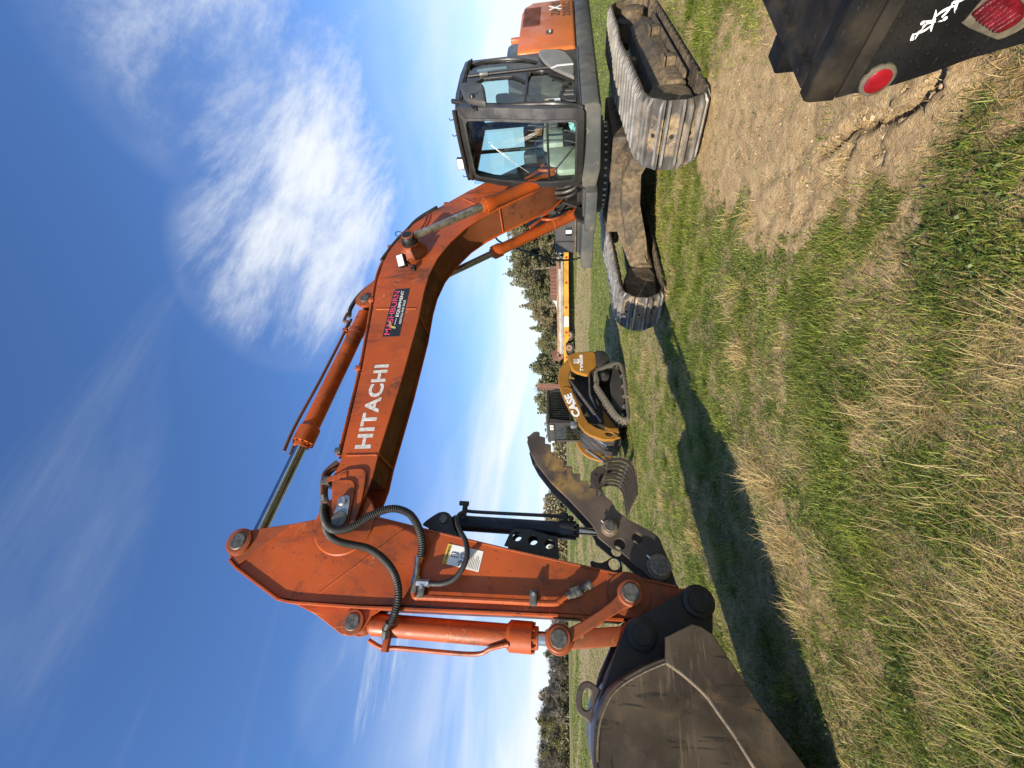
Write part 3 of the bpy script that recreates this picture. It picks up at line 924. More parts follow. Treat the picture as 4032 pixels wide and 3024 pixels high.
m = MB(); m.prism([(0.35, 1.31), (1.0, 1.31), (1.0, 1.62), (0.7, 1.80), (0.35, 1.80)], 0.46, 0.56); m.build('side_console', MAT['cream'], cab, bevel=0.03)
for y in (0.84, 0.98):
    m = MB(); m.tube(catmull([(0.86, y, 1.33), (0.74, y, 1.55), (0.62, y + (y - 0.91) * 0.5, 1.95), (0.60, y + (y - 0.91) * 0.5, 2.05)]), 0.012, 8); m.build('travel_lever', MAT['rubber'], cab)
    m = MB(); m.box(0.78, 0.98, y - 0.05, y + 0.05, 1.33, 1.36, Matrix.Rotation(0, 4, 'Y')); m.build('pedal', MAT['rubber'], cab, bevel=0.006)
m = MB(); m.box(0.25, 0.95, 0.62, 1.25, 1.312, 1.325); m.build('floor_mat', MAT['cream'], cab, bevel=0.004)
plain('rag_teal', (0.25, 0.45, 0.42), 0.8)
rnd = random.Random(4); bm = bmesh.new(); bmesh.ops.create_icosphere(bm, subdivisions=3, radius=0.11)
for v in bm.verts: v.co = Vector((v.co.x, v.co.y * 0.8, v.co.z * 0.55)) * (1 + 0.35 * math.sin(v.co.x * 60) * math.sin(v.co.y * 47 + 1) + 0.2 * rnd.uniform(-1, 1))
bm.transform(Matrix.Translation((0.92, 1.16, 1.41))); me = bpy.data.meshes.new('rag'); bm.to_mesh(me); bm.free(); finish(me, 'rag', MAT['rag_teal'], cab)

# ---- engine side door with louvres, latch and lettering, hood behind, muffler hump
YD = 1.45
q = [(-0.70, 1.345), (-0.70, 2.235), (-2.36, 2.235), (-2.62, 2.20), (-2.74, 2.08), (-2.76, 1.9), (-2.76, 1.345)]
m = MB(); m.prism(q, 0.35, YD); door = m.build('engine_door', MAT['orange_door'], EX, bevel=0.05, seg=3)
for k in range(22):
    z = 1.915 + k * 0.0125
    m = MB() if k == 0 else m
    m.bar((-1.70, YD + 0.004, z), (-2.5, YD + 0.004, z), 0.006, 0.006)
m.build('louvre_panel', MAT['orange_dirty'], door)
m = MB(); m.box(-2.53, -1.67, YD - 0.002, YD + 0.0015, 1.905, 2.19); m.build('louvre_backing', MAT['brown_rust'], door)
m = MB(); m.box(-1.41, -1.26, YD, YD + 0.012, 1.70, 1.80); la = m.build('latch', MAT['black_paint'], door, bevel=0.008)
m = MB(); m.box(-1.39, -1.30, YD + 0.012, YD + 0.02, 1.725, 1.735); m.box(-1.39, -1.30, YD + 0.012, YD + 0.02, 1.745, 1.755); m.build('latch_slot', MAT['white_plain'], la)
lettering('lettering', 'ZAXIS', (-2.02, YD + 0.003, 1.585), (-1, 0, 0), (0, 0, 1), 0.66, 0.145, MAT['black_letter'], door, bold=0.015)
lettering('lettering', '250LC', (-1.94, YD + 0.003, 1.41), (-1, 0, 0), (0, 0, 1), 0.68, 0.125, MAT['black_letter'], door, bold=0.015)
m = MB()
m.bar((-2.28, YD + 0.007, 1.56), (-2.48, YD + 0.007, 1.76), 0.004, 0.035, (0, 0, 1)); m.bar((-2.30, YD + 0.0085, 1.75), (-2.46, YD + 0.0085, 1.56), 0.004, 0.035, (0, 0, 1))
m.build('lettering', MAT['white_plain'], door)
m = MB(); m.prism([(-0.8, 1.3), (-0.8, 2.25), (-2.4, 2.25), (-2.75, 2.1), (-2.75, 1.3)], -1.40, 0.3); m.build('engine_hood', MAT['orange_door'], EX, bevel=0.04)
m = MB(); m.prism([(-0.88, 2.2), (-0.90, 2.36), (-1.0, 2.45), (-1.6, 2.46), (-1.7, 2.40), (-1.72, 2.2)], 0.55, 1.25); m.build('hood_cover', MAT['cab_grey'], EX, bevel=0.05)
m = MB(); m.box(-1.95, -1.85, 1.05, 1.25, 2.2, 2.42); m.build('hood_tab', MAT['orange_door'], EX, bevel=0.01)
cw = [(math.cos(R(a)) * 1.0 - 2.35, math.sin(R(a)) * 1.42) for a in range(100, 261, 8)] + [(-2.35, -1.42), (-2.35, 1.42)]
m = MB(); m.prism([(x - 0.42, y) for x, y in cw], 1.12, 2.1, axis='z'); m.build('counterweight', MAT['orange_door'], EX, bevel=0.04)

# ---- right-hand tank and tool box seen past the boom
m = MB(); m.box(-0.9, 0.52, -1.36, -0.44, 1.24, 1.72); tb = m.build('tool_box', MAT['dark_grey'], EX, bevel=0.05, seg=3)
m = MB(); m.box(0.516, 0.53, -0.96, -0.78, 1.42, 1.53); m.build('latch_recess', MAT['black'], tb, bevel=0.006)
m = MB(); m.box(0.526, 0.54, -0.90, -0.83, 1.425, 1.525); m.build('latch', MAT['white_plain'], tb, bevel=0.004)
m = MB(); m.box(0.50, 0.56, -1.40, -0.5, 1.34, 1.37); m.build('step_bar', MAT['mud_steel'], tb, bevel=0.008)
m = MB(); m.box(0.40, 0.53, -1.42, -0.75, 1.10, 1.28); st = m.build('step_panel', MAT['black'], tb, bevel=0.02)
hole = MB(); hole.cyl((0.53, 0, 0), (0.5325, 0, 0), 0.009, n=8); HM = hole.mesh('step_stud'); HM.materials.append(MAT['zinc'])
for i in range(10):
    for j in range(3):
        o = bpy.data.objects.new('step_stud', HM); C.objects.link(o); o.parent = st; o.location = (0, -0.82 - i * 0.058 + (j % 2) * 0.029, 1.14 + j * 0.05)
m = MB(); m.tube([(0.535, -1.08, 1.72), (0.545, -1.07, 1.5), (0.54, -1.09, 1.38)], 0.012, 6); m.build('cable', MAT['rubber'], tb)
m = MB(); m.box(-1.3, 0.16, -1.02, -0.16, 1.7, 2.22); ub = m.build('fuel_tank', MAT['dark_grey'], EX, bevel=0.03)
m = MB(); m.box(0.158, 0.17, -0.52, -0.3, 1.86, 2.06); m.build('tank_recess', MAT['black'], ub, bevel=0.006)
m = MB(); m.tube(catmull([(-0.5, -1.32, 2.98), (0.05, -1.34, 2.86), (0.46, -1.38, 2.12), (0.62, -1.40, 1.78), (0.64, -1.41, 1.45), (0.6, -1.40, 1.24)], 10), 0.019, 10); m.build('handrail', MAT['black_paint'], EX)
m = MB(); m.tube([(0.1, -0.72, 2.2), (0.1, -0.72, 2.8), (0.05, -0.72, 3.0)], 0.017, 8); m.build('handrail', MAT['black_paint'], EX)


# ---------------------------------------------------------------- boom, arm, links, bucket, thumb
BW = 0.23
boom_top = [(-0.02, 1.80), (0.10, 2.08), (0.607, 2.793), (1.044, 3.287), (1.294, 3.557), (1.569, 3.811), (1.75, 3.92), (1.964, 4.008), (2.18, 4.065), (2.4, 4.095), (2.75, 4.09), (3.2, 4.035), (4.2, 3.925), (5.404, 3.85), (5.55, 3.885), (5.914, 3.779), (6.01, 3.715), (6.03, 3.65), (5.985, 3.585)]
boom_bot = [(5.80, 3.505), (5.53, 3.462), (5.30, 3.462), (4.4, 3.405), (3.5, 3.375), (3.0, 3.39), (2.70, 3.375), (2.372, 3.31), (2.035, 3.165), (1.743, 2.985), (1.52, 2.775), (1.33, 2.53), (1.08, 2.16), (0.80, 1.74), (0.45, 1.50), (0.2, 1.50), (0.03, 1.6)]
bo = boom_top + boom_bot
boom = plate('boom', bo, BW - 0.022, BW, MAT['orange'], EX, bevel=0.005)
plate('side_plate', bo, -BW, -BW + 0.022, MAT['orange'], boom, bevel=0.005)
core = [p for p in bo]
core_in = offset2(core, 0.028)
m = MB(); m.prism([p for p in core_in if p[0] < 5.56], -BW + 0.021, BW - 0.021); m.build('box_plate', MAT['orange_under_shade'], boom)
# weld seams across and along
def seam(name, path, r, mat, parent): mm = MB(); mm.tube(path, r, 6); return mm.build(name, mat, parent)
s1 = [(3.291,3.98),(3.298,3.797)]; s1b = [(3.304,3.571),(3.31,3.44)]; s2 = [(1.01,3.12),(1.214,2.864)]; s3 = [(5.313,3.808),(5.303,3.476)]
for q in (s1, s1b, s3, s2): seam('weld_seam', [(q[0][0], BW + 0.001, q[0][1]), (q[1][0], BW + 0.001, q[1][1])], 0.009, MAT['orange'], boom)
for x, z in ((3.38, 3.395), (5.28, 3.475), (1.30, 2.52)): seam('weld_seam', [(x, -BW + 0.02, z), (x, BW - 0.02, z)], 0.01, MAT['orange'], boom)
# tip doubler plates, pin and keeper
q = [(5.485,3.822),(5.45,3.605),(5.478,3.543),(5.523,3.521),(5.795,3.499),(5.988,3.521),(6.045,3.566),(6.036,3.649),(5.982,3.734),(5.868,3.78),(5.613,3.855)]
plate('doubler_plate', list(map(tuple, chaikin(q, 1, True))), BW, BW + 0.022, MAT['orange'], boom)
q = [(5.596,3.838),(5.572,3.673),(5.612,3.608),(5.687,3.591),(5.897,3.574),(6.022,3.565),(6.055,3.629),(6.014,3.709),(5.902,3.755)]
plate('doubler_plate', list(map(tuple, chaikin(q, 1, True))), BW + 0.022, BW + 0.04, MAT['orange'], boom)
q = [(5.773,3.715),(5.744,3.696),(5.737,3.635),(5.771,3.603),(5.938,3.584),(6.013,3.59),(6.03,3.638),(6.016,3.696),(5.967,3.728),(5.904,3.724)]
kp = plate('keeper_plate', list(map(tuple, chaikin(q, 1, True))), BW + 0.04, BW + 0.056, MAT['zinc'], boom)
PT = [(5.965,3.658),(5.799,3.673)]
m = MB(); m.cyl((PT[0][0], -0.3, PT[0][1]), (PT[0][0], BW + 0.068, PT[0][1]), 0.075, n=28, bev=0.006); m.build('boom_tip_pin', MAT['pin_steel'], boom)
m = MB(); m.cyl((PT[1][0], BW + 0.05, PT[1][1]), (PT[1][0], BW + 0.08, PT[1][1]), 0.042, n=20, bev=0.006); m.build('keeper_bolt', MAT['zinc'], kp)
# letters
a = [(5.232,3.561),(4.172,3.602),(5.234,3.74),(4.168,3.772)]
al = Vector((a[1][0] - a[0][0], 0, a[1][1] - a[0][1])); uu = Vector((a[2][0] - a[0][0], 0, a[2][1] - a[0][1]))
lettering('lettering', 'HITACHI', (a[0][0], BW, a[0][1]), al, uu, al.length, uu.length * 0.97, MAT['white_letter'], boom, bold=0.034, depth=0.002, spacing=1.08)
# name plate sticker
q = [(3.756,3.784),(3.753,3.566),(2.939,3.595),(2.943,3.785),(2.975,3.807)]
q = [q[0], q[1], q[2], q[3], q[4]]
dc = plate('sticker', q, BW + 0.0005, BW + 0.003, MAT['decal_black'], boom, bevel=0.001)
def sticker_line(p0, p1, p2, body, mat, bold, shear=0.0):
    al = Vector((p1[0] - p0[0], 0, p1[1] - p0[1])); uu = Vector((p2[0] - p0[0], 0, p2[1] - p0[1])); 
    h = (uu - al.normalized() * uu.dot(al.normalized())).length
    return lettering('sticker_lettering', body, (p0[0], BW + 0.0045, p0[1]), al, uu, al.length, h, mat, dc, bold=bold, shear=shear)
q = [(3.727,3.693),(2.983,3.718),(3.724,3.769)]; sticker_line(*q, 'MASHBURN', MAT['decal_pink'], 0.012)
q = [(3.438,3.636),(2.979,3.652),(3.436,3.684)]; sticker_line(*q, 'EQUIPMENT', MAT['white_plain'], 0.02)
q = [(3.554,3.586),(3.151,3.604),(3.553,3.615)]; sticker_line(*q, 'RENTALS AND SALES', MAT['white_plain'], 0.012)
q = [(3.566,3.747),(3.498,3.739),(3.585,3.701),(3.603,3.644),(3.632,3.643),(3.616,3.705)]
plate('sticker_mark', q, BW + 0.0032, BW + 0.0055, MAT['decal_lime'], dc, bevel=0.0006)
q = [(3.569,3.669),(3.46,3.668),(3.462,3.662),(3.571,3.663)]
plate('sticker_line', q, BW + 0.0032, BW + 0.005, MAT['white_plain'], dc, bevel=0.0004)
# pin boss of the boom cylinders
BP = [(2.196,3.694)][0]
for s in (1, -1):
    m = MB(); m.ring([(0, 0.20), (0.015, 0.205), (0.04, 0.175), (0.10, 0.125), (0.125, 0.115), (0.145, 0.115)], (BP[0], s * BW, BP[1]), (BP[0], s * (BW + 0.145), BP[1]), 28); m.build('pin_boss', MAT['orange_dirty'], boom)
    m = MB(); m.ring([(0, 0.098), (0.02, 0.105), (0.05, 0.105), (0.055, 0.092), (0.105, 0.092), (0.115, 0.085), (0.13, 0.068), (0.145, 0.064)], (BP[0], s * (BW + 0.14), BP[1]), (BP[0], s * (BW + 0.29), BP[1]), 24); m.build('boom_pin', MAT['black_paint'], boom)
# work lamp on the boom flank
LQ = [(2.495,3.806),(2.475,3.711),(2.705,3.612),(2.751,3.711)]
lc = [(2.611,3.712)][0]
Ml = Matrix.Translation((lc[0], 0.42, lc[1])) @ Matrix.Rotation(R(50), 4, 'Z') @ Matrix.Rotation(R(-8), 4, 'Y') @ Matrix.Rotation(R(12), 4, 'X')
m = MB(); m.box(-0.06, 0.03, -0.085, 0.085, -0.055, 0.055, Ml); bl = m.build('work_lamp', MAT['black'], boom, bevel=0.015)
m = MB(); m.box(0.030, 0.037, -0.072, 0.072, -0.044, 0.044, Ml); m.build('lens', MAT['lamp_lens'], bl, bevel=0.003)
br = [(2.572,3.609)][0]
m = MB(); m.box(br[0] - 0.04, br[0] + 0.04, BW, BW + 0.05, br[1] - 0.025, br[1] + 0.03); m.tube([(br[0], 0.27, br[1]), (br[0] - 0.02, 0.34, br[1] + 0.05), (lc[0] - 0.03, 0.39, lc[1] - 0.04)], 0.012, 8); m.build('lamp_foot', MAT['black_paint'], bl)
m = MB(); m.tube(catmull([(br[0], 0.27, br[1]), (br[0] - 0.05, 0.33, br[1] + 0.06), (br[0] - 0.13, 0.30, br[1] + 0.05), (br[0] - 0.16, 0.25, br[1] + 0.02)]), 0.005, 6); m.build('lamp_wire', MAT['mud_steel'], bl)
# hard lines along the top of the boom and loose hoses at the bend
tp = [(0.75, 3.0), (1.294, 3.60), (1.569, 3.85), (1.964, 4.05), (2.4, 4.14), (2.75, 4.14), (3.2, 4.085), (4.2, 3.975), (5.30, 3.91)]
for k, (y, dz, r_) in enumerate(((0.19, 0.0, 0.021), (0.13, 0.012, 0.019), (0.06, 0.0, 0.019), (-0.08, 0.0, 0.019), (-0.16, 0.005, 0.019))):
    m = MB(); m.tube(catmull([(x, y, z + dz) for x, z in tp]), r_, 8)
    m.build('hard_line', MAT['orange_dirty'] if k != 1 else MAT['brown_rust'], boom)
for x, z in ((1.1, 3.38), (2.05, 4.08), (3.1, 4.1), (4.2, 3.985), (5.25, 3.92)):
    m = MB(); m.box(x - 0.03, x + 0.03, -0.2, 0.23, z - 0.035, z + 0.035); m.build('line_clamp', MAT['pin_steel'] if x > 5 else MAT['orange_dirty'], boom, bevel=0.008)
q = [(1.177,3.508),(1.271,3.603),(1.363,3.697),(1.504,3.802),(1.677,3.877),(1.829,3.953),(1.993,4.024),(2.183,4.086),(2.34,4.133)]
m = MB(); m.tube(catmull([(x, 0.22, z) for x, z in q]), 0.028, 10); m.build('hydraulic_hose', MAT['rubber'], boom)
q = [(1.829,3.907),(1.776,3.972),(1.787,4.028),(1.859,4.012),(1.897,3.935)]
m = MB(); m.tube(catmull([(x, 0.26, z) for x, z in q]), 0.007, 6); m.build('grease_hose', MAT['rubber'], boom)
for q in ([(1.369,3.625),(1.552,3.631),(1.757,3.679),(1.848,3.715)], [(1.374,3.581),(1.557,3.577),(1.746,3.629),(1.852,3.672)]):
    m = MB(); m.tube(catmull([(x, BW + 0.012, z) for x, z in q]), 0.006, 6); m.build('grease_hose', MAT['orange_dirty'], boom)
# bracket for the arm cylinder foot on the boom's back
AF = [(3.011,4.241)][0]
for s in (1, -1):
    ear = [(AF[0] - 0.55, 4.09), (AF[0] - 0.12, AF[1] + 0.10), (AF[0] - 0.02, AF[1] + 0.135)] + circle2(AF, 0.135, 8, 60, -60) + [(AF[0] + 0.12, 4.06)]
    plate('cylinder_bracket', ear, s * 0.13 - 0.02, s * 0.13 + 0.02, MAT['orange_dirty'], boom, bevel=0.006)
m = MB(); m.cyl((AF[0], -0.17, AF[1]), (AF[0], 0.17, AF[1]), 0.065, n=20, bev=0.006); m.build('bracket_pin', MAT['pin_steel'], boom)


def cylinder(name, a, b, split, r, rg, rr, parent, mat='orange', rod='chrome', glen=0.22, foot=0.0):
    """hydraulic cylinder from foot pin a to rod pin b; split = barrel share of the length"""
    a, b = Vector(a), Vector(b); d = (b - a); L_ = d.length; d.normalize(); lb = L_ * split
    m = MB(); m.ring([(foot, r * 0.75), (foot + 0.03, r), (lb - glen, r), (lb - glen + 0.03, rg), (lb - 0.05, rg), (lb - 0.045, rg * 0.75), (lb, rg * 0.72)], a, b, 28)
    m.cyl(a - Vector((0, r * 0.9, 0)), a + Vector((0, r * 0.9, 0)), r * 0.95, n=20)
    o = m.build(name, MAT[mat], parent)
    m = MB(); m.ring([(0, rr), (L_ - lb - 0.05, rr)], a + d * (lb - 0.02), b, 24); m.build('rod', MAT[rod], o)
    m = MB(); m.cyl(b - Vector((0, rr * 1.6, 0)), b + Vector((0, rr * 1.6, 0)), rr * 1.75, n=20, bev=0.006); m.build('rod_eye', MAT['orange_dirty' if mat == 'orange' else mat], o)
    k = MB(); k.cyl((0, 0, 0), (0, 0, 0.035), 0.012, n=6); bm_ = k.mesh('gland_bolt'); bm_.materials.append(MAT['orange_dirty' if mat == 'orange' else mat])
    e = d.orthogonal().normalized(); g = d.cross(e)
    for i in range(10):
        th = 2 * math.pi * i / 10; p = a + d * (lb - 0.062) + (e * math.cos(th) + g * math.sin(th)) * rg * 0.88
        q = bpy.data.objects.new('gland_bolt', bm_); C.objects.link(q); q.parent = o; q.location = p; q.rotation_euler = d.to_track_quat('Z', 'Y').to_euler()
    return o, d


# boom cylinders
CF = (0.86, 1.33)
for s in (1, -1):
    o, d = cylinder('boom_cylinder', (CF[0] - 0.2, s * 0.41, CF[1] + 0.02), (BP[0] - 0.02, s * 0.43, BP[1]), 0.585, 0.088, 0.108, 0.052, EX, rod='rod_dirty' if s > 0 else 'chrome', glen=0.2)
    prop(o, 'left boom cylinder beside the cab' if s > 0 else 'right boom cylinder below the boom')
    a = Vector((CF[0] - 0.2, s * 0.41, CF[1] + 0.02))
    side = Vector((0, 1, 0)); upn = d.cross(side).normalized()
    if upn.z > 0: upn = -upn
    # looping port pipes and their hoses
    p0 = a + d * 0.62 + side * 0.02
    m = MB(); m.tube(catmull([a + d * 0.12 - upn * 0 + side * 0.10, a + d * 0.34 + side * 0.12 - upn * -0.05, a + d * 0.52 + side * 0.13 + upn * 0.02, a + d * 0.60 + side * 0.11 - upn * 0.1, a + d * 0.50 + side * 0.07 - upn * 0.17, a + d * 0.40 + side * 0.05 - upn * 0.19]), 0.022, 8); m.build('port_pipe', MAT['orange'], o)
    m = MB(); m.tube(catmull([a + d * 0.85 + side * 0.06 - upn * 0.10, a + d * 0.66 + side * 0.06 - upn * 0.15, a + d * 0.52 + side * 0.04 - upn * 0.20, a + d * 0.44 + side * 0.03 - upn * 0.21]), 0.022, 8); m.build('port_pipe', MAT['orange'], o)
    m = MB(); m.ring([(0, 0.093), (0.05, 0.093)], a + d * 0.44, a + d * 0.5, 24); m.bar(a + d * 0.47 - upn * 0.06 - side * 0.02, a + d * 0.47 - upn * 0.24 + side * 0.08, 0.05, 0.05, d); m.build('pipe_clamp', MAT['orange'], o, bevel=0.006)
    for k, off in enumerate((0.05, 0.03)):
        q0 = a + d * (0.42 + 0.02 * k) + side * off - upn * (0.19 + 0.02 * k)
        m = MB(); m.cyl(q0, q0 - d * 0.10 + Vector((0, 0.0, -0.02)), 0.026, n=10); m.build('hose_fitting', MAT['zinc'], o)
        e_ = q0 - d * 0.10 + Vector((0, 0, -0.02))
        m = MB(); m.tube(catmull([e_, e_ + Vector((-0.10, -s * 0.02, -0.12)), e_ + Vector((-0.24, -s * 0.10, -0.20)), e_ + Vector((-0.42, -s * 0.20 - 0.03 * k, -0.16)), e_ + Vector((-0.55, -s * 0.26, -0.1))]), 0.026, 10); m.build('port_hose', MAT['rubber'], o)

# arm cylinder on the boom's back
AP = [(6.18,4.638)][0]          # pin in the arm's upper end
o, d = cylinder('arm_cylinder', (AF[0], 0, AF[1]), (AP[0], 0, AP[1]), 0.665, 0.096, 0.118, 0.062, EX, glen=0.26, foot=0.12)
A0 = Vector((AF[0], 0, AF[1])); nrm = Vector((-d.z, 0, d.x))
if nrm.z < 0: nrm = -nrm
for yy in (0.06, -0.06):
    m = MB(); m.tube(catmull([A0 + d * 0.20 + nrm * 0.22 + Vector((0, yy, 0)), A0 + d * 0.34 + nrm * 0.21 + Vector((0, yy, 0)), A0 + d * 0.42 + nrm * 0.13 + Vector((0, yy, 0)), A0 + d * 1.2 + nrm * 0.125 + Vector((0, yy, 0)), A0 + d * 1.9 + nrm * 0.15 + Vector((0, yy, 0)), A0 + d * 2.22 + nrm * 0.13 + Vector((0, yy, 0))]), 0.019, 8); m.build('port_pipe', MAT['brown_rust'], o)
m = MB(); m.ring([(0, 0.102), (0.04, 0.102)], A0 + d * 0.46, A0 + d * 0.5, 24); m.box(-0.02, 0.02, -0.09, 0.09, 0.09, 0.15, Matrix.Translation(A0 + d * 0.48)); m.build('pipe_clamp', MAT['orange_dirty'], o)
q = [(1.646,4.027),(1.923,4.13),(2.161,4.193)]
m = MB(); m.tube(catmull([A0 + d * 0.20 + nrm * 0.22, A0 + d * 0.05 + nrm * 0.26, A0 - d * 0.22 + nrm * 0.22, A0 - d * 0.5 + nrm * 0.06, A0 - d * 0.75 - nrm * 0.16]), 0.028, 10); m.build('port_hose', MAT['rubber'], o)

# ---- arm
AW = 0.17
arm_out = [(6.312,4.703),(6.258,4.732),(6.171,4.733),(6.106,4.694),(6.072,4.625),(6.045,4.491),(5.991,4.167),(5.909,3.818),(5.887,3.635),(5.892,3.487),(6.008,2.888)] + [(6.16,1.983),(6.262,1.475),(6.396,0.672)] + [(6.385, 0.54), (6.43, 0.455), (6.51, 0.435), (6.58, 0.48), (6.61, 0.56), (6.631, 1.0)] + [(6.62,1.649),(6.624,2.915)] + [(6.641,3.32),(6.64,3.877),(6.621,4.085),(6.391,4.589)]
arm = plate('arm', arm_out, AW - 0.02, AW, MAT['orange'], EX, bevel=0.004)
plate('side_plate', arm_out, -AW, -AW + 0.02, MAT['orange'], arm, bevel=0.004)
m = MB(); m.prism(offset2([p for p in arm_out], 0.012), -AW + 0.019, AW - 0.019); m.build('box_plate', MAT['orange'], arm)
fl = [(6.327,4.675),(6.394,4.573),(6.626,4.07),(6.641,3.968),(6.644,3.863),(6.649,3.309),(6.641,2.898)] + [(6.625,1.648),(6.629,1.135)]
plate('flange', strip2(fl, 0.022), -AW - 0.028, AW + 0.028, MAT['orange'], arm, bevel=0.004)
fl = [(5.895,3.482),(6.011,2.884),(6.161,2.082)] + [(6.264,1.476),(6.394,0.706)]
plate('flange', strip2(fl, -0.018), -AW - 0.016, AW + 0.016, MAT['orange_dirty'], arm, bevel=0.004)
for q in ([(6,4.171),(6.267,4.469),(6.379,4.585)], [(6.006,3.049),(6.573,3.717)], [(6.037,2.752),(6.303,2.822),(6.562,2.921)], [(6.313,1.234),(6.611,1.28)]):
    seam('weld_seam', [(x, AW, z) for x, z in q], 0.008, MAT['orange'], arm)
plate('upper_ear', [(6.315,4.687),(6.261,4.715),(6.175,4.717),(6.11,4.678),(6.076,4.609),(6.049,4.476),(5.998,4.166),(6.264,4.456),(6.382,4.572)], AW, AW + 0.018, MAT['orange_dirty'], arm, bevel=0.004)
m = MB(); m.ring([(0, 0.125), (0.03, 0.12), (0.035, 0.10), (0.036, 0.10)], (AP[0], AW + 0.015, AP[1]), (AP[0], AW + 0.05, AP[1]), 28); m.build('pin_boss', MAT['orange_dirty'], arm)
m = MB(); m.cyl((AP[0], -0.2, AP[1]), (AP[0], AW + 0.062, AP[1]), 0.076, n=28, bev=0.006); m.build('arm_pin', MAT['pin_steel'], arm)
m = MB(); m.ring([(0, 0.30), (0.012, 0.29), (0.014, 0.25)], (PT[0][0], AW, PT[0][1]), (PT[0][0], AW + 0.014, PT[0][1]), 40); m.build('pivot_disc', MAT['orange'], arm)
# ears for the bucket cylinder
BC = [(6.771,3.368)][0]
ear = [(6.625,4.055),(6.737,3.715),(6.809,3.566),(6.861,3.463),(6.874,3.385),(6.856,3.323),(6.81,3.266),(6.72,3.228),(6.661,3.146),(6.637,3.027),(6.619,3.031),(6.608,4.035)]
for s in (1, -1): plate('cylinder_ear', ear, s * 0.10 - 0.018, s * 0.10 + 0.018, MAT['orange'], arm, bevel=0.006)
m = MB(); m.ring([(0, 0.10), (0.025, 0.095), (0.027, 0.074)], (BC[0], 0.118, BC[1]), (BC[0], 0.146, BC[1]), 26); m.build('pin_boss', MAT['orange_dirty'], arm)
m = MB(); m.cyl((BC[0], -0.13, BC[1]), (BC[0], 0.152, BC[1]), 0.064, n=26, bev=0.005); m.build('ear_pin', MAT['pin_steel'], arm)
plate('lower_doubler', [(6.317,1.235),(6.399,0.679),(6.505,0.68),(6.596,0.796),(6.632,1.282)], AW, AW + 0.006, MAT['orange_dirty'], arm, bevel=0.002)
# warning label
q = [(6.285,2.655),(6.121,2.624),(6.175,2.298),(6.344,2.327)]
wl = plate('warning_label', q, AW + 0.0005, AW + 0.003, MAT['white_plain'], arm, bevel=0.0006)
q2 = [(6.286,2.655),(6.121,2.623),(6.127,2.586),(6.293,2.615)]
plate('label_band', q2, AW + 0.003, AW + 0.0045, MAT['yellow_label'], wl, bevel=0.0004)
q = [(6.26,2.617),(6.146,2.594),(6.254,2.638)]
al = Vector((q[1][0] - q[0][0], 0, q[1][1] - q[0][1])); uu = Vector((q[2][0] - q[0][0], 0, q[2][1] - q[0][1]))
lettering('label_lettering', 'WARNING', (q[0][0], AW + 0.006, q[0][1]), al, uu, al.length, 0.022, MAT['black_letter'], wl, bold=0.02)
for body, pts in (('xx', [(6.283,2.63),(6.264,2.62)]),):
    pass
m = MB()
for q in ([(6.287,2.629),(6.265,2.645),(6.269,2.621),(6.287,2.629)], [(6.302,2.51),(6.274,2.499),(6.267,2.465)], [(6.275,2.52),(6.259,2.491),(6.284,2.47)], [(6.226,2.582),(6.235,2.519),(6.201,2.523),(6.194,2.581),(6.226,2.582)],
          [(6.229,2.497),(6.2,2.486),(6.212,2.454),(6.243,2.469),(6.229,2.497)]): m.tube([(x, AW + 0.004, z) for x, z in q], 0.0035, 5)
m.build('label_pictogram', MAT['black_letter'], wl)
m = MB()
for k in range(7):
    q = [(6.31,2.424),(6.203,2.405),(6.334,2.342),(6.217,2.321)]
    a, b = Vector((q[0][0], AW + 0.004, q[0][1])).lerp(Vector((q[2][0], AW + 0.004, q[2][1])), k / 6), Vector((q[1][0], AW + 0.004, q[1][1])).lerp(Vector((q[3][0], AW + 0.004, q[3][1])), k / 6)
    m.bar(a, a.lerp(b, 0.95 if k % 3 else 0.7), 0.001, 0.004, (0, 0, 1))
m.build('label_text_lines', MAT['pin_steel'], wl)
# hard line along the arm with its clamps and valve
hl = [(6.533,2.855),(6.56,2.838),(6.567,2.807),(6.563,2.76),(6.559,2.051)] + [(6.556,1.692),(6.536,1.637),(6.501,1.581)]
m = MB(); m.tube(catmull([(x, 0.215, z) for x, z in hl], 5), 0.024, 10); m.build('hard_line', MAT['orange'], arm)
for z_, pts in (('a', [(6.521,2.786)]), ('b', [(6.532,1.844)])):
    x, z = pts[0]; m = MB(); m.box(x - 0.065, x + 0.05, AW, 0.245, z - 0.03, z + 0.03); m.build('line_clamp', MAT['pin_steel'], arm, bevel=0.008)
    m = MB(); m.cyl((x - 0.03, 0.245, z), (x - 0.03, 0.258, z), 0.016, n=6); m.build('clamp_bolt', MAT['zinc'], arm)
vp = [(6.499,1.576),(6.48,1.526),(6.449,1.46),(6.422,1.415),(6.39,1.381)]
m = MB(); m.cyl((vp[0][0], 0.215, vp[0][1]), (vp[1][0], 0.215, vp[1][1]), 0.035, n=8); m.bar((vp[1][0], 0.215, vp[1][1] + 0.01), (vp[2][0], 0.215, vp[2][1]), 0.075, 0.085, (0, 1, 0)); m.cyl((vp[2][0], 0.215, vp[2][1]), (vp[4][0], 0.215, vp[4][1]), 0.03, n=8); m.cyl((vp[3][0], 0.215, vp[3][1]), (vp[4][0], 0.215, vp[4][1]), 0.042, n=6); m.cyl((vp[2][0] + 0.02, 0.25, vp[2][1] + 0.02), (vp[2][0] + 0.02, 0.275, vp[2][1] + 0.02), 0.022, n=6)
m.build('shut_off_valve', MAT['pin_steel'], arm, bevel=0.005)
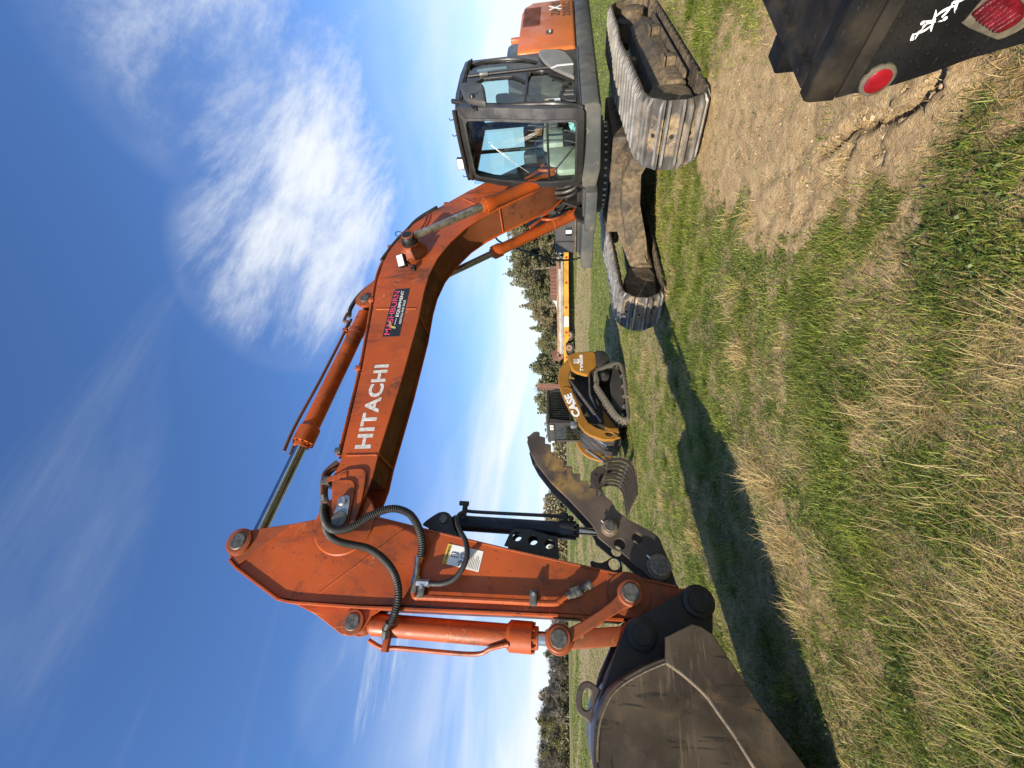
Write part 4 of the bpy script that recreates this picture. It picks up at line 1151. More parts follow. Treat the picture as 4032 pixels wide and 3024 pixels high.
# loose hoses at the elbow (parts of the machine)
def hose(name, pts, r, corr=0.0, mat='rubber', n=10, sub=10):
    mm = MB(); mm.tube(catmull(pts, sub), r, n, corr); return mm.build(name, MAT[mat], EX, smooth=60)
def at_y(pts, ys): return [(p[0], y, p[1]) for p, y in zip(pts, ys)]
h1 = [(5.82,3.891),(5.91,3.855),(6.009,3.775),(6.067,3.669),(6.069,3.548),(6.023,3.429),(5.945,3.303),(5.892,3.184),(5.879,3.081),(5.917,2.968),(6.018,2.884),(6.146,2.836),(6.259,2.839)]
hose('corrugated_hose', at_y(h1, [0.22, 0.24, 0.27, 0.31, 0.34, 0.36, 0.38, 0.38, 0.36, 0.33, 0.29, 0.26, 0.23]), 0.034, 0.10)
h2 = [(5.827,3.865),(5.917,3.852),(6.029,3.799),(6.112,3.718),(6.157,3.612),(6.181,3.473),(6.21,3.31),(6.279,3.166),(6.374,3.044),(6.478,2.973),(6.58,2.951),(6.681,2.97),(6.761,3.005)]
hose('corrugated_hose', at_y(h2, [0.16, 0.20, 0.23, 0.25, 0.26, 0.27, 0.29, 0.30, 0.31, 0.31, 0.29, 0.25, 0.20]), 0.031, 0.10)
h3 = [(6.461,2.721),(6.455,2.603),(6.411,2.503),(6.311,2.432),(6.212,2.418),(6.11,2.45),(6.019,2.518),(5.923,2.569),(5.849,2.566),(5.816,2.518)]
hose('hydraulic_hose', at_y(h3, [0.24, 0.25, 0.26, 0.28, 0.28, 0.26, 0.22, 0.17, 0.12, 0.10]), 0.023)
fit = [(6.247,2.864),(6.402,2.853),(6.466,2.859),(6.534,2.852),(6.457,2.837),(6.458,2.722)]
m = MB(); m.cyl((fit[0][0], 0.23, fit[0][1]), (fit[1][0], 0.22, fit[1][1]), 0.027, n=12); m.cyl((fit[1][0], 0.22, fit[1][1]), (fit[2][0], 0.22, fit[2][1]), 0.036, n=6); m.cyl((fit[2][0], 0.22, fit[2][1]), (fit[3][0], 0.215, fit[3][1]), 0.03, n=8); m.cyl((fit[4][0], 0.22, fit[4][1]), (fit[5][0], 0.235, fit[5][1]), 0.032, n=6)
m.build('hose_fitting', MAT['zinc'], EX)
f2 = [(6.759,3.028),(6.804,3.053),(6.858,3.069)]
m = MB(); m.cyl((f2[0][0], 0.2, f2[0][1]), (f2[1][0], 0.17, f2[1][1]), 0.03, n=10); m.cyl((f2[1][0], 0.17, f2[1][1]), (f2[2][0], 0.12, f2[2][1]), 0.036, n=6); m.build('hose_fitting', MAT['rubber'], EX)
el = [(5.344,3.931),(5.45,4.004),(5.537,4.009),(5.733,3.945),(5.788,3.939)]
for yy in (0.16, 0.10):
    m = MB(); m.tube(catmull(at_y(el, [0.14 + yy - 0.16, 0.16 + yy - 0.16, 0.18 + yy - 0.16, 0.2 + yy - 0.16, 0.2 + yy - 0.16])), 0.024, 10); m.build('hard_line', MAT['brown_rust'], EX)
    e1, e2 = el[3], el[4]; m = MB(); m.cyl((e1[0], yy + 0.04, e1[1]), (e2[0], yy + 0.05, e2[1] - 0.03), 0.032, n=8); m.build('hose_fitting', MAT['zinc'], EX)
bk = [(5.522,3.721),(5.576,3.952)]
m = MB(); m.bar((bk[0][0], 0.255, bk[0][1]), (bk[1][0], 0.225, bk[1][1]), 0.015, 0.055, (1, 0, 0)); m.build('line_bracket', MAT['orange'], EX, bevel=0.004)
m = MB(); m.box(bk[1][0] - 0.04, bk[1][0] + 0.04, 0.06, 0.235, bk[1][1] - 0.045, bk[1][1] + 0.045); m.build('line_clamp', MAT['pin_steel'], EX, bevel=0.008)

# ---- bucket cylinder and links
LT = [(6.799,1.639)][0]      # joint of rod and links
LA = [(6.458,1.082)][0]       # side link foot on the arm
BK = [(6.503,0.601)][0]       # bucket pin
BL = [(6.738,1.036)][0]      # bucket link pin
o, d = cylinder('bucket_cylinder', (BC[0], 0, BC[1]), (LT[0], 0, LT[1]), 0.90, 0.088, 0.118, 0.052, EX, glen=0.26, foot=0.10)
B0 = Vector((BC[0], 0, BC[1])); nx_ = Vector((-d.z, 0, d.x))
if nx_.x < 0: nx_ = -nx_
m = MB(); m.tube(catmull([B0 + d * 0.12 + nx_ * 0.12, B0 + d * 0.26 + nx_ * 0.165, B0 + d * 0.40 + nx_ * 0.155, B0 + d * 1.02 + nx_ * 0.15, B0 + d * 1.18 + nx_ * 0.10 + Vector((0, 0.06, 0)), B0 + d * 1.33 + nx_ * 0.06 + Vector((0, 0.10, 0))], 8), 0.018, 10); m.build('port_pipe', MAT['orange'], o)
m = MB(); m.ring([(0, 0.094), (0.035, 0.094)], B0 + d * 0.28, B0 + d * 0.315, 24); m.box(-0.02, 0.16, 0.0, 0.06, -0.025, 0.025, Matrix.Translation(B0 + d * 0.3 + Vector((0.03, 0.03, 0)))); m.build('pipe_clamp', MAT['orange'], o, bevel=0.004)
so = [(6.399,1.129),(6.381,1.069),(6.443,1.012),(6.501,1.018),(6.556,1.075),(6.573,1.139),(6.819,1.554),(6.861,1.595),(6.877,1.657),(6.85,1.709),(6.788,1.72),(6.741,1.689),(6.719,1.626),(6.725,1.552),(6.551,1.262),(6.46,1.166)]
for s in (1, -1):
    o = plate('side_link', list(map(tuple, chaikin(so, 1, True))), s * 0.245 - 0.028, s * 0.245 + 0.028, MAT['orange_dirty'], EX, bevel=0.01)
    for (q, rad) in ((LT, 0.095), (LA, 0.10)):
        m = MB(); m.ring([(0, rad), (0.02, rad), (0.03, rad - 0.01), (0.031, rad * 0.7)], (q[0], s * 0.27, q[1]), (q[0], s * 0.302, q[1]), 28); m.build('pin_boss', MAT['orange_dirty'], o)
        m = MB(); m.cyl((q[0], s * 0.22, q[1]), (q[0], s * 0.308, q[1]), rad * 0.68, n=26, bev=0.004); m.build('link_pin', MAT['pin_steel'], o)
m = MB(); m.bar((LT[0], 0, LT[1] - 0.06), (BL[0], 0, BL[1] + 0.05), 0.30, 0.13, (1, 0, 0)); m.cyl((LT[0], -0.2, LT[1]), (LT[0], 0.2, LT[1]), 0.11, n=26); m.cyl((BL[0], -0.2, BL[1]), (BL[0], 0.2, BL[1]), 0.12, n=26)
m.build('bucket_link', MAT['orange_dirty'], EX, bevel=0.01)
m = MB(); m.ring([(0, 0.17), (0.02, 0.165), (0.022, 0.12)], (LA[0], AW, LA[1]), (LA[0], AW + 0.03, LA[1]), 30); m.build('pivot_disc', MAT['orange_dirty'], arm)

# ---- bucket
def bucket_material():
    m, t, b = nodes('bucket_steel'); g = G(t)
    v = g.coord('World'); sv = g.coord('World', (1.5, 1, 6), (0, 0.9, 0)); sv2 = g.coord('World', (7, 1, 1.2), (0, 0.5, 0))
    base = g.mix(g.rng(g.noise(v, 1.5, 7, 0.62), 0.32, 0.7), (0.042, 0.032, 0.024), (0.105, 0.077, 0.047))
    base = g.mix(g.rng(g.noise(v, 2.6, 8, 0.7, 1.2), 0.50, 0.72, 0, 0.7), base, (0.155, 0.105, 0.055))
    base = g.mix(g.math('MULTIPLY', g.rng(g.noise(sv2, 1.2, 7, 0.62, 2.2), 0.57, 0.64), g.rng(g.noise(v, 24, 5), 0.3, 0.6, 0.3, 0.9)), base, (0.020, 0.018, 0.015))
    d1 = g.coord('World', (1.2, 1, 14), (0, 0.75, 0))
    base = g.mix(g.math('MULTIPLY', g.rng(g.noise(d1, 2.2, 6, 0.6, 0.4), 0.56, 0.66), g.rng(g.noise(v, 1.9, 4), 0.45, 0.62, 0, 0.7)), base, (0.17, 0.125, 0.075))
    d2 = g.coord('World', (1.0, 1, 6), (0, 0.95, 0))
    base = g.mix(g.math('MULTIPLY', g.rng(g.noise(d2, 2.0, 7, 0.65, 0.5), 0.57, 0.63), g.rng(g.noise(v, 1.4, 4), 0.5, 0.6, 0, 0.9)), base, (0.016, 0.014, 0.012))
    base = g.mix(g.rng(g.noise(v, 60, 3), 0.70, 0.74, 0, 0.5), base, (0.26, 0.21, 0.14))
    g.l(base, b.inputs['Base Color'])
    g.l(g.rng(g.noise(v, 6, 6), 0.3, 0.7, 0.30, 0.55), b.inputs['Roughness'])
    b.inputs['Metallic'].default_value = 0.3
    g.l(g.bump(g.noise(sv, 12, 6), 0.12, 0.006), b.inputs['Normal'])
bucket_material()
plain('weld_tan', (0.17, 0.13, 0.085), 0.6, 0.2, var=0.3, scale=40, bump=0.3)
SBW = 0.60
curve = [(6.898,0.93),(6.924,0.999),(6.953,1.068),(6.989,1.137),(7.026,1.206),(7.058,1.252),(7.094,1.294),(7.133,1.322),(7.173,1.346),(7.212,1.366),(7.254,1.381),(7.308,1.392),(7.367,1.399),(7.43,1.402),(7.492,1.397),(7.562,1.377),(7.628,1.334),(7.689,1.262),(7.734,1.154),(7.753,1.009)]
lip = [(7.609,-0.074),(7.634,0.029)]
mouth = [(6.689,0.726),(6.73,0.605),(6.805,0.56),(6.956,0.474),(7.116,0.383),(7.333,0.235),(7.54,0.106),(7.602,0.018)]
side_poly = curve + lip[::-1] + mouth[::-1][1:] + [(6.763,0.916)]
bucket = plate('bucket', side_poly, SBW - 0.02, SBW, MAT['bucket_steel'], EX, bevel=0.004)
plate('side_plate', side_poly, -SBW, -SBW + 0.02, MAT['bucket_steel'], bucket, bevel=0.004)
wr = curve + [lip[1]]
plate('wrapper', strip2(wr, 0.024), -SBW - 0.004, SBW + 0.006, MAT['bucket_steel'], bucket, bevel=0.003)
ck = [(6.758,0.922),(6.67,0.738),(6.68,0.682),(6.722,0.612),(6.802,0.57),(6.953,0.481),(7.112,0.392),(7.328,0.244),(7.533,0.116),(7.591,0.204),(7.506,0.353),(7.38,0.51),(7.239,0.592),(7.133,0.665),(7.069,0.71),(7.022,0.759),(6.953,0.848),(6.903,0.935),(6.873,0.937)]
plate('cheek_plate', ck, SBW, SBW + 0.026, MAT['bucket_steel'], bucket, bevel=0.006)
sm = [(6.905,0.933),(6.956,0.846),(7.025,0.756),(7.073,0.706),(7.137,0.662),(7.243,0.588),(7.386,0.506)]
seam('weld_seam', [(x, SBW + 0.012, z) for x, z in catmull(sm + [], 4)] if False else [(p.x, SBW + 0.010, p.y) for p in catmull(sm, 4)], 0.009, MAT['weld_tan'], bucket)
sm = [(6.901,0.931),(6.957,1.069),(7.029,1.207),(7.096,1.293),(7.174,1.345),(7.254,1.379),(7.366,1.398),(7.429,1.401)]
seam('weld_seam', [(p.x, SBW + 0.004, p.y) for p in catmull(sm, 4)], 0.007, MAT['weld_tan'], bucket)
# ears that carry the bucket on the arm and link pins
er = [(6.422,0.671),(6.404,0.597),(6.427,0.531),(6.484,0.503),(6.594,0.51),(6.735,0.537),(6.89,0.642),(6.994,0.89),(7.034,1.035),(7.083,1.18),(7.152,1.293),(7.157,1.368),(7.013,1.317),(6.894,1.251),(6.744,1.171),(6.689,1.142),(6.651,1.098),(6.552,0.901)]
for s in (1, -1):
    e = plate('bucket_ear', er, s * 0.32 - 0.025, s * 0.32 + 0.025, MAT['black_paint'], bucket, bevel=0.008)
    for q, rad in ((BK, 0.115), (BL, 0.11)):
        m = MB(); m.ring([(0, rad), (0.03, rad), (0.035, rad - 0.008), (0.036, rad * 0.72)], (q[0], s * 0.34, q[1]), (q[0], s * 0.378, q[1]), 30); m.build('pin_boss', MAT['black_paint'], e)
        m = MB(); m.cyl((q[0], s * 0.2, q[1]), (q[0], s * 0.386, q[1]), rad * 0.66, n=26, bev=0.004); m.build('ear_pin', MAT['black_paint'], e)
m = MB(); q = er
m.prism([(7.04,1.153),(6.965,1.01),(6.897,0.865),(6.871,0.861),(6.954,1.107),(7.046,1.252),(7.164,1.337),(7.162,1.298)], -0.31, 0.31); m.build('top_plate', MAT['black_paint'], bucket)
# lifting eye on the back
hk = [(7.081,1.361),(7.058,1.407),(7.057,1.443),(7.079,1.484),(7.129,1.511),(7.208,1.522),(7.251,1.51),(7.279,1.472),(7.292,1.434),(7.331,1.414),(7.288,1.385),(7.231,1.369),(7.237,1.327),(7.169,1.292),(7.113,1.317)]
hh = [(7.117,1.46),(7.105,1.436),(7.108,1.411),(7.13,1.396),(7.2,1.4),(7.23,1.418),(7.24,1.446),(7.224,1.47),(7.193,1.476)]
plate('lifting_eye', list(map(tuple, chaikin(hk, 1, True))), -0.02, 0.03, MAT['thumb_steel'], bucket, holes=[list(map(tuple, chaikin(hh, 1, True)))], bevel=0.008)
# teeth on the lip
for i in range(5):
    y = -0.52 + i * 0.26; b = Vector((lip[0][0], 0, lip[0][1])); b0 = Vector((lip[1][0], 0, lip[1][1])); dr = Vector((mouth[-1][0] - mouth[-2][0], 0, mouth[-1][1] - mouth[-2][1])).normalized()
    m = MB(); a = Vector((mouth[-1][0], y, mouth[-1][1])); e = a + dr * 0.28; n_ = Vector((-dr.z, 0, dr.x))
    m.add([a + Vector((0, -.05, 0)) + n_ * .05, a + Vector((0, .05, 0)) + n_ * .05, a + Vector((0, .05, 0)) - n_ * .03, a + Vector((0, -.05, 0)) - n_ * .03, e + Vector((0, -.03, 0)) + n_ * .005, e + Vector((0, .03, 0)) + n_ * .005, e + Vector((0, .03, 0)) - n_ * .005, e + Vector((0, -.03, 0)) - n_ * .005], [(0, 1, 2, 3), (4, 7, 6, 5), (0, 4, 5, 1), (1, 5, 6, 2), (2, 6, 7, 3), (3, 7, 4, 0)])
    m.build('tooth', MAT['bucket_steel'], bucket, bevel=0.004)

# ---- thumb with its cylinder and stop bracket
def thumb_material():
    m, t, b = nodes('thumb_worn'); g = G(t)
    v = g.coord('World'); sv = g.coord('World', (1, 1, 4), (0, -0.7, 0))
    sp = g.n('ShaderNodeSeparateXYZ'); ge = g.n('ShaderNodeNewGeometry'); g.l(ge.outputs['Position'], sp.inputs[0])
    base = g.mix(g.rng(g.noise(v, 2.6, 6), 0.35, 0.7), (0.048, 0.037, 0.030), (0.12, 0.088, 0.06))
    base = g.mix(g.rng(g.noise(sv, 9, 6, 0.7, 0.7), 0.62, 0.72, 0, 0.5), base, (0.22, 0.17, 0.12))
    worn = g.rng(g.noise(v, 4.5, 7, 0.62, 0.4), 0.40, 0.54)
    wob = g.math('MULTIPLY', g.math('SUBTRACT', g.noise(v, 2.8, 6, 0.65), 0.5), 0.9)
    zone = g.math('MULTIPLY', g.rng(g.math('ADD', sp.outputs[0], wob), 5.70, 5.42), g.rng(g.math('ADD', sp.outputs[2], wob), 1.78, 1.62))
    zone = g.math('MULTIPLY', zone, g.rng(g.math('ADD', sp.outputs[2], wob), 1.10, 1.3))
    g.l(g.mix(g.math('MULTIPLY', worn, zone), base, (0.29, 0.175, 0.05)), b.inputs['Base Color'])
    g.l(g.rng(g.noise(v, 8, 5), 0.3, 0.7, 0.38, 0.65), b.inputs['Roughness'])
    b.inputs['Metallic'].default_value = 0.2
    g.l(g.bump(g.noise(v, 30, 6), 0.15, 0.005), b.inputs['Normal'])
thumb_material()
TY = 0.16
tpy = [(5.115,1.957),(5.052,1.943),(5.004,1.894),(4.998,1.859),(5.009,1.833),(5.048,1.834),(5.065,1.777),(5.132,1.776),(5.141,1.719),(5.221,1.716),(5.231,1.65),(5.29,1.648),(5.3,1.585),(5.365,1.586),(5.37,1.51),(5.438,1.509),(5.443,1.437),(5.511,1.439),(5.514,1.365),(5.577,1.363),(5.585,1.291),(5.647,1.291),(5.652,1.218),(5.693,1.172),(5.724,1.152),(5.777,1.13),(5.862,1.025),(5.965,0.826),(6.005,0.785),(6.117,0.751),(6.194,0.726),(6.247,0.716),(6.3,0.729),(6.339,0.769),(6.356,0.826),(6.336,0.886),(6.287,0.944),(6.198,1.039),(6.138,1.107),(6.131,1.131),(6.115,1.18),(6.016,1.304),(5.989,1.307),(5.914,1.346),(5.838,1.413),(5.688,1.552),(5.539,1.708),(5.352,1.854),(5.228,1.922)]
tho = [circle2([(6.07,1.12)][0], 0.047, 20), circle2([(6.015,0.966)][0], 0.047, 20)]
thumb = plate('thumb', tpy, TY - 0.032, TY, MAT['thumb_worn'], EX, holes=tho, bevel=0.005)
plate('side_plate', tpy, -TY, -TY + 0.032, MAT['thumb_worn'], thumb, holes=tho, bevel=0.005)
bkp = [(5.042,1.962),(5.154,1.927),(5.278,1.857),(5.471,1.705),(5.626,1.542),(5.781,1.397)]
plate('back_plate', strip2(bkp, -0.02), -TY + 0.03, TY - 0.03, MAT['black_paint'], thumb, bevel=0.004)
TP1, TP2 = [(5.941,1.2)][0], [(6.237,0.818)][0]
for q, rad in ((TP1, 0.062), (TP2, 0.085)):
    m = MB(); m.ring([(0, rad * 1.15), (0.02, rad * 1.15), (0.022, rad), (0.06, rad), (0.066, rad - 0.006), (0.067, rad * 0.72), (0.07, rad * 0.72)], (q[0], TY, q[1]), (q[0], TY + 0.07, q[1]), 28); m.build('pin_boss', MAT['weld_tan'], thumb)
    m = MB(); m.cyl((q[0], -TY, q[1]), (q[0], TY + 0.074, q[1]), rad * 0.68, n=24, bev=0.004); m.build('thumb_pin', MAT['pin_steel'], thumb)
    m = MB(); m.cyl((q[0] - rad * 0.6, TY + 0.03, q[1] + rad * 0.7), (q[0] - rad * 0.95, TY + 0.034, q[1] + rad * 1.1), 0.009, n=8); m.build('grease_fitting', MAT['zinc'], thumb)
TC = [(5.891,2.718)][0]
o, d = cylinder('thumb_cylinder', (TC[0], 0, TC[1]), (TP1[0], 0, TP1[1]), 0.83, 0.072, 0.084, 0.034, EX, mat='black_paint', glen=0.2, foot=0.05)
T0 = Vector((TC[0], 0, TC[1])); nx_ = Vector((-d.z, 0, d.x))
if nx_.x > 0: nx_ = -nx_
m = MB(); m.tube(catmull([T0 + d * 0.16 + nx_ * 0.09, T0 + d * 0.17 + nx_ * 0.14, T0 + d * 0.24 + nx_ * 0.115, T0 + d * 1.12 + nx_ * 0.12, T0 + d * 1.18 + nx_ * 0.09], 6), 0.017, 8); m.build('port_pipe', MAT['black_paint'], o)
m = MB(); m.cyl(T0 + d * 0.16 + nx_ * 0.05, T0 + d * 0.16 + nx_ * 0.20, 0.026, n=8); m.cyl(T0 + d * 0.10 + nx_ * 0.19, T0 + d * 0.19 + nx_ * 0.19, 0.024, n=8); m.build('hose_fitting', MAT['rubber'], o)
m = MB(); m.cyl(T0 + d * 1.13 + nx_ * 0.05, T0 + d * 1.13 + nx_ * 0.15, 0.028, n=8); m.build('hose_fitting', MAT['rubber'], o)
q = [(5.958,2.918),(5.922,2.908),(5.844,2.806),(5.821,2.762),(5.82,2.695),(5.863,2.645),(5.963,2.614),(6.05,2.55),(6.061,2.568)]
for s in (1, -1): plate('thumb_bracket', list(map(tuple, chaikin(q, 1, True))), s * 0.09 - 0.015, s * 0.09 + 0.015, MAT['black_paint'], EX, bevel=0.005)
m = MB(); m.cyl((TC[0], -0.12, TC[1]), (TC[0], 0.125, TC[1]), 0.042, n=22, bev=0.004); m.build('bracket_pin', MAT['pin_steel'], EX)
q = [(6.107,2.129),(5.974,2.075),(5.954,2.038),(5.958,1.899),(5.994,1.761),(6.021,1.668),(6.055,1.652),(6.226,1.638)]
hs = [circle2([(6.023,2.015)][0], 0.042, 18)] + [circle2([(6.051,1.871)][0], 0.042, 18), circle2([(6.079,1.727)][0], 0.042, 18)]
for s in (1, -1): plate('stop_bracket', q, s * 0.10 - 0.012, s * 0.10 + 0.012, MAT['black_paint'], EX, holes=hs, bevel=0.004)
q = [(6.185,1.37),(6.21,1.294),(6.197,1.247),(6.149,1.173),(6.153,1.121),(6.219,1.097),(6.306,1.104),(6.243,1.366)]
h = circle2([(6.21,1.164)][0], 0.05, 18)
plate('rest_lug', list(map(tuple, chaikin(q, 1, True))), -0.01, 0.04, MAT['black_paint'], EX, holes=[h], bevel=0.006)
q = [(6.329,1.126),(6.272,1.031),(6.415,0.763),(6.391,0.663),(6.321,0.695),(6.372,0.698)]
plate('pivot_bracket', [(6.324,1.035),(6.179,0.908),(6.172,0.727),(6.36,0.688),(6.4,0.662)], 0.09, 0.125, MAT['black_paint'], EX, bevel=0.006)
plate('pivot_bracket', [(6.324,1.035),(6.179,0.908),(6.172,0.727),(6.36,0.688),(6.4,0.662)], -0.125, -0.09, MAT['black_paint'], EX, bevel=0.006)



# ================================================================ COMPACT TRACK LOADER
paint('loader_yellow', (0.27, 0.125, 0.018), dark=(0.12, 0.06, 0.02), dust=(0.30, 0.16, 0.05), rough=0.36, grime=0.4, dust_amt=0.3)
paint('loader_dark', (0.035, 0.032, 0.028), dark=(0.01, 0.01, 0.01), dust=(0.09, 0.075, 0.05), rough=0.5, grime=0.4, dust_amt=0.4)
paint('loader_rubber', (0.10, 0.088, 0.068), dark=(0.03, 0.028, 0.024), dust=(0.19, 0.16, 0.11), rough=0.85, grime=0.5, dust_amt=0.7)
plain('loader_steel', (0.13, 0.12, 0.11), 0.35, 0.6, var=0.3)
glass('loader_glass', (0.30, 0.36, 0.36), alpha=0.15)
LD = empty('track_loader', (1.2, -5.25, 0), R(-2))
prop(LD, 'yellow compact track loader with black cage cab and root grapple on the grass', 'loader')
W_ = 1.86     # over the tracks
lo = [(-0.722,0.73),(-0.837,0.5),(-0.924,0.271),(-0.921,0.137),(-0.806,0.066),(-0.548,0.025),(0.307,0.019)] + [(0.09,0.002),(0.577,-0.015),(0.709,0.005),(0.784,0.093),(0.784,0.192),(0.708,0.302),(0.537,0.406),(0.124,0.618),(-0.288,0.832)] + [(-0.286,0.742),(-0.541,0.798),(-0.648,0.782)]
lo = [(x, max(z, 0.012)) for x, z in lo]
lo_s = [tuple(p) for p in chaikin(lo, 1, True)]
inner = offset2(lo_s, 0.065)


def loader_track(y0):
    t = plate('rubber_track', lo_s, y0 - 0.42, y0, MAT['loader_rubber'], LD, holes=[inner], bevel=0.012)
    # tread lugs round the loop
    P = [Vector(p) for p in lo_s]
    if area2(lo_s) < 0: P = P[::-1]
    tot = sum((P[(i + 1) % len(P)] - P[i]).length for i in range(len(P))); n = int(tot / 0.085)
    q = MB(); q.box(-0.024, 0.024, -0.20, 0.0, -0.006, 0.024); lm = q.mesh('tread_lug', 0.006); lm.materials.append(MAT['loader_rubber'])
    acc = 0; i = 0; a = P[0]; b = P[1]; L_ = (b - a).length
    for k in range(n):
        tt = tot * k / n
        while tt > acc + L_: acc += L_; i += 1; a, b = P[i % len(P)], P[(i + 1) % len(P)]; L_ = (b - a).length
        c = a.lerp(b, (tt - acc) / L_); d = (b - a).normalized(); nx = Vector((d.y, -d.x))
        for h in (0, 1):
            o = bpy.data.objects.new('tread_lug', lm); C.objects.link(o); o.parent = t
            cc = c + d * (0.04 * h)
            o.matrix_local = Matrix(((d.x, 0, nx.x, cc.x), (0, 1, 0, y0 - 0.01 - 0.20 * h), (d.y, 0, nx.y, cc.y), (0, 0, 0, 1)))
    f = [(-0.811,0.305),(-0.787,0.182),(-0.507,0.115),(0.228,0.088)] + [(0.481,0.135),(0.557,0.241),(0.343,0.41),(-0.261,0.422)]
    plate('roller_frame', f, y0 - 0.30, y0 - 0.08, MAT['loader_dark'], t, bevel=0.015)
    for (x, z, r_) in (([(-0.798,0.208)][0] + (0.11,)), ([(-0.518,0.114)][0] + (0.085,)), ([(-0.215,0.103)][0] + (0.085,)), ([(0.079,0.093)][0] + (0.085,)), ([(0.365,0.117)][0] + (0.085,)), ([(0.652,0.182)][0] + (0.13,)), ([(-0.547,0.57)][0] + (0.16,))):
        m = MB(); m.ring([(0, r_ * 0.7), (0.02, r_), (0.20, r_), (0.22, r_ * 0.72), (0.25, r_ * 0.3)], (x, y0 - 0.30, z), (x, y0 - 0.04, z), 22); w = m.build('track_wheel', MAT['loader_dark'], t)
        m = MB(); m.cyl((x, y0 - 0.05, z), (x, y0 - 0.025, z), 0.022, n=8); m.build('wheel_hub', MAT['zinc'], w)
    return t


loader_track(0.0); loader_track(-W_ + 0.42)
# chassis
m = MB(); ch = [(-1.255,0.707),(-0.688,0.697),(-0.783,1.065),(-0.925,1.439),(-1.39,1.471),(-1.551,1.234)] + [(0.643,0.564),(0.721,0.655),(0.721,1.142),(0.241,1.306),(-0.391,1.366)]
m.prism([(-1.15, 0.35), (-1.2, 1.25), (-0.5, 1.35), (0.95, 1.15), (1.15, 0.6), (1.15, 0.22), (-0.9, 0.25)], -W_ + 0.45, -0.44); ld_b = m.build('chassis', MAT['loader_dark'], LD, bevel=0.02)
m = MB(); m.box(1.0, 1.2, -W_ + 0.44, -0.43, 0.2, 0.55); m.build('front_sill', MAT['loader_dark'], LD, bevel=0.03)
q = [(0.295,0.615),(0.416,0.534),(0.845,0.269),(0.958,0.227),(0.855,0.586),(0.652,0.592)]; plate('chassis_skirt', q, -0.44, -0.425, MAT['loader_yellow'], LD, bevel=0.004)
# rear panel and bumper
for k, y in enumerate((-0.02, -W_ + 0.14)):
    q = [(-1.298,0.747),(-1.286,1.062),(-1.257,1.323),(-1.225,1.436),(-1.165,1.489),(-0.983,1.467),(-0.782,1.406),(-0.639,1.336),(-0.541,1.086),(-0.524,0.965),(-0.684,0.901),(-0.816,0.742),(-0.966,0.735)]
    rp = plate('rear_panel', list(map(tuple, chaikin(q, 1, True))), y - 0.12, y, MAT['loader_yellow'], LD, bevel=0.03)
    if k == 0:
        a = [(-0.643,1.092),(-1.175,1.094),(-0.645,1.182)]
        al = Vector((a[1][0] - a[0][0], 0, a[1][1] - a[0][1])); uu = Vector((a[2][0] - a[0][0], 0, a[2][1] - a[0][1]))
        lettering('lettering', 'TV450B', (a[0][0], y + 0.002, a[0][1]), al, uu, al.length, uu.length, MAT['white_plain'], rp, bold=0.045, shear=0.15)
        q = [(-1.034,1.337),(-0.905,1.34),(-0.897,1.194),(-1.035,1.19)]; st = plate('sticker', q, y + 0.0005, y + 0.003, MAT['white_plain'], rp, bevel=0.001)
        c = [(-0.97,1.283)][0]; m = MB(); m.cyl((c[0], y + 0.003, c[1]), (c[0], y + 0.005, c[1]), 0.05, n=20); m.build('sticker_emblem', MAT['decal_black'], st)
        m = MB(); m.cyl((c[0], y + 0.005, c[1]), (c[0], y + 0.0065, c[1]), 0.034, n=20); m.build('sticker_emblem', MAT['white_plain'], st)
        m = MB(); m.box(c[0] - 0.022, c[0] + 0.022, y + 0.0065, y + 0.008, c[1] - 0.006, c[1] + 0.006); m.box(c[0] - 0.006, c[0] + 0.006, y + 0.0066, y + 0.0081, c[1] - 0.022, c[1] + 0.022); m.build('sticker_emblem', MAT['decal_black'], st)
        q = [(-1.015,1.016),(-0.805,1.024),(-0.792,0.934),(-0.823,0.833),(-1.022,0.816)]; plate('access_flap', q, y, y + 0.004, MAT['loader_yellow'], rp, bevel=0.003)
m = MB(); m.box(-1.32, -1.1, -W_ + 0.1, -0.08, 0.62, 1.28); m.build('rear_door', MAT['loader_dark'], LD, bevel=0.05)
q = [(-1.328,0.742),(-1.299,0.517),(-1.206,0.44),(-1.036,0.378),(-0.873,0.532),(-0.745,0.665),(-0.83,0.742)]
m = MB(); m.prism(q, -W_ + 0.05, -0.02); rb = m.build('rear_bumper', MAT['loader_dark'], LD, bevel=0.03)
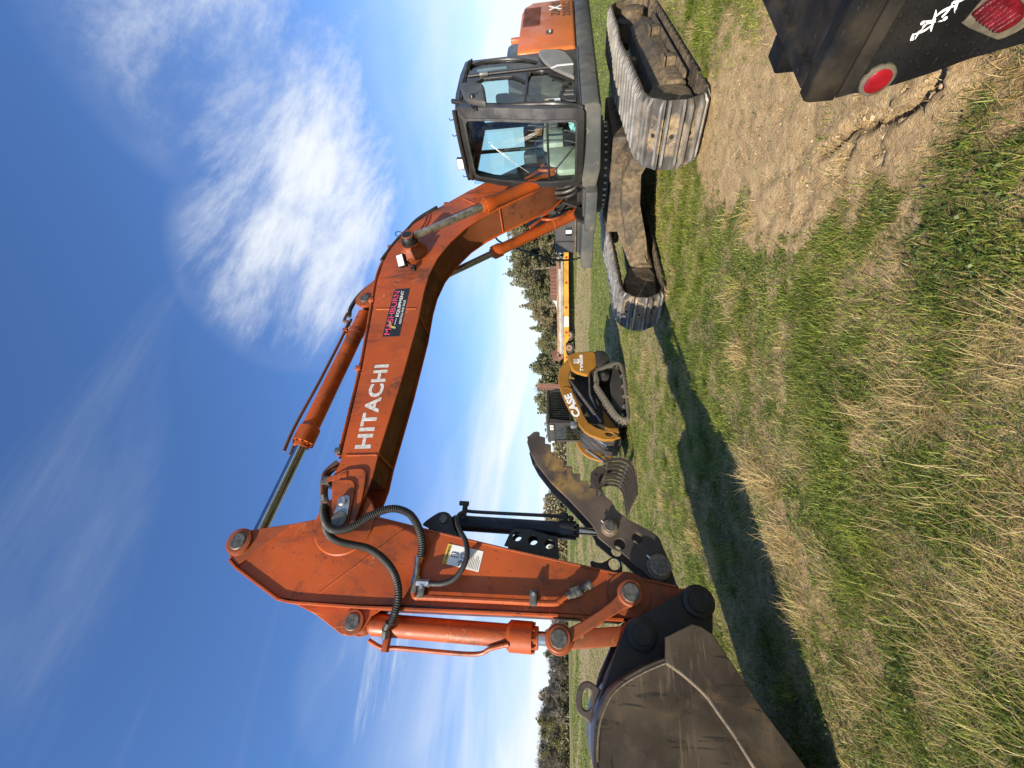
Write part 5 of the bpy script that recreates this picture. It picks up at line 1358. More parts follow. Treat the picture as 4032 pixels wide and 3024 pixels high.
# lift arms
ao = [(-1.142,1.465),(-0.964,1.626),(-0.765,1.729),(-0.546,1.761),(-0.288,1.749),(-0.057,1.668)] + [(-0.015,1.661),(0.271,1.557),(0.52,1.43),(0.646,1.32),(0.876,1.241),(1.053,1.111),(1.154,0.981),(1.271,0.674),(1.27,0.445),(1.209,0.261),(1.064,0.398),(1.01,0.626),(0.943,0.822),(0.81,1.01),(0.589,1.126),(0.413,1.176),(-0.136,1.392)] + [(-0.137,1.399),(-0.412,1.463),(-0.606,1.463),(-0.814,1.405)]
oh = [(1.07,0.604),(1.052,0.512),(1.107,0.425),(1.161,0.454),(1.171,0.536),(1.125,0.616)]
for k, y in enumerate((-0.12, -W_ + 0.28)):
    la = plate('lift_arm', ao, y - 0.13, y, MAT['loader_yellow'], LD, holes=[list(map(tuple, chaikin(oh, 1, True)))], bevel=0.02)
    if k == 0:
        a = [(0.618,1.182),(-0.043,1.42),(0.637,1.372)]
        al = Vector((a[1][0] - a[0][0], 0, a[1][1] - a[0][1])); uu = Vector((a[2][0] - a[0][0], 0, a[2][1] - a[0][1]))
        lettering('lettering', 'CASE', (a[0][0], y + 0.003, a[0][1]), al, uu, al.length, 0.21, MAT['white_plain'], la, bold=0.05)
        m = MB(); m.tube([(p[0], y + 0.006, p[1]) for p in [(-0.192,1.624),(-0.2,1.498),(-0.126,1.401)]], 0.012, 6); m.build('weld_seam', MAT['loader_yellow'], la)
    cy0, cy1 = [(-0.471,1.465)][0], [(0.55,0.833)][0]
    m = MB(); m.cyl((cy0[0], y - 0.06, cy0[1]), (cy1[0], y - 0.06, cy1[1]), 0.045, n=16); lc_ = m.build('lift_cylinder', MAT['loader_steel'], LD)
    e = [(0.762,0.707)][0]; m = MB(); m.cyl((cy1[0], y - 0.06, cy1[1]), (e[0], y - 0.06, e[1]), 0.026, n=12); m.build('rod', MAT['chrome'], lc_)
    g0, g1, g2 = [(-0.678,0.928),(-0.039,0.935)] + [(0.387,0.806)]
    m = MB(); m.tube([(g0[0], y - 0.1, g0[1]), (g1[0], y - 0.1, g1[1]), (g2[0], y - 0.1, g2[1])], 0.032, 8); m.build('linkage_bar', MAT['loader_steel'], LD)
m = MB(); m.box(-0.95, -0.75, -W_ + 0.2, -0.1, 1.28, 1.42); m.build('cross_tube', MAT['loader_yellow'], LD, bevel=0.03)
# cab: posts, mesh side, roof, glazed front with lamps
YC0, YC1 = -0.36, -1.56
cs = [(0.665,2.045),(-0.027,2.053),(-0.144,2.035),(-0.26,1.977),(-0.319,1.811),(-0.316,1.626),(-0.15,1.627),(0.428,1.427),(0.685,1.432)]
cw_ = [(0.576,1.971),(0.015,1.979),(-0.132,1.958),(-0.217,1.903),(-0.241,1.774),(-0.235,1.663),(-0.129,1.645),(0.428,1.463),(0.636,1.466)]
lcab = plate('cab', cs, YC0 - 0.05, YC0, MAT['loader_dark'], LD, holes=[cw_], bevel=0.012)
plate('side_frame', cs, YC1, YC1 + 0.05, MAT['loader_dark'], lcab, holes=[cw_], bevel=0.012)
zt, xf, xb_ = max(p[1] for p in cs), max(p[0] for p in cs), min(p[0] for p in cs)
m = MB(); m.box(xb_ + 0.08, xf + 0.06, YC1 - 0.02, YC0 + 0.02, zt - 0.06, zt + 0.02); m.build('cab_roof', MAT['loader_dark'], lcab, bevel=0.03)
zb = min(p[1] for p in cs)
for i in range(17):
    x = min(p[0] for p in cw_) + 0.02 + i * (max(p[0] for p in cw_) - min(p[0] for p in cw_) - 0.04) / 16
    for y in (YC0 - 0.03, YC1 + 0.03):
        m = MB(); m.box(x - 0.008, x + 0.008, y - 0.006, y + 0.006, zb + 0.02, zt - 0.08); m.build('cage_bar', MAT['black'], lcab)
m = MB(); m.box(xb_ + 0.1, xf - 0.05, YC0 - 0.052, YC0 - 0.048, zb, zt - 0.08); m.build('side_pane', MAT['loader_glass'], lcab, smooth=0)
for ya in (YC0 - 0.10, YC1):
    m = MB(); m.box(xf - 0.02, xf + 0.04, ya, ya + 0.10, 0.75, zt - 0.02); m.build('front_post', MAT['loader_dark'], lcab, bevel=0.015)
m = MB(); m.box(xf, xf + 0.07, YC1 + 0.02, YC0 - 0.02, zt - 0.20, zt - 0.04); hb = m.build('lamp_bar', MAT['loader_dark'], lcab, bevel=0.02)
for y in (YC0 - 0.09, YC0 - 0.25, YC1 + 0.09):
    m = MB(); m.box(xf + 0.07, xf + 0.085, y - 0.055, y + 0.055, zt - 0.165, zt - 0.075); m.build('head_lamp', MAT['lamp_lens'], hb, bevel=0.006)
m = MB(); m.box(xf + 0.02, xf + 0.03, YC1 + 0.10, YC0 - 0.10, 0.78, zt - 0.20); fd = m.build('front_door', MAT['loader_glass'], lcab)
m = MB(); m.box(xf + 0.03, xf + 0.05, YC1 + 0.10, YC0 - 0.10, 0.74, 0.82); m.box(xf + 0.03, xf + 0.05, YC1 + 0.09, YC1 + 0.13, 0.78, zt - 0.2); m.box(xf + 0.03, xf + 0.05, YC0 - 0.13, YC0 - 0.09, 0.78, zt - 0.2); m.build('door_frame', MAT['loader_dark'], fd, bevel=0.006)
m = MB(); m.box(-0.35, 0.12, -1.24, -0.70, 0.85, 1.0); m.box(-0.42, -0.30, -1.22, -0.72, 1.0, 1.65); m.build('operator_seat', MAT['seat_cloth'], lcab, bevel=0.03)
m = MB(); m.box(xb_ + 0.05, xf, YC1 + 0.02, YC0 - 0.02, 0.70, 0.78); m.build('cab_floor', MAT['loader_dark'], lcab)
# tilt cylinders, front hoses, quick coupler
fx0, fx1 = [(0.981,0.984)][0], [(1.33,0.565)][0]
for y in (-0.36, -W_ + 0.40):
    m = MB(); m.cyl((fx0[0] + 0.0, y, fx0[1] + 0.05), (fx1[0] - 0.08, y, fx1[1] + 0.1), 0.05, n=16); tc_ = m.build('tilt_cylinder', MAT['loader_steel'], LD)
    m = MB(); m.cyl((fx1[0] - 0.08, y, fx1[1] + 0.1), (fx1[0], y, fx1[1]), 0.028, n=12); m.build('rod', MAT['chrome'], tc_)
for k in range(3):
    y = -0.25 - 0.05 * k
    a = [(0.838,1.392),(0.952,1.241),(1.137,0.994),(1.372,0.706),(1.495,0.534)]
    m = MB(); m.tube(catmull([(p[0] + 0.03 * k + 0.03 * math.sin(i * 2.1 + k), y - (0.05 + 0.05 * k) * i, p[1] + 0.04 * k * math.sin(i * 0.8)) for i, p in enumerate(a)]), 0.012, 6); m.build('front_hose', MAT['rubber'], LD)
m = MB(); a = [(0.857,1.375)][0]; m.box(a[0] - 0.07, a[0] + 0.07, -0.24, -0.1, a[1] - 0.08, a[1] + 0.08); m.build('coupler_block', MAT['zinc'], LD, bevel=0.02)
m = MB(); m.box(1.70, 1.78, -W_ + 0.45, -0.45, 0.26, 0.58); m.build('quick_coupler', MAT['loader_dark'], LD, bevel=0.02)
# far lift arm seen past the cab front is the copy above; root grapple in front
GR = empty('root_grapple', (1.2, -5.25, 0), R(-2))
prop(GR, 'dark steel root grapple with curved tines on the front of the yellow loader', 'grapple')
xg = 1.84
m = MB(); m.cyl((xg, -1.92, 0.62), (xg, 0.06, 0.62), 0.05, n=12); m.build('top_tube', MAT['loader_dark'], GR)
m = MB(); m.cyl((xg + 0.04, -1.92, 0.14), (xg + 0.04, 0.06, 0.14), 0.045, n=12); m.build('bottom_tube', MAT['loader_dark'], GR)
tine = [(xg + 0.04, 0.74), (xg + 0.10, 0.71), (xg + 0.03, 0.52), (xg + 0.02, 0.34), (xg + 0.08, 0.18), (xg + 0.22, 0.09), (xg + 0.45, 0.062), (xg + 0.82, 0.055), (xg + 0.86, 0.035), (xg + 0.80, 0.012), (xg + 0.45, 0.010), (xg + 0.18, 0.03), (xg + 0.02, 0.13), (xg - 0.05, 0.32), (xg - 0.04, 0.55)]
tm = plate_mesh([list(map(tuple, chaikin(tine, 1, True)))], -0.014, 0.014, 'y', 0.004)
paint('grapple_steel', (0.045, 0.036, 0.028), dark=(0.015, 0.013, 0.011), dust=(0.11, 0.085, 0.055), rough=0.5, grime=0.6, dust_amt=0.4)
tm.materials.append(MAT['grapple_steel'])
for i in range(8):
    o = bpy.data.objects.new('tine', tm); C.objects.link(o); o.parent = GR; o.location = (0, 0.04 - i * 0.275, 0)
q = [(xg - 0.06, 0.1), (xg - 0.05, 0.7), (xg + 0.12, 0.72), (xg + 0.5, 0.35), (xg + 0.7, 0.1)]
clamp = [(xg - 0.02, 0.64), (xg + 0.00, 0.82), (xg + 0.16, 0.98), (xg + 0.30, 1.00), (xg + 0.56, 0.88), (xg + 0.74, 0.68), (xg + 0.66, 0.70), (xg + 0.46, 0.80), (xg + 0.26, 0.82), (xg + 0.12, 0.66)]
for y0 in (-0.42, -1.50):
    for dy in (0.0, 0.22):
        plate('clamp_arm', clamp, y0 - dy - 0.015, y0 - dy + 0.015, MAT['grapple_steel'], GR, bevel=0.004)
    m = MB(); m.cyl((xg + 0.25, y0 - 0.25, 0.88), (xg + 0.25, y0 + 0.03, 0.88), 0.035, n=10); m.build('clamp_spacer', MAT['grapple_steel'], GR)
    m = MB(); m.cyl((xg + 0.0, y0 - 0.11, 0.62), (xg + 0.40, y0 - 0.11, 0.82), 0.035, n=12); gc = m.build('grapple_cylinder', MAT['loader_dark'], GR)
    m = MB(); m.box(xg + 0.56, xg + 0.62, y0 - 0.26, y0 + 0.04, 0.76, 0.82); m.build('clamp_brace', MAT['grapple_steel'], GR, bevel=0.006)



# ================================================================ THINGS FARTHER BACK
def terrain(x, y):
    """gentle rise of the field away from the machines"""
    r = np.hypot(np.asarray(x) - 6.9, np.asarray(y) - 4.0)
    t = np.interp(r, [0, 12, 22, 33, 48, 80, 130, 2000], [0, 0, 0.36, 0.84, 1.12, 1.42, 1.66, 1.72])
    return t


FWD2 = Vector((math.cos(YAW), math.sin(YAW)))
LEFT2 = Vector((-math.sin(YAW), math.cos(YAW)))


def spot(d, yl):
    """ground point d metres out into the field and yl metres to the left of the camera axis"""
    p = Vector((CAM.x, CAM.y)) + FWD2 * d + LEFT2 * yl
    return (p.x, p.y, float(terrain(p.x, p.y)))


plain('trailer_yellow', (0.60, 0.34, 0.03), 0.5, var=0.25, scale=3)
paint('trailer_worn', (0.50, 0.25, 0.02), dark=(0.10, 0.06, 0.03), dust=(0.55, 0.36, 0.12), rough=0.5, grime=0.9, dust_amt=0.3)
plain('hub_tan', (0.22, 0.13, 0.08), 0.5, var=0.3)
plain('reflector_red', (0.30, 0.03, 0.02), 0.4)
paint('old_white', (0.40, 0.36, 0.30), dark=(0.15, 0.09, 0.055), dust=(0.30, 0.24, 0.17), rough=0.6, grime=1.0, dust_amt=0.5)
paint('old_timber', (0.25, 0.15, 0.085), dark=(0.11, 0.06, 0.035), dust=(0.32, 0.23, 0.15), rough=0.8, grime=0.8, dust_amt=0.6)
paint('old_grey', (0.24, 0.22, 0.20), dark=(0.10, 0.08, 0.06), dust=(0.34, 0.30, 0.24), rough=0.7, grime=0.8, dust_amt=0.5)
TD = 33.0
ty0 = -6.0
tb_ = spot(TD, ty0)
TRL = empty('flatbed_trailer', tb_, YAW)
prop(TRL, 'yellow flatbed equipment trailer parked in the field behind the loader', 'trailer')
def T2(pts): return [(y - ty0, z - tb_[2]) for y, z in pts]
bp_ = T2([(-13.874,1.527),(-13.85,1.167),(-3.298,1.282),(-3.159,1.364),(-3.043,1.489),(-2.182,1.5),(-2.185,1.645)])
zt_, zb_ = bp_[0][1], bp_[1][1]
plate('side_beam', bp_, -1.22, -1.05, MAT['trailer_worn'], TRL, axis='x', bevel=0.02)
plate('side_beam', bp_, 1.05, 1.22, MAT['trailer_worn'], TRL, axis='x', bevel=0.02)
yA, yB = max(p[0] for p in bp_), min(p[0] for p in bp_)
for i in range(15):
    yy = yB + 0.6 + i * (yA - yB - 1.2) / 14
    m = MB(); m.box(-1.1, 1.1, yy - 0.06, yy + 0.06, zb_ + 0.1, zt_ - 0.06); m.build('cross_beam', MAT['loader_dark'], TRL)
m = MB(); m.box(-1.1, 1.1, yB + 0.1, yA, zt_ - 0.06, zt_ - 0.02); m.build('deck', MAT['old_timber'], TRL)
m = MB(); m.box(-0.5, -0.35, yB, yA - 1.5, zb_ - 0.22, zb_ + 0.05); m.box(0.35, 0.5, yB, yA - 1.5, zb_ - 0.22, zb_ + 0.05); m.build('chassis_rail', MAT['loader_dark'], TRL, bevel=0.02)
tail = T2([(-3.06,1.64),(-3.057,1.517),(-2.298,1.462),(-2.079,1.346),(-1.538,1.374),(-1.435,1.676)])
plate('tail_frame', tail, -1.23, 1.23, MAT['trailer_worn'], TRL, axis='x', bevel=0.02)
w1 = T2([(-2.673,1.156),(-2.654,1.076)]); wr_ = 0.415
for k, dy in enumerate((0.0, 0.95)):
    for xs in (-1.0, 1.0):
        yy = w1[0][0] - dy * 1.0; zz = wr_ + 0.0
        m = MB(); m.ring([(0, wr_ - 0.12), (0.02, wr_ - 0.02), (0.06, wr_), (0.20, wr_), (0.24, wr_ - 0.02), (0.26, wr_ - 0.12)], (xs - 0.13, yy, zz), (xs + 0.13, yy, zz), 32); wh = m.build('wheel', MAT['rubber'], TRL)
        m = MB(); m.ring([(0, 0.10), (0.06, 0.12), (0.08, 0.2), (0.09, 0.24), (0.10, 0.24)], (xs - 0.10, yy, zz), (xs - 0.14, yy, zz), 24); m.build('rim', MAT['hub_tan'], wh)
        m = MB(); m.cyl((xs - 0.20, yy, zz), (xs - 0.1, yy, zz), 0.07, n=14); m.build('hub', MAT['pin_steel'], wh)
for yy, zz in T2([(-9.524,1.393),(-7.604,1.416),(-5.721,1.44),(-3.844,1.463)]) + T2([(-1.945,1.439)]):
    m = MB(); m.ring([(0, 0.10), (0.02, 0.10), (0.021, 0.05)], (-1.22, yy, zz), (-1.25, yy, zz), 14); m.build('lashing_ring', MAT['reflector_red'], TRL)
wp = T2([(-5.049,1.582),(-5.04,1.287),(-4.272,1.297),(-4.28,1.592)])
plate('white_board', wp, -1.236, -1.223, MAT['white_plain'], TRL, axis='x', bevel=0.002)
m = MB(); yy, zz = T2([(-5.598,1.013)])[0]; m.box(-0.9, -0.84, yy - 0.03, yy + 0.03, 0.02, zb_); m.build('jack_stand', MAT['black'], TRL)
# load: three long old members lying on the deck, and a rusty disc at the end
def longbeam(name, zoomrect, x0, x1, mat, label, rnd_=False):
    ys = [p[0] for p in zoomrect]; zs = [p[1] for p in zoomrect]
    b = spot(TD, 0.5 * (min(ys) + max(ys)))
    o = MB()
    if rnd_:
        r_ = (max(zs) - min(zs)) / 2; o.tube([(0.5 * (x0 + x1), min(ys) + (max(ys) - min(ys)) * i / 20 - 0.5 * (min(ys) + max(ys)), 0.5 * (min(zs) + max(zs)) + 0.02 * math.sin(i * 1.7)) for i in range(21)], r_, 14)
    else:
        o.box(x0, x1, min(ys) - 0.5 * (min(ys) + max(ys)), max(ys) - 0.5 * (min(ys) + max(ys)), min(zs), max(zs))
    e = o.build(name, MAT[mat], None, bevel=0 if rnd_ else 0.02)
    e.location = (b[0], b[1], 0); e.rotation_euler = (0, 0, YAW)
    return prop(e, label, 'beam', 'long members loaded on the yellow trailer')
longbeam('timber_beam', [(-9.471,2.066),(-9.464,1.915),(-2.296,2.004),(-2.299,2.155)], -0.35, 0.25, 'old_timber', 'long brown weathered beam, topmost of the load on the yellow trailer')
longbeam('pipe', [(-8.803,1.934),(-8.791,1.681),(-2.291,1.762),(-2.296,2.015)], -0.75, -0.40, 'old_white', 'long pipe with peeling white paint loaded on the yellow trailer', True)
longbeam('pipe', [(-9.389,1.717),(-9.381,1.566),(-2.289,1.654),(-2.292,1.805)], -0.95, -0.8, 'old_grey', 'thin grey pipe lying lowest on the deck of the yellow trailer', True)
dq = [(-2.231,2.135),(-2.241,2.595),(-1.762,1.737)]
dc_, dr_ = dq[0], abs(dq[1][1] - dq[0][1])
b = spot(TD, dc_[0])
DS = empty('rusty_disc', (b[0], b[1], tb_[2] + zt_), YAW)
prop(DS, 'rusty brown auger disc standing on the left end of the yellow trailer', 'auger')
m = MB(); zc_ = dc_[1] - tb_[2] - zt_
hel = []
for i in range(41):
    a = R(i * 13.5); hel.append((-0.45 + i * 0.02, math.cos(a) * dr_, math.sin(a) * dr_ + zc_, math.cos(a) * 0.08, math.sin(a) * 0.08 + zc_))
v = []; f = []
for (x, y, z, yi, zi) in hel: v += [(x, y, z), (x, yi, zi), (x + 0.02, y, z), (x + 0.02, yi, zi)]
for i in range(40):
    a, b_ = i * 4, i * 4 + 4
    f += [(a, a + 1, b_ + 1, b_), (a + 2, b_ + 2, b_ + 3, a + 3), (a, b_, b_ + 2, a + 2)]
m.add(v, f); m.build('flight', MAT['brown_rust'], DS)
m = MB(); m.cyl((-0.6, 0, zc_), (0.6, 0, zc_), 0.09, n=14); m.build('shaft', MAT['old_timber'], DS)
m = MB(); m.box(-0.25, 0.25, -0.5, -0.1, 0.0, 0.25); m.build('foot_block', MAT['old_timber'], DS, bevel=0.04)
# upright rusty loading ramp behind the loader cab
rq = [(0.195,3.884),(-0.009,3.787),(0.034,2.09),(0.11,1.763),(0.522,1.768),(0.506,2.315),(0.504,3.528)]
yy = sum(p[0] for p in rq) / len(rq); b = spot(33.5, yy)
RM = empty('loading_ramp', b, YAW); prop(RM, 'rusty red loading ramp folded upright behind the loader cab', 'ramp')
rq = [(y - yy, z - b[2]) for y, z in rq]
plate('ramp_side', rq, -0.06, 0.0, MAT['brown_rust'], RM, axis='x', bevel=0.01)
plate('ramp_side', rq, 0.55, 0.61, MAT['brown_rust'], RM, axis='x', bevel=0.01)
zlo, zhi = min(p[1] for p in rq), max(p[1] for p in rq)
for i in range(9):
    z = zlo + (zhi - zlo) * (i + 0.4) / 9; yv = max(p[0] for p in rq) - 0.06
    m = MB(); m.box(-0.12, 0.62, yv - 0.05, yv + 0.09, z, z + 0.06); m.build('rung', MAT['brown_rust'], RM)
m = MB(); m.box(-0.05, 0.6, -0.2, 0.3, 0.0, max(zlo, 0.3) + 0.05); m.build('ramp_foot', MAT['brown_rust'], RM)
# brown ribbed dump body and a cream pickup farther back
cq = [(-12.43,3.064),(-12.393,2.273),(-9.331,2.311),(-9.354,2.914)]; yy = sum(p[0] for p in cq) / 4; b = spot(46, yy)
DB = empty('dump_trailer', b, YAW); prop(DB, 'brown ribbed dump trailer far behind the yellow trailer load', 'trailer')
y0_, y1_ = min(p[0] for p in cq) - yy, max(p[0] for p in cq) - yy; zt2 = max(p[1] for p in cq) - b[2]
m = MB(); m.box(-1.1, 1.1, y0_, y1_, 0.75, zt2); m.build('box_side', MAT['brown_rust'], DB, bevel=0.02)
for i in range(9):
    y = y0_ + (y1_ - y0_) * i / 8; m = MB(); m.box(-1.17, -1.10, y - 0.05, y + 0.05, 0.75, zt2 + 0.03); m.build('rib', MAT['brown_rust'], DB, bevel=0.01)
for y in (y0_ + 0.9, y0_ + 1.8):
    m = MB(); m.cyl((-1.05, y, 0.4), (-0.8, y, 0.4), 0.4, n=20, bev=0.05); m.build('wheel', MAT['rubber'], DB)
plain('cream_paint', (0.55, 0.52, 0.42), 0.3, var=0.08)
cq = [(-10.634,3.04),(-9.603,2.974),(-9.201,2.782),(-8.72,2.592),(-7.926,2.484),(-7.88,2.288)]; yy = cq[2][0]; b = spot(48, yy)
PK = empty('pickup_truck', b, YAW); prop(PK, 'cream pickup truck parked beyond the yellow trailer, partly hidden by its load', 'truck')
zs = [p[1] - b[2] for p in cq]; ysr = [p[0] - yy for p in cq]
prof = [(ysr[0] + 0.6, zs[0] - 0.05), (ysr[0] - 0.2, zs[0]), (ysr[1], zs[1] - 0.02), (ysr[2] - 0.1, zs[2] - 0.15), (ysr[3], zs[3] - 0.1), (ysr[4], zs[4] - 0.1), (ysr[5] - 0.05, zs[5] - 0.2), (ysr[5] - 0.05, 0.5), (ysr[0] + 1.4, 0.5), (ysr[0] + 1.4, 1.15), (ysr[0] + 0.7, 1.15)]
m = MB(); m.prism(prof, -0.95, 0.95, axis='x'); m.build('body', MAT['cream_paint'], PK, bevel=0.06, seg=3)
m = MB(); m.prism([(ysr[0] - 0.1, zs[0] - 0.1), (ysr[1] + 0.1, zs[1] - 0.12), (ysr[2], zs[2] - 0.28), (ysr[0] - 0.1, zs[2] - 0.35)], -0.965, -0.955, axis='x'); m.build('side_glass', MAT['black'], PK)
for y in (ysr[5] + 0.9, ysr[0] + 0.9):
    m = MB(); m.cyl((-0.97, y, 0.38), (-0.75, y, 0.38), 0.38, n=20, bev=0.05); m.build('wheel', MAT['rubber'], PK)



# ================================================================ FLATBED TRUCK BODY AT THE RIGHT EDGE
def truck_material(name, col, scr, dust_=0.6):
    m, t, b = nodes(name); g = G(t); v = g.coord('World'); sv = g.coord('World', (1, 1, 9), (0.4, 0, 0))
    base = g.mix(g.rng(g.noise(v, 6, 7, 0.65), 0.35, 0.7), tuple(c * 0.6 for c in col), tuple(c * 1.5 for c in col))
    base = g.mix(g.rng(g.noise(v, 3.1, 6, 0.6), 0.52, 0.75, 0, dust_), base, (0.075, 0.056, 0.034))
    base = g.mix(g.rng(g.noise(sv, 26, 4, 0.6, 0.6), 0.66, 0.72, 0, 0.6), base, scr)
    g.l(base, b.inputs['Base Color']); g.l(g.rng(g.noise(v, 11, 5), 0.3, 0.7, 0.55, 0.9), b.inputs['Roughness']); b.inputs['Specular IOR Level'].default_value = 0.12
    g.l(g.bump(g.noise(v, 55, 6), 0.35, 0.003), b.inputs['Normal'])
truck_material('bed_black', (0.007, 0.007, 0.007), (0.06, 0.06, 0.065), 0.12)
truck_material('bed_rail', (0.009, 0.009, 0.009), (0.10, 0.10, 0.105), 0.5)
truck_material('bed_deck', (0.014, 0.012, 0.010), (0.09, 0.085, 0.08), 0.75)
plain('lamp_red', (0.20, 0.005, 0.010), 0.25, var=0.2, scale=40, bump=0.08)
plain('lamp_red_dark', (0.10, 0.003, 0.008), 0.3, var=0.5, scale=60, bump=0.25)
plain('grommet', (0.095, 0.078, 0.05), 0.7, var=0.3, scale=40)
TK = empty('flatbed_truck', (5.568, 3.355, 0), R(-7))
prop(TK, 'black steel flatbed truck body corner with red lamps at the right edge', 'truck')
BWD = 2.3
m = MB(); m.box(-3.2, -0.05, 0.05, BWD - 0.05, 0.865, 0.885); dk = m.build('deck', MAT['bed_deck'], TK)
# raised ridge pattern of the deck sheet
for i in range(5):
    m = MB(); m.box(-3.1, -0.06, 0.30 + i * 0.4, 0.32 + i * 0.4, 0.885, 0.889); m.build('deck_ridge', MAT['bed_deck'], dk)
# edge rails: side rail along the bed, rear rail above the tail board
m = MB(); m.prism([(0.0, 0.795), (0.0, 0.888), (0.008, 0.9), (0.045, 0.9), (0.05, 0.888), (0.05, 0.80)], -3.2, -0.0585, axis='x'); m.build('side_rail', MAT['bed_rail'], TK, bevel=0.003)
m = MB(); m.prism([(0.0, 0.825), (0.0, 0.888), (-0.008, 0.9), (-0.05, 0.9), (-0.058, 0.888), (-0.058, 0.825)], 0.0, BWD); rr_ = m.build('rear_rail', MAT['bed_rail'], TK, bevel=0.003)
m = MB(); m.box(-0.36, -0.26, -0.065, 0.0, 0.79, 0.895); m.build('stake_pocket', MAT['bed_black'], TK, bevel=0.006)
m = MB(); m.box(-1.36, -1.26, -0.065, 0.0, 0.79, 0.895); m.build('stake_pocket', MAT['bed_black'], TK, bevel=0.006)
# tail board: upper strip, then the main sheet with slightly tapering edge
tb2 = [(0.004, 0.818), (0.006, 0.75), (0.02, 0.676), (0.042, 0.603), (0.067, 0.537), (0.09, 0.44), (0.12, 0.34), (BWD - 0.12, 0.34), (BWD - 0.004, 0.818)]
tlh = [tuple(p) for p in chaikin([(0.17,0.619),(0.176,0.621),(0.202,0.602),(0.21,0.569),(0.175,0.511),(0.158,0.502),(0.143,0.505),(0.127,0.529),(0.13,0.54)], 1, True)]
tail = plate('tail_board', tb2, -0.028, -0.012, MAT['bed_black'], TK, axis='x', bevel=0.004)
plate('tail_strip', [(0.004, 0.82), (BWD - 0.004, 0.82), (BWD - 0.02, 0.783), (0.012, 0.783)], -0.012, -0.002, MAT['bed_rail'], tail, axis='x', bevel=0.003)
dm = MB(); dm.ring([(0, 0.0062), (0.0022, 0.0054), (0.0034, 0.003)], (0, 0, 0), (0.004, 0, 0), 10); DM = dm.mesh('stud'); DM.materials.append(MAT['bed_black'])
k = 0
for j in range(11):
    for i in range(26):
        y, z = 0.03 + i * 0.03 + (j % 2) * 0.015, 0.77 - j * 0.03
        lim = np.interp(z, [0.34, 0.44, 0.537, 0.603, 0.676, 0.75, 0.82], [0.12, 0.09, 0.067, 0.042, 0.02, 0.006, 0.004])
        if y < lim + 0.012: continue
        o = bpy.data.objects.new('stud', DM); C.objects.link(o); o.parent = tail; o.location = (-0.012, y, z); k += 1
# round marker lamp in its grommet
c = [(0.039,0.736)][0]
m = MB(); m.ring([(0, 0.040), (0.006, 0.039), (0.009, 0.035), (0.0095, 0.026)], (-0.012, c[0], c[1]), (0, c[0], c[1]), 36); gm = m.build('marker_lamp', MAT['grommet'], TK)
m = MB(); m.ring([(0, 0.030), (0.010, 0.030), (0.0125, 0.026), (0.014, 0.014), (0.0145, 0.003)], (-0.012, c[0], c[1]), (0, c[0], c[1]), 32); m.build('lens', MAT['lamp_red'], gm)
# tail lamp with its surround
sr = [tuple(p) for p in chaikin([(0.151,0.626),(0.16,0.62),(0.218,0.612),(0.22,0.57),(0.17,0.488),(0.145,0.474),(0.125,0.478),(0.108,0.509),(0.112,0.525)], 1, True)]
tlg = plate('tail_lamp', sr, -0.012, -0.004, MAT['grommet'], TK, axis='x', bevel=0.003)
plate('lens', tlh, -0.006, 0.006, MAT['lamp_red_dark'], tlg, axis='x', bevel=0.005)
ra, rb = [(0.167,0.614),(0.129,0.537)]; rc, rd = [(0.2,0.598),(0.159,0.506)]
for k in range(1, 7):
    t = k / 7; a, b = Vector(ra).lerp(Vector(rb), t), Vector(rc).lerp(Vector(rd), t)
    m = MB(); m.tube([(0.0062, a.x, a.y), (0.0075, a.lerp(b, 0.5).x, a.lerp(b, 0.5).y), (0.0062, b.x, b.y)], 0.003, 6); m.build('lens_rib', MAT['lamp_red_dark'], tlg)
# barbed-wire style emblem
def star(c, r1, r2, n, a0, sx=1.0): return [(c[0] + (r1 if i % 2 == 0 else r2) * math.cos(a0 + math.pi * i / n) * sx, c[1] + (r1 if i % 2 == 0 else r2) * math.sin(a0 + math.pi * i / n)) for i in range(2 * n)]
lg0, lg1 = [(0.127,0.714),(0.197,0.663)]
d = Vector((lg1[0] - lg0[0], lg1[1] - lg0[1])); nn = Vector((-d.y, d.x)).normalized(); L_ = d.length; dd = d.normalized()
def leaf(p, q, w):
    p, q = Vector(p), Vector(q); t = q - p; n_ = Vector((-t.y, t.x)).normalized() * w
    return [tuple(p), tuple(p.lerp(q, 0.4) + n_), tuple(q), tuple(p.lerp(q, 0.55) - n_)]
def LP(t, s): return Vector(lg0) + dd * (L_ * t) + nn * s
def wire(t0, t1, s0, s1, w, bulge):
    """curved tapering strand along the emblem"""
    P = [LP(t0 + (t1 - t0) * i / 8, s0 + (s1 - s0) * i / 8 + bulge * math.sin(math.pi * i / 8)) for i in range(9)]
    n_ = [Vector((-(P[min(i + 1, 8)] - P[max(i - 1, 0)]).y, (P[min(i + 1, 8)] - P[max(i - 1, 0)]).x)).normalized() * w * math.sin(math.pi * (i + 0.6) / 9.2) for i in range(9)]
    return [tuple(p + q) for p, q in zip(P, n_)] + [tuple(p - q) for p, q in list(zip(P, n_))[::-1]]
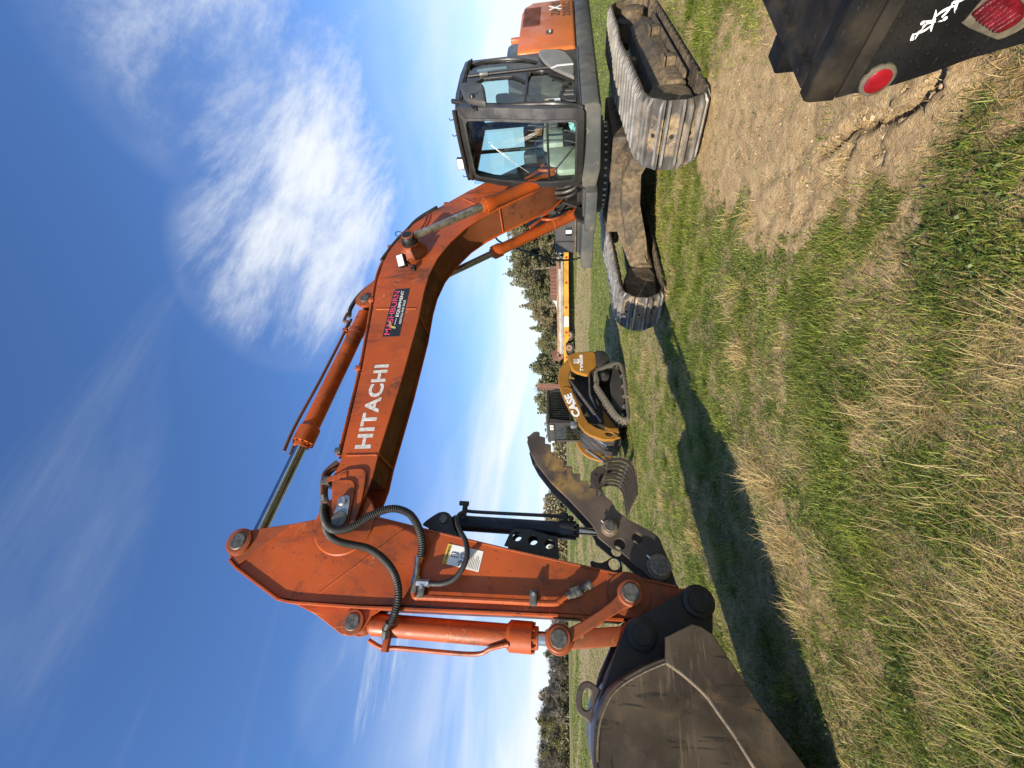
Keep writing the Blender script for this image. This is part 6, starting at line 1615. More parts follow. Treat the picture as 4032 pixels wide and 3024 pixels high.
shapes = [wire(-0.03, 0.10, -0.010, 0.010, 0.0035, 0.0), wire(0.06, 0.46, -0.008, 0.006, 0.0030, 0.006), wire(0.08, 0.46, 0.009, -0.006, 0.0026, -0.006), star(LP(0.5, 0.0), 0.015, 0.0045, 4, 0.4), wire(0.36, 0.50, -0.022, -0.004, 0.0026, 0.004), wire(0.50, 0.64, 0.004, 0.022, 0.0026, -0.004), wire(0.38, 0.50, 0.018, 0.004, 0.0022, -0.003), wire(0.50, 0.62, -0.004, -0.018, 0.0022, 0.003),
          wire(0.54, 0.96, 0.006, -0.008, 0.0030, 0.006), wire(0.54, 0.96, -0.006, 0.008, 0.0026, -0.006), star(LP(1.0, 0.0), 0.015, 0.0045, 4, 0.2), wire(0.86, 1.0, -0.022, -0.004, 0.0026, 0.004), wire(1.0, 1.14, 0.004, 0.022, 0.0026, -0.004), wire(1.04, 1.4, 0.006, -0.008, 0.0030, 0.006), wire(1.04, 1.4, -0.006, 0.008, 0.0026, -0.006), circle2(LP(0.34, 0.017), 0.0045, 10), circle2(LP(0.68, -0.017), 0.0045, 10)]
for s_ in shapes: plate('emblem', [tuple(p) for p in s_], -0.012, -0.0105, MAT['white_plain'], tail, axis='x', bevel=0.0004)
# underneath: longitudinal frame rails, wheel and mudguard out of view carry the bed
for y in (0.75, 1.55):
    m = MB(); m.box(-3.2, -0.1, y - 0.05, y + 0.05, 0.62, 0.862); m.build('frame_rail', MAT['bed_black'], TK)
for x in (-1.5,):
    for y in (0.32, 1.98):
        m = MB(); m.ring([(0, 0.25), (0.02, 0.36), (0.06, 0.39), (0.2, 0.39), (0.24, 0.36), (0.26, 0.25)], (x, y - 0.13, 0.39), (x, y + 0.13, 0.39), 32); m.build('wheel', MAT['rubber'], TK)



# ================================================================ TREES
def leaf_material(name, c0, c1, c2):
    m, t, b = nodes(name); g = G(t)
    at = g.n('ShaderNodeAttribute', attribute_name='tone'); oi = g.n('ShaderNodeObjectInfo')
    base = g.mix(at.outputs['Fac'], c0, c1)
    base = g.mix(g.math('MULTIPLY', oi.outputs['Random'], 0.75), base, c2)
    base = g.mix(1.0, base, g.mix(oi.outputs['Random'], (0.80, 0.82, 0.80), (1.35, 1.28, 1.2)), 'MULTIPLY')
    g.l(base, b.inputs['Base Color']); b.inputs['Roughness'].default_value = 0.7
    tr = g.n('ShaderNodeBsdfTranslucent'); g.l(base, tr.inputs[0]); mx = g.n('ShaderNodeMixShader'); mx.inputs[0].default_value = 0.25
    g.l(b.outputs[0], mx.inputs[1]); g.l(tr.outputs[0], mx.inputs[2]); g.l(mx.outputs[0], t.nodes['Material Output'].inputs[0])
leaf_material('leaf_pine', (0.055, 0.075, 0.034), (0.15, 0.17, 0.078), (0.16, 0.155, 0.085))
leaf_material('leaf_oak', (0.085, 0.092, 0.042), (0.19, 0.185, 0.095), (0.20, 0.175, 0.10))
leaf_material('leaf_spring', (0.13, 0.135, 0.045), (0.27, 0.25, 0.085), (0.22, 0.2, 0.09))
leaf_material('twig', (0.125, 0.108, 0.092), (0.25, 0.22, 0.185), (0.2, 0.18, 0.14))  # greyer tint stands in for haze over the far trees
plain('bark', (0.13, 0.11, 0.09), 0.9, var=0.35, scale=5)
plain('bark_pale', (0.34, 0.31, 0.27), 0.9, var=0.25, scale=4)


def card_mesh(name, centres, size, rng, aspect=0.7, thin=False):
    n = len(centres); P = np.asarray(centres)
    a = rng.normal(size=(n, 3)); a /= np.linalg.norm(a, axis=1)[:, None]
    b = rng.normal(size=(n, 3)); b -= a * (a * b).sum(1)[:, None]; b /= np.linalg.norm(b, axis=1)[:, None]
    if thin: a[:, 2] = np.abs(a[:, 2]) * 0.9 + 0.25; a /= np.linalg.norm(a, axis=1)[:, None]
    s = size * rng.uniform(0.5, 1.3, (n, 1))
    v = np.empty((n, 4, 3)); v[:, 0] = P - a * s; v[:, 1] = P + b * s * aspect; v[:, 2] = P + a * s * 1.1; v[:, 3] = P - b * s * aspect * 0.8
    me = bpy.data.meshes.new(name)
    me.vertices.add(4 * n); me.vertices.foreach_set('co', v.ravel())
    me.loops.add(4 * n); me.loops.foreach_set('vertex_index', np.arange(4 * n))
    me.polygons.add(n); me.polygons.foreach_set('loop_start', np.arange(n) * 4)
    me.update(calc_edges=True)
    at = me.attributes.new('tone', 'FLOAT', 'FACE'); at.data.foreach_set('value', np.clip(rng.normal(0.45, 0.3, n), 0, 1))
    return me


def tree_variant(kind, seed):
    """unit-height tree: trunk+limbs mesh and crown mesh"""
    rng = np.random.default_rng(seed); m = MB()
    spread = {'pine': 0.23, 'oak': 0.36, 'bare': 0.34, 'spring': 0.34, 'brush': 0.6}[kind]
    base = {'pine': 0.30, 'oak': 0.08, 'bare': 0.10, 'spring': 0.12, 'brush': 0.02}[kind]
    lean = rng.uniform(-0.04, 0.04, 2)
    P = [Vector((lean[0] * t, lean[1] * t, t)) for t in np.linspace(-0.02, 0.93, 7)]
    for i in range(6): m.ring([(0, 0.022 * (1 - i / 7)), ((P[i + 1] - P[i]).length + 0.005, 0.022 * (1 - (i + 1) / 7))], P[i], P[i + 1], 7)
    cl = []
    nl = {'pine': 22, 'oak': 20, 'bare': 26, 'spring': 16, 'brush': 10}[kind]
    for k in range(nl):
        t = base + (0.95 - base) * (k + rng.uniform(0, 1)) / nl
        az = rng.uniform(0, 2 * math.pi)
        prof = math.sin(math.pi * min(1, max(0.12, (t - base) / (1 - base) * 0.85 + 0.18))) if kind != 'pine' else (1.08 - (t - base) / (1 - base)) ** 0.7
        ln = spread * prof * rng.uniform(0.55, 1.1)
        a = Vector((lean[0] * t, lean[1] * t, t * 0.92)); e = a + Vector((math.cos(az) * ln, math.sin(az) * ln, ln * rng.uniform(0.05, 0.7)))
        mid = a.lerp(e, 0.5) + Vector((0, 0, -0.02 + 0.04 * rng.uniform()))
        m.tube([a, mid, e], 0.006 * (1.25 - t), 5)
        for q in range(5 if kind != 'bare' else 7):
            f = rng.uniform(0.35, 1.05); cl.append((a.lerp(e, f) + Vector(rng.normal(0, 0.03, 3)), 0.034 + 0.04 * rng.uniform()))
            if kind == 'bare':
                o = cl[-1][0] + Vector(rng.normal(0, 0.06, 3)) + Vector((0, 0, 0.05)); m.tube([a.lerp(e, f * 0.8), o], 0.0022, 4)
    cl.append((Vector((lean[0], lean[1], 0.96)), 0.05))
    tm_ = m.mesh('trunk')
    C_ = []
    per = {'pine': 60, 'oak': 70, 'bare': 34, 'spring': 60, 'brush': 60}[kind]
    for c, r in cl:
        d = rng.normal(size=(per, 3)); d /= np.linalg.norm(d, axis=1)[:, None]
        C_.append(np.array(c) + d * (r * rng.uniform(0.2, 1.15, (per, 1))) * [1.15, 1.15, 0.8])
    C_ = np.concatenate(C_)
    cm = card_mesh('crown', C_, {'pine': 0.014, 'oak': 0.015, 'bare': 0.024, 'spring': 0.014, 'brush': 0.022}[kind], rng, 0.7 if kind != 'bare' else 0.10, thin=kind == 'bare')
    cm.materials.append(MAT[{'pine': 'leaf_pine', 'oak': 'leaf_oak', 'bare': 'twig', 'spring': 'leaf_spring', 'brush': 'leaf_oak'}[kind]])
    tm_.materials.append(MAT['bark_pale' if kind in ('pine', 'bare') and seed % 3 else 'bark'])
    return tm_, cm


TV = {k: [tree_variant(k, 10 * i + j) for j in range(3)] for i, k in enumerate(('pine', 'oak', 'bare', 'spring', 'brush'))}
trng = random.Random(11)
KNAME = {'pine': 'pine_tree', 'oak': 'leafy_tree', 'bare': 'bare_tree', 'spring': 'budding_tree', 'brush': 'bush'}


def tree(kind, d, yl, ztop, label, group, wide=1.0):
    x, y, z = spot(d, yl)
    h = max(ztop - z, 1.2)
    r_ = empty(KNAME[kind], (x, y, z - 0.05), trng.uniform(0, 6.28))
    tm_, cm = trng.choice(TV[kind])
    for nm, me in (('trunk', tm_), ('crown', cm)):
        o = bpy.data.objects.new(nm, me); C.objects.link(o); o.parent = r_
        if nm == 'crown': o.location = (0, 0, 0)
    r_.scale = (h * wide, h * wide, h)
    prop(r_, label, 'bush' if kind == 'brush' else 'tree', group)
    return r_


ORD = ['first', 'second', 'third', 'fourth', 'fifth', 'sixth', 'seventh', 'eighth', 'ninth', 'tenth', 'eleventh', 'twelfth', 'thirteenth', 'fourteenth', 'fifteenth', 'sixteenth', 'seventeenth', 'eighteenth', 'nineteenth', 'twentieth', 'twenty-first', 'twenty-second', 'twenty-third', 'twenty-fourth', 'twenty-fifth', 'twenty-sixth']
KW = {'pine': 'dark green pine', 'oak': 'olive green leafy tree', 'bare': 'bare grey-brown tree', 'spring': 'yellow-green budding tree', 'brush': 'low green bush'}
# wood behind the yellow trailer, read from right (behind the excavator) to left (behind the loader)
row = []
row += [(y, z, k, w) for (y, z), k, w in zip([(-29.874,9.936),(-28.849,10.796),(-27.747,10.446),(-26.881,12.035),(-25.636,11.321),(-24.215,11.704),(-23,11.476),(-21.552,11.373),(-20.087,10.906),(-18.58,9.474),(-17.107,8.65),(-15.801,8.907),(-14.453,8.083),(-13.254,7.978),(-12.023,6.916),(-10.831,6.931),(-9.608,5.932),(-8.291,5.651),(-7.122,6.5),(-5.805,6.278)],
        ['pine', 'oak', 'pine', 'pine', 'oak', 'pine', 'pine', 'pine', 'oak', 'bare', 'oak', 'pine', 'pine', 'oak', 'pine', 'oak', 'bare', 'oak', 'spring', 'pine'], [1.1] * 20)]
row += [(y, z, k, w) for (y, z), k, w in zip([(-4.648,6.448),(-3.787,7.492),(-3.026,7.224),(-1.744,5.73),(-0.626,6.687),(0.747,7.713),(1.901,5.525),(2.897,6.668)],
        ['pine', 'oak', 'oak', 'pine', 'oak', 'bare', 'oak', 'bare'], [1.0, 1.2, 1.0, 1.1, 1.1, 1.2, 1.2, 1.0])]
for i, (y, z, k, w) in enumerate(row):
    d = (72 if i < 20 else 76) + trng.uniform(-4, 6)
    tree(k, d, y * d / (72 if i < 20 else 76), z, KW[k] + ' in the wood behind the trailer, ' + (ORD[i] if i < 26 else ('twenty-seventh', 'twenty-eighth')[i - 26]) + ' from the excavator', 'trees in the wood behind the trailer', w)


def thicket(name, label, y0, y1, d0, d1, hfun, n, size, mat, seed):
    """closed undergrowth that reads as one mass behind and between the trunks"""
    rng = np.random.default_rng(seed); yl = rng.uniform(y0, y1, n); d = rng.uniform(d0, d1, n)
    h = hfun(yl) * (0.75 + 0.5 * vn1(yl * 0.9, seed)) * rng.uniform(0.0, 1.0, n) ** 0.8
    f2, l2 = np.array(FWD2), np.array(LEFT2); P = np.array([CAM.x, CAM.y]) + d[:, None] * f2 + (yl * d / ((d0 + d1) / 2))[:, None] * l2
    me = card_mesh(name, np.c_[P, terrain(P[:, 0], P[:, 1]) + h], size, rng, 0.75)
    return prop(finish(me, name, MAT[mat], None, 0), label, 'undergrowth', None, 'stuff')


def vn1(t, seed):
    i = np.floor(t).astype(int); f = t - i; f = f * f * (3 - 2 * f)
    hh = lambda k: (np.sin(k * 127.1 + seed * 3.7) * 43758.5453) % 1.0
    return hh(i) * (1 - f) + hh(i + 1) * f


yr = np.array([r[0] for r in row]); zr = np.array([r[1] for r in row]); o_ = np.argsort(yr)
thicket('undergrowth', 'green undergrowth filling the wood behind the yellow trailer', yr.min() - 6, yr.max() + 3, 74, 92, lambda q: np.interp(q, yr[o_], zr[o_] - 1.3) * 0.92, 34000, 0.27, 'leaf_pine', 5)
# low hedge line in the middle distance, between loader cab and thumb
hd = [(2.17,7.031),(3.493,6.883),(4.817,6.569),(6.302,6.918),(7.956,6.526),(9.607,6.712),(11.259,6.65),(12.579,6.337)] + [(21.722,5.282),(24.037,5.639),(25.694,5.989)]
for i, (y, z) in enumerate(hd):
    tree('oak' if i % 3 else 'brush', 100 + trng.uniform(-3, 3), y, z, 'small tree in the low hedge between loader and thumb, ' + ORD[i] + ' from the loader', 'low hedge in the middle distance', 1.6)
mt = [(29.006,7.165),(31.208,8.1),(33.581,8.385),(35.57,7.973),(37.004,7.265),(39.888,6.576),(42.782,6.25),(45.673,5.925)]
for i, (y, z) in enumerate(mt):
    k = ('bare', 'oak', 'spring', 'bare')[i % 4]
    tree(k, 110 + trng.uniform(-4, 4), y, z, KW[k] + ' on the skyline between thumb and arm, ' + ORD[i] + ' from the thumb', 'trees between thumb and arm', 1.15)
# left treeline beyond the bucket
lt = [(67.985,6.847),(69.892,6.598),(72.108,6.899),(74.05,7.197),(78.045,9.305),(79.885,8.092),(81.221,7.56),(83.171,7.913),(85.098,7.937),(86.998,7.632),(89.154,7.111),(90.897,8.229),(91.828,9.477),(93.494,9.636),(95.246,10.76),(97.204,11.06),(99.138,11.084),(101.019,10.556),(103.031,11.409),(104.993,11.71),(106.872,11.181),(108.891,12.035),(110.74,11.229),(112.644,10.977)]
kinds = ['bare', 'bare', 'oak', 'bare', 'pine', 'bare', 'bare', 'bare', 'oak', 'bare', 'bare', 'bare', 'oak', 'bare', 'bare', 'spring', 'bare', 'spring', 'bare', 'bare', 'spring', 'bare', 'bare', 'oak']
for i, ((y, z), k) in enumerate(zip(lt, kinds)):
    d = 120 + trng.uniform(-6, 6)
    tree(k, d, y * d / 120, z, KW[k] + ' in the treeline beyond the bucket, ' + ORD[i] + ' from the arm', 'treeline beyond the bucket', 1.15)
yl_ = np.array([p[0] for p in lt]); zl_ = np.array([p[1] for p in lt]); o2 = np.argsort(yl_)
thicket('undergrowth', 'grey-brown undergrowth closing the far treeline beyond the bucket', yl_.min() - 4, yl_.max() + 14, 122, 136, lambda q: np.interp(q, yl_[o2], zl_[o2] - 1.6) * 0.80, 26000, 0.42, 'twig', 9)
thicket('undergrowth', 'low green undergrowth along the foot of the far treeline', min(p[0] for p in mt) - 4, yl_.max() + 14, 116, 124, lambda q: 2.6 + 0 * q, 9000, 0.40, 'leaf_oak', 12)
ym = np.array([p[0] for p in mt + hd]); zm_ = np.array([p[1] for p in mt + hd]); o3 = np.argsort(ym)
thicket('undergrowth', 'undergrowth of the low hedge between loader and arm', ym.min() - 2, ym.max() + 2, 104, 112, lambda q: np.interp(q, ym[o3], zm_[o3] - 1.5) * 0.85, 9000, 0.36, 'leaf_oak', 15)



# ================================================================ GROUND AND GRASS
def vnoise(x, y, scale, seed, octaves=4, rough=0.5):
    """smooth value noise in 0..1"""
    out_ = np.zeros_like(x, dtype=float); amp = 1.0; tot = 0.0
    for o in range(octaves):
        X, Y = x * scale + seed * 17.3, y * scale + seed * 9.7
        xi, yi = np.floor(X).astype(np.int64), np.floor(Y).astype(np.int64); fx_, fy_ = X - xi, Y - yi
        fx_ = fx_ * fx_ * (3 - 2 * fx_); fy_ = fy_ * fy_ * (3 - 2 * fy_)
        def h(a, b):
            n = (a * 374761393 + b * 668265263 + (seed + o) * 144665) & 0xffffffff
            n = ((n ^ (n >> 13)) * 1274126177) & 0xffffffff
            return ((n ^ (n >> 16)) & 0xffff) / 65535.0
        out_ += amp * ((h(xi, yi) * (1 - fx_) + h(xi + 1, yi) * fx_) * (1 - fy_) + (h(xi, yi + 1) * (1 - fx_) + h(xi + 1, yi + 1) * fx_) * fy_)
        tot += amp; amp *= rough; scale *= 2.03
    return out_ / tot


def sstep(v, a, b):
    t = np.clip((v - a) / (b - a), 0, 1); return t * t * (3 - 2 * t)


DIRT = [(1.396,1.332),(1.895,2.067),(3.018,2.608),(3.429,2.878),(4.133,3.055),(4.682,3.167),(4.888,3.1),(4.866,2.994),(4.843,2.815),(4.805,2.642),(4.696,2.434),(4.535,2.189),(4.179,1.817),(3.108,1.371)]
CRACK = [(4.202,2.406),(4.274,2.475),(4.347,2.562),(4.416,2.662),(4.53,2.729),(4.601,2.791),(4.681,2.855),(4.724,2.91),(4.748,2.965),(4.759,3.016)]
TUFTS = [(5.621,1.208),(6.122,1.662),(6.124,0.573),(6.39,1.086),(6.604,2.092),(6.98,0.947),(5.459,0.406),(6.772,1.611),(4.01,0.924),(4.524,0.74),(5.857,1.916),(6.704,2.103),(6.86,1.696),(5.721,0.622),(5.827,2.141),(5.855,2.664),(6.564,0.569),(7.045,1.121),(7.003,1.786),(6.298,2.182),(4.659,-3.15),(5.636,-1.596),(1.959,-2.821),(5.978,-1.047)]


def poly_sd(x, y, poly):
    """signed distance to a polygon, positive inside"""
    P = np.array(poly); n = len(P); d = np.full(x.shape, 1e9); ins = np.zeros(x.shape, bool)
    for i in range(n):
        a, b = P[i], P[(i + 1) % n]; e = b - a
        t = np.clip(((x - a[0]) * e[0] + (y - a[1]) * e[1]) / (e @ e), 0, 1)
        d = np.minimum(d, np.hypot(x - a[0] - t * e[0], y - a[1] - t * e[1]))
        c = ((a[1] > y) != (b[1] > y)) & (x < (b[0] - a[0]) * (y - a[1]) / (b[1] - a[1] + 1e-12) + a[0]); ins ^= c
    return np.where(ins, d, -d)


def path_d(x, y, path):
    d = np.full(x.shape, 1e9)
    for a, b in zip(path[:-1], path[1:]):
        a, b = np.array(a), np.array(b); e = b - a
        t = np.clip(((x - a[0]) * e[0] + (y - a[1]) * e[1]) / (e @ e), 0, 1)
        d = np.minimum(d, np.hypot(x - a[0] - t * e[0], y - a[1] - t * e[1]))
    return d


def masks(x, y):
    """bare earth and dryness of the turf at a place"""
    sd_ = poly_sd(x, y, DIRT) + 0.75 * (vnoise(x, y, 2.2, 5, 6, 0.68) - 0.5) * 2
    dirt = sstep(sd_, -0.26, 0.16)
    bare = sstep(vnoise(x, y, 1.9, 21, 5, 0.62), 0.54, 0.66) * 0.9
    near = sstep(np.hypot(x - 6.2, y - 2.4), 3.4, 1.0) * 0.8
    # wheel-worn strip beside the near track and between machine and truck
    worn = sstep(path_d(x, y, [(2.0, 2.1), (3.4, 2.5), (4.6, 2.9)]), 0.8, 0.2) * sstep(vnoise(x, y, 4.0, 8), 0.35, 0.6)
    dirt = np.clip(np.maximum(np.maximum(dirt, bare * near * 0.85), worn * 0.75), 0, 1)
    dry = sstep(vnoise(x, y, 0.55, 3, 4, 0.6), 0.40, 0.62)
    far_ = sstep(np.hypot(x - 6.9, y - 4.0), 11, 17)
    band = sstep(vnoise(x * 0.35 + y * 0.25, y * 0.2 - x * 0.3, 0.5, 14, 4), 0.46, 0.64)
    fine = sstep(vnoise(x, y, 3.4, 77, 5, 0.65), 0.40, 0.60)
    dry = np.clip((0.45 * dry + 0.62 * fine) * (1 - far_) + band * far_, 0, 1)
    return dirt, dry


def axis_coords(c, lo, hi, n, fine):
    t = np.linspace(-1, 1, n)
    k = np.arcsinh((hi - c) / fine); k2 = np.arcsinh((c - lo) / fine)
    return c + fine * np.where(t > 0, np.sinh(t * k), np.sinh(t * k2))


gx, gy = axis_coords(5.35, -1200, 1200, 500, 0.55), axis_coords(2.45, -1200, 1200, 500, 0.55)
GX, GY = np.meshgrid(gx, gy, indexing='ij')
dirt_v, dry_v = masks(GX, GY)
rr2 = np.hypot(GX - 5.0, GY - 1.5)
fade = sstep(rr2, 14, 5)
GZ = terrain(GX, GY) + fade * (0.030 * (vnoise(GX, GY, 1.3, 2) - 0.5) + 0.022 * (vnoise(GX, GY, 7.0, 4, 5, 0.65) - 0.5) + dirt_v * (0.060 * (vnoise(GX, GY, 7.0, 6, 5, 0.68) - 0.5) - 0.022 * np.exp(-(np.abs(vnoise(GX, GY, 4.2, 66, 3, 0.6) - 0.5) / 0.022) ** 2) * (vnoise(GX, GY, 2.1, 67) > 0.5)))
cd_ = path_d(GX, GY, CRACK) + 0.05 * (vnoise(GX, GY, 9.0, 31) - 0.5)
GZ -= 0.085 * np.exp(-(cd_ / 0.026) ** 2); GZ += 0.020 * np.exp(-((cd_ - 0.07) / 0.05) ** 2) * (vnoise(GX, GY, 11.0, 33) > 0.4)
GZ -= 0.012
n1, n2 = GX.shape
me = bpy.data.meshes.new('ground')
co = np.stack([GX, GY, GZ], -1).reshape(-1, 3)
me.vertices.add(len(co)); me.vertices.foreach_set('co', co.ravel())
ii, jj = np.meshgrid(np.arange(n1 - 1), np.arange(n2 - 1), indexing='ij')
a = (ii * n2 + jj).ravel(); fq = np.stack([a, a + n2, a + n2 + 1, a + 1], -1)
me.loops.add(fq.size); me.loops.foreach_set('vertex_index', fq.ravel())
me.polygons.add(len(fq)); me.polygons.foreach_set('loop_start', np.arange(len(fq)) * 4)
me.update(calc_edges=True)
me.attributes.new('earth', 'FLOAT', 'POINT').data.foreach_set('value', dirt_v.ravel())
me.attributes.new('dry', 'FLOAT', 'POINT').data.foreach_set('value', dry_v.ravel())


def ground_material():
    m, t, b = nodes('ground'); g = G(t); v = g.coord('World')
    ea = g.n('ShaderNodeAttribute', attribute_name='earth').outputs['Fac']; dr = g.n('ShaderNodeAttribute', attribute_name='dry').outputs['Fac']
    soil = g.mix(g.rng(g.noise(v, 9, 8, 0.65), 0.3, 0.72), (0.29, 0.180, 0.078), (0.56, 0.395, 0.20))
    soil = g.mix(g.rng(g.noise(v, 70, 5, 0.6), 0.35, 0.7, 0, 0.6), soil, (0.56, 0.43, 0.25))
    soil = g.mix(g.rng(g.noise(v, 1.4, 5), 0.45, 0.7, 0, 0.5), soil, (0.50, 0.34, 0.175))
    green = g.mix(g.rng(g.noise(v, 6, 7, 0.65), 0.3, 0.7), (0.085, 0.10, 0.022), (0.22, 0.225, 0.062))
    straw = g.mix(g.rng(g.noise(v, 14, 7, 0.7), 0.3, 0.7), (0.20, 0.155, 0.07), (0.42, 0.325, 0.17))
    turf = g.mix(g.rng(g.math('ADD', g.math('ADD', dr, 0.12), g.math('MULTIPLY', g.math('SUBTRACT', g.noise(v, 2.2, 8, 0.7), 0.5), 1.6)), 0.25, 0.85), green, straw)
    e2 = g.rng(g.math('ADD', ea, g.math('MULTIPLY', g.math('SUBTRACT', g.noise(v, 13, 6, 0.65), 0.5), 0.9)), 0.3, 0.65)
    g.l(g.mix(e2, turf, soil), b.inputs['Base Color']); b.inputs['Roughness'].default_value = 0.95; b.inputs['Specular IOR Level'].default_value = 0.15
    h = g.math('ADD', g.math('MULTIPLY', g.noise(v, 28, 8, 0.7), 1.0), g.math('MULTIPLY', g.noise(v, 130, 4), 0.25))
    g.l(g.bump(h, 1.0, 0.03), b.inputs['Normal'])
    return m


gr_o = finish(me, 'ground', ground_material(), None, 0)
me.polygons.foreach_set('use_smooth', [True] * len(me.polygons))
prop(gr_o, 'grassy field with bare tan earth beside the excavator track', None, None, 'structure')


def ground_z(x, y):
    f = sstep(np.hypot(x - 5.0, y - 1.5), 14, 5)
    return terrain(x, y) + f * (0.030 * (vnoise(x, y, 1.3, 2) - 0.5) + 0.022 * (vnoise(x, y, 7.0, 4, 5, 0.65) - 0.5)) - 0.016


def blades(name, x, y, ln, wd, lean, az, bend, tone, mat, label, cat):
    """one ribbon of two joints for each blade; everything per-blade arrays"""
    n = len(x); z = ground_z(x, y)
    dx, dy = np.cos(az), np.sin(az)
    sxv, syv = -dy, dx
    def P(t, l_):
        hor = ln * np.sin(lean + bend * t) * t; ver = ln * np.cos(lean + bend * t * 0.9) * t
        return np.stack([x + dx * hor, y + dy * hor, z + np.maximum(ver, 0.004 * t)], -1) + np.stack([sxv * l_, syv * l_, np.zeros(n)], -1)
    v = np.stack([P(0.0, -wd / 2), P(0.0, wd / 2), P(0.55, wd * 0.42), P(0.55, -wd * 0.42), P(1.0, np.zeros(n))], 1)
    me = bpy.data.meshes.new(name)
    me.vertices.add(5 * n); me.vertices.foreach_set('co', v.astype(np.float32).ravel())
    base = (np.arange(n) * 5)[:, None]
    lv = np.concatenate([base + [0, 1, 2, 3], base + [3, 2, 4]], 1)
    me.loops.add(7 * n); me.loops.foreach_set('vertex_index', lv.ravel().astype(np.int32))
    ls = np.empty(2 * n, np.int32); ls[0::2] = np.arange(n) * 7; ls[1::2] = np.arange(n) * 7 + 4
    me.polygons.add(2 * n); me.polygons.foreach_set('loop_start', ls)
    me.update(calc_edges=True)
    me.attributes.new('tone', 'FLOAT', 'FACE').data.foreach_set('value', np.repeat(tone, 2).astype(np.float32))
    o = finish(me, name, mat, None, 0)
    return prop(o, label, cat, None, 'stuff')


def blade_material(name, cols):
    m, t, b = nodes(name); g = G(t)
    at = g.n('ShaderNodeAttribute', attribute_name='tone').outputs['Fac']
    r_ = g.n('ShaderNodeValToRGB'); g.l(at, r_.inputs[0])
    for i, c in enumerate(cols):
        e = r_.color_ramp.elements[i] if i < 2 else r_.color_ramp.elements.new(0.5)
        e.color = c + (1,)
    for i, e in enumerate(sorted(r_.color_ramp.elements, key=lambda q: q.position)): pass
    n = len(cols)
    for i, c in enumerate(cols):
        r_.color_ramp.elements[i].position = i / (n - 1); r_.color_ramp.elements[i].color = c + (1,)
    g.l(r_.outputs[0], b.inputs['Base Color']); b.inputs['Roughness'].default_value = 0.5; b.inputs['Specular IOR Level'].default_value = 0.35
    tr = g.n('ShaderNodeBsdfTranslucent'); g.l(r_.outputs[0], tr.inputs[0]); mx = g.n('ShaderNodeMixShader'); mx.inputs[0].default_value = 0.3
    g.l(b.outputs[0], mx.inputs[1]); g.l(tr.outputs[0], mx.inputs[2]); g.l(mx.outputs[0], t.nodes['Material Output'].inputs[0])
    return m


blade_material('grass_green', [(0.045, 0.075, 0.009), (0.150, 0.200, 0.022), (0.33, 0.35, 0.06)])
blade_material('grass_dry', [(0.22, 0.145, 0.048), (0.48, 0.34, 0.13), (0.70, 0.55, 0.26)])
grng = np.random.default_rng(7)
VA = YAW


def scatter(n, r0, r1, half=55.0):
    """points spread evenly in a sector of the field in front of the camera position"""
    r = np.sqrt(grng.uniform(r0 * r0, r1 * r1, n)); a = VA + np.radians(grng.uniform(-half, half, n))
    return CAM.x + r * np.cos(a), CAM.y + r * np.sin(a), r


def under(x, y):
    """places covered by track shoes or the truck wheel"""
    c, s = math.cos(-TR), math.sin(-TR); X, Y = c * x - s * y, s * x + c * y
    return ((np.abs(X) < 2.2) & (np.abs(np.abs(Y) - GAUGE) < 0.36)) | ((np.abs(x - 1.2) < 1.0) & (np.abs(y + 5.46) < 0.22))


gset = {'x': [], 'y': [], 'l': [], 'w': [], 'lean': [], 'b': [], 't': []}
dset = {k: [] for k in gset}
#       n       r0   r1   len_g        w      len_d
for n, r0, r1, lg, wd, ld_, wdd in ((190000, 0.7, 3.2, (0.018, 0.060), 0.0032, (0.02, 0.085), 0.0024),
                                   (228000, 3.2, 6.5, (0.018, 0.055), 0.0046, (0.02, 0.10), 0.0034),
                                   (180000, 6.5, 12.5, (0.02, 0.055), 0.0090, (0.025, 0.08), 0.0070),
                                   (100000, 12.5, 26.0, (0.03, 0.07), 0.022, (0.04, 0.09), 0.018),
                                   (60000, 26.0, 62.0, (0.05, 0.10), 0.06, (0.05, 0.10), 0.05)):
    x, y, r = scatter(n, r0, r1)
    dirt, dry = masks(x, y)
    clump = vnoise(x, y, 6.0 if r1 < 13 else 1.5, 41, 3)
    u = grng.uniform(0, 1, n)
    keep_ok = ~under(x, y) & (grng.uniform(0, 1, n) > dirt * 0.93)
    nearf = sstep(r, 8.0, 3.0); nearf = sstep(r, 5.5, 2.5); pdry = np.clip(0.05 + (0.34 + 0.40 * nearf) * dry + 0.10 * nearf + 0.3 * dirt, 0, 0.95)
    isd = grng.uniform(0, 1, n) < pdry
    g_ = keep_ok & ~isd & (u < 0.30 + 1.1 * clump)
    d_ = keep_ok & isd & (u < 0.95)
    lg_ = grng.uniform(lg[0], lg[1], n) * (0.55 + 0.9 * clump)
    dl_ = ld_[0] + (ld_[1] - ld_[0]) * grng.uniform(0, 1, n) ** 2.0
    for S, msk, L__, W__, lean_lo, lean_hi in ((gset, g_, lg_, wd, 0.1, 0.95), (dset, d_, dl_, wdd, 0.6, 1.45)):
        k = msk.sum(); S['x'].append(x[msk]); S['y'].append(y[msk]); S['l'].append(L__[msk]); S['w'].append(W__ * grng.uniform(0.7, 1.4, k))
        S['lean'].append(grng.uniform(lean_lo, lean_hi, k)); S['b'].append(grng.uniform(0.1, 0.8, k)); S['t'].append(np.clip(grng.normal(0.5, 0.25, k) + 0.9 * (vnoise(x[msk], y[msk], 2.6, 52, 3) - 0.5), 0, 1))
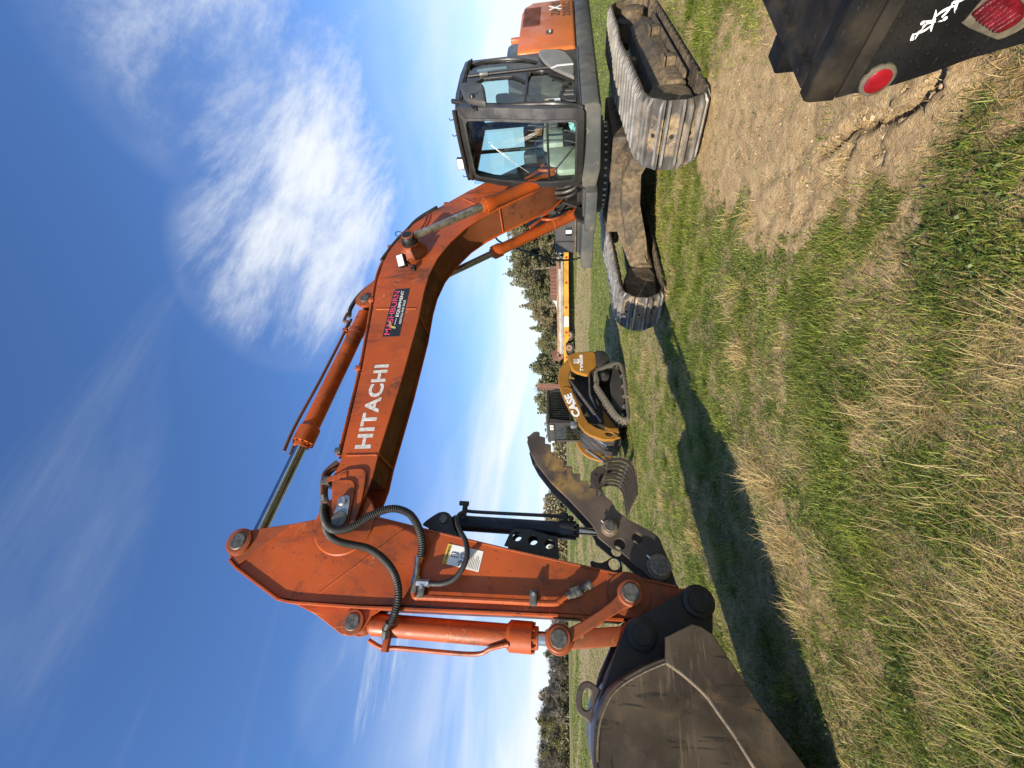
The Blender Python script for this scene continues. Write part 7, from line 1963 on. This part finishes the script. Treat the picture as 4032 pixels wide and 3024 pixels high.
# straw tufts: long bleached stems fanning out of a crown
for i, (tx, ty) in enumerate(TUFTS + [tuple(q) for q in np.stack(scatter(46, 2.0, 11.0)[:2], -1)]):
    big = i < len(TUFTS); k = 300 if big else 140
    rad = (0.17 if big else 0.10) * grng.uniform(0.7, 1.3)
    a = grng.uniform(0, 2 * math.pi, k); q = np.sqrt(grng.uniform(0, 1, k)) * rad
    dset['x'].append(tx + q * np.cos(a)); dset['y'].append(ty + q * np.sin(a))
    dist = math.hypot(tx - CAM.x, ty - CAM.y)
    dset['l'].append(grng.uniform(0.05, (0.19 if dist < 3.2 else 0.26) if big else 0.17, k)); dset['w'].append(np.full(k, 0.0020 if dist < 3.5 else 0.0036)); dset['lean'].append(grng.uniform(0.45, 1.4, k)); dset['b'].append(grng.uniform(0.1, 0.7, k)); dset['t'].append(np.clip(grng.normal(0.72, 0.22, k), 0, 1))
# taller green tussocks
gt = np.stack(scatter(150, 1.2, 7.5, 48.0)[:2], -1)
gd, _ = masks(gt[:, 0], gt[:, 1])
for tx, ty in gt[gd < 0.3]:
    k = 130; dist = math.hypot(tx - CAM.x, ty - CAM.y); rad = grng.uniform(0.05, 0.16)
    a = grng.uniform(0, 2 * math.pi, k); q = np.sqrt(grng.uniform(0, 1, k)) * rad
    gset['x'].append(tx + q * np.cos(a)); gset['y'].append(ty + q * np.sin(a)); gset['l'].append(grng.uniform(0.05, 0.15, k)); gset['w'].append(np.full(k, 0.0032 if dist < 3.5 else 0.0048)); gset['lean'].append(grng.uniform(0.1, 1.0, k)); gset['b'].append(grng.uniform(0.2, 0.9, k)); gset['t'].append(np.clip(grng.normal(0.45 if grng.uniform() < 0.5 else 0.75, 0.2, k), 0, 1))
cat_ = lambda S, k: np.concatenate(S[k])
for S, nm, mt_, lab in ((gset, 'green_grass', 'grass_green', 'short green grass growing over the field'), (dset, 'dry_grass', 'grass_dry', 'bleached straw stems and tufts among the green grass')):
    n = len(cat_(S, 'x'))
    blades(nm, cat_(S, 'x'), cat_(S, 'y'), cat_(S, 'l'), cat_(S, 'w'), cat_(S, 'lean'), grng.uniform(0, 2 * math.pi, n), cat_(S, 'b'), cat_(S, 't'), MAT[mt_], lab, 'grass')
# small broad clover leaves low in the greener patches
n = 60000
x, y, r = scatter(n, 0.8, 5.0); dirt, dry = masks(x, y)
kp_ = (~under(x, y)) & (grng.uniform(0, 1, n) > 0.2 + dirt * 2.0) & (vnoise(x, y, 1.8, 61, 3) > 0.52) & (grng.uniform(0, 1, n) > dry * 0.6)
x, y, r = x[kp_], y[kp_], r[kp_]
me = card_mesh('clover', np.c_[x, y, ground_z(x, y) + grng.uniform(0.01, 0.045, len(x))], 0.0075, grng, 0.9)
blade_material('clover_leaf', [(0.035, 0.062, 0.012), (0.075, 0.12, 0.022), (0.15, 0.20, 0.05)])
prop(finish(me, 'clover', MAT['clover_leaf'], None, 0), 'small dark green clover leaves low among the grass', 'clover', None, 'stuff')
# crumbs and clods of dry earth on the bare patch
bx0, bx1, by0, by1 = min(p[0] for p in DIRT), max(p[0] for p in DIRT), min(p[1] for p in DIRT), max(p[1] for p in DIRT)
n = 9000
x, y = grng.uniform(bx0 - 0.2, bx1 + 0.2, n), grng.uniform(by0 - 0.2, by1 + 0.2, n)
dirt, _ = masks(x, y); cdist = path_d(x, y, CRACK)
keep = (grng.uniform(0, 1, n) < dirt * (0.25 + 0.75 * np.exp(-(cdist / 0.16) ** 2))) & (cdist > 0.03)
x, y, cdist = x[keep], y[keep], cdist[keep]; n = len(x)
s = grng.uniform(0.003, 0.007, n) * (1 + 1.8 * np.exp(-(cdist / 0.12) ** 2) * grng.uniform(0, 1, n))
ico = bmesh.new(); bmesh.ops.create_icosphere(ico, subdivisions=1, radius=1.0); iv = np.array([v.co[:] for v in ico.verts]); if_ = np.array([[v.index for v in f.verts] for f in ico.faces]); ico.free()
V = iv[None] * (s[:, None, None] * grng.uniform(0.6, 1.4, (n, 1, 3)) * [1.2, 1.2, 0.6]) * grng.uniform(0.75, 1.25, (n, len(iv), 1))
V += np.stack([x, y, ground_z(x, y) + s * 0.15], -1)[:, None]
F = (if_[None] + (np.arange(n) * len(iv))[:, None, None]).reshape(-1, 3)
me = bpy.data.meshes.new('soil_crumbs'); me.from_pydata(V.reshape(-1, 3).tolist(), [], F.tolist()); me.update()
plain('soil', (0.43, 0.315, 0.18), 0.95, spec=0.1, var=0.35, scale=12, bump=0.4)
prop(finish(me, 'soil_crumbs', MAT['soil'], None, 0), 'crumbs and clods of dry tan earth on the bare patch', 'soil', None, 'stuff')
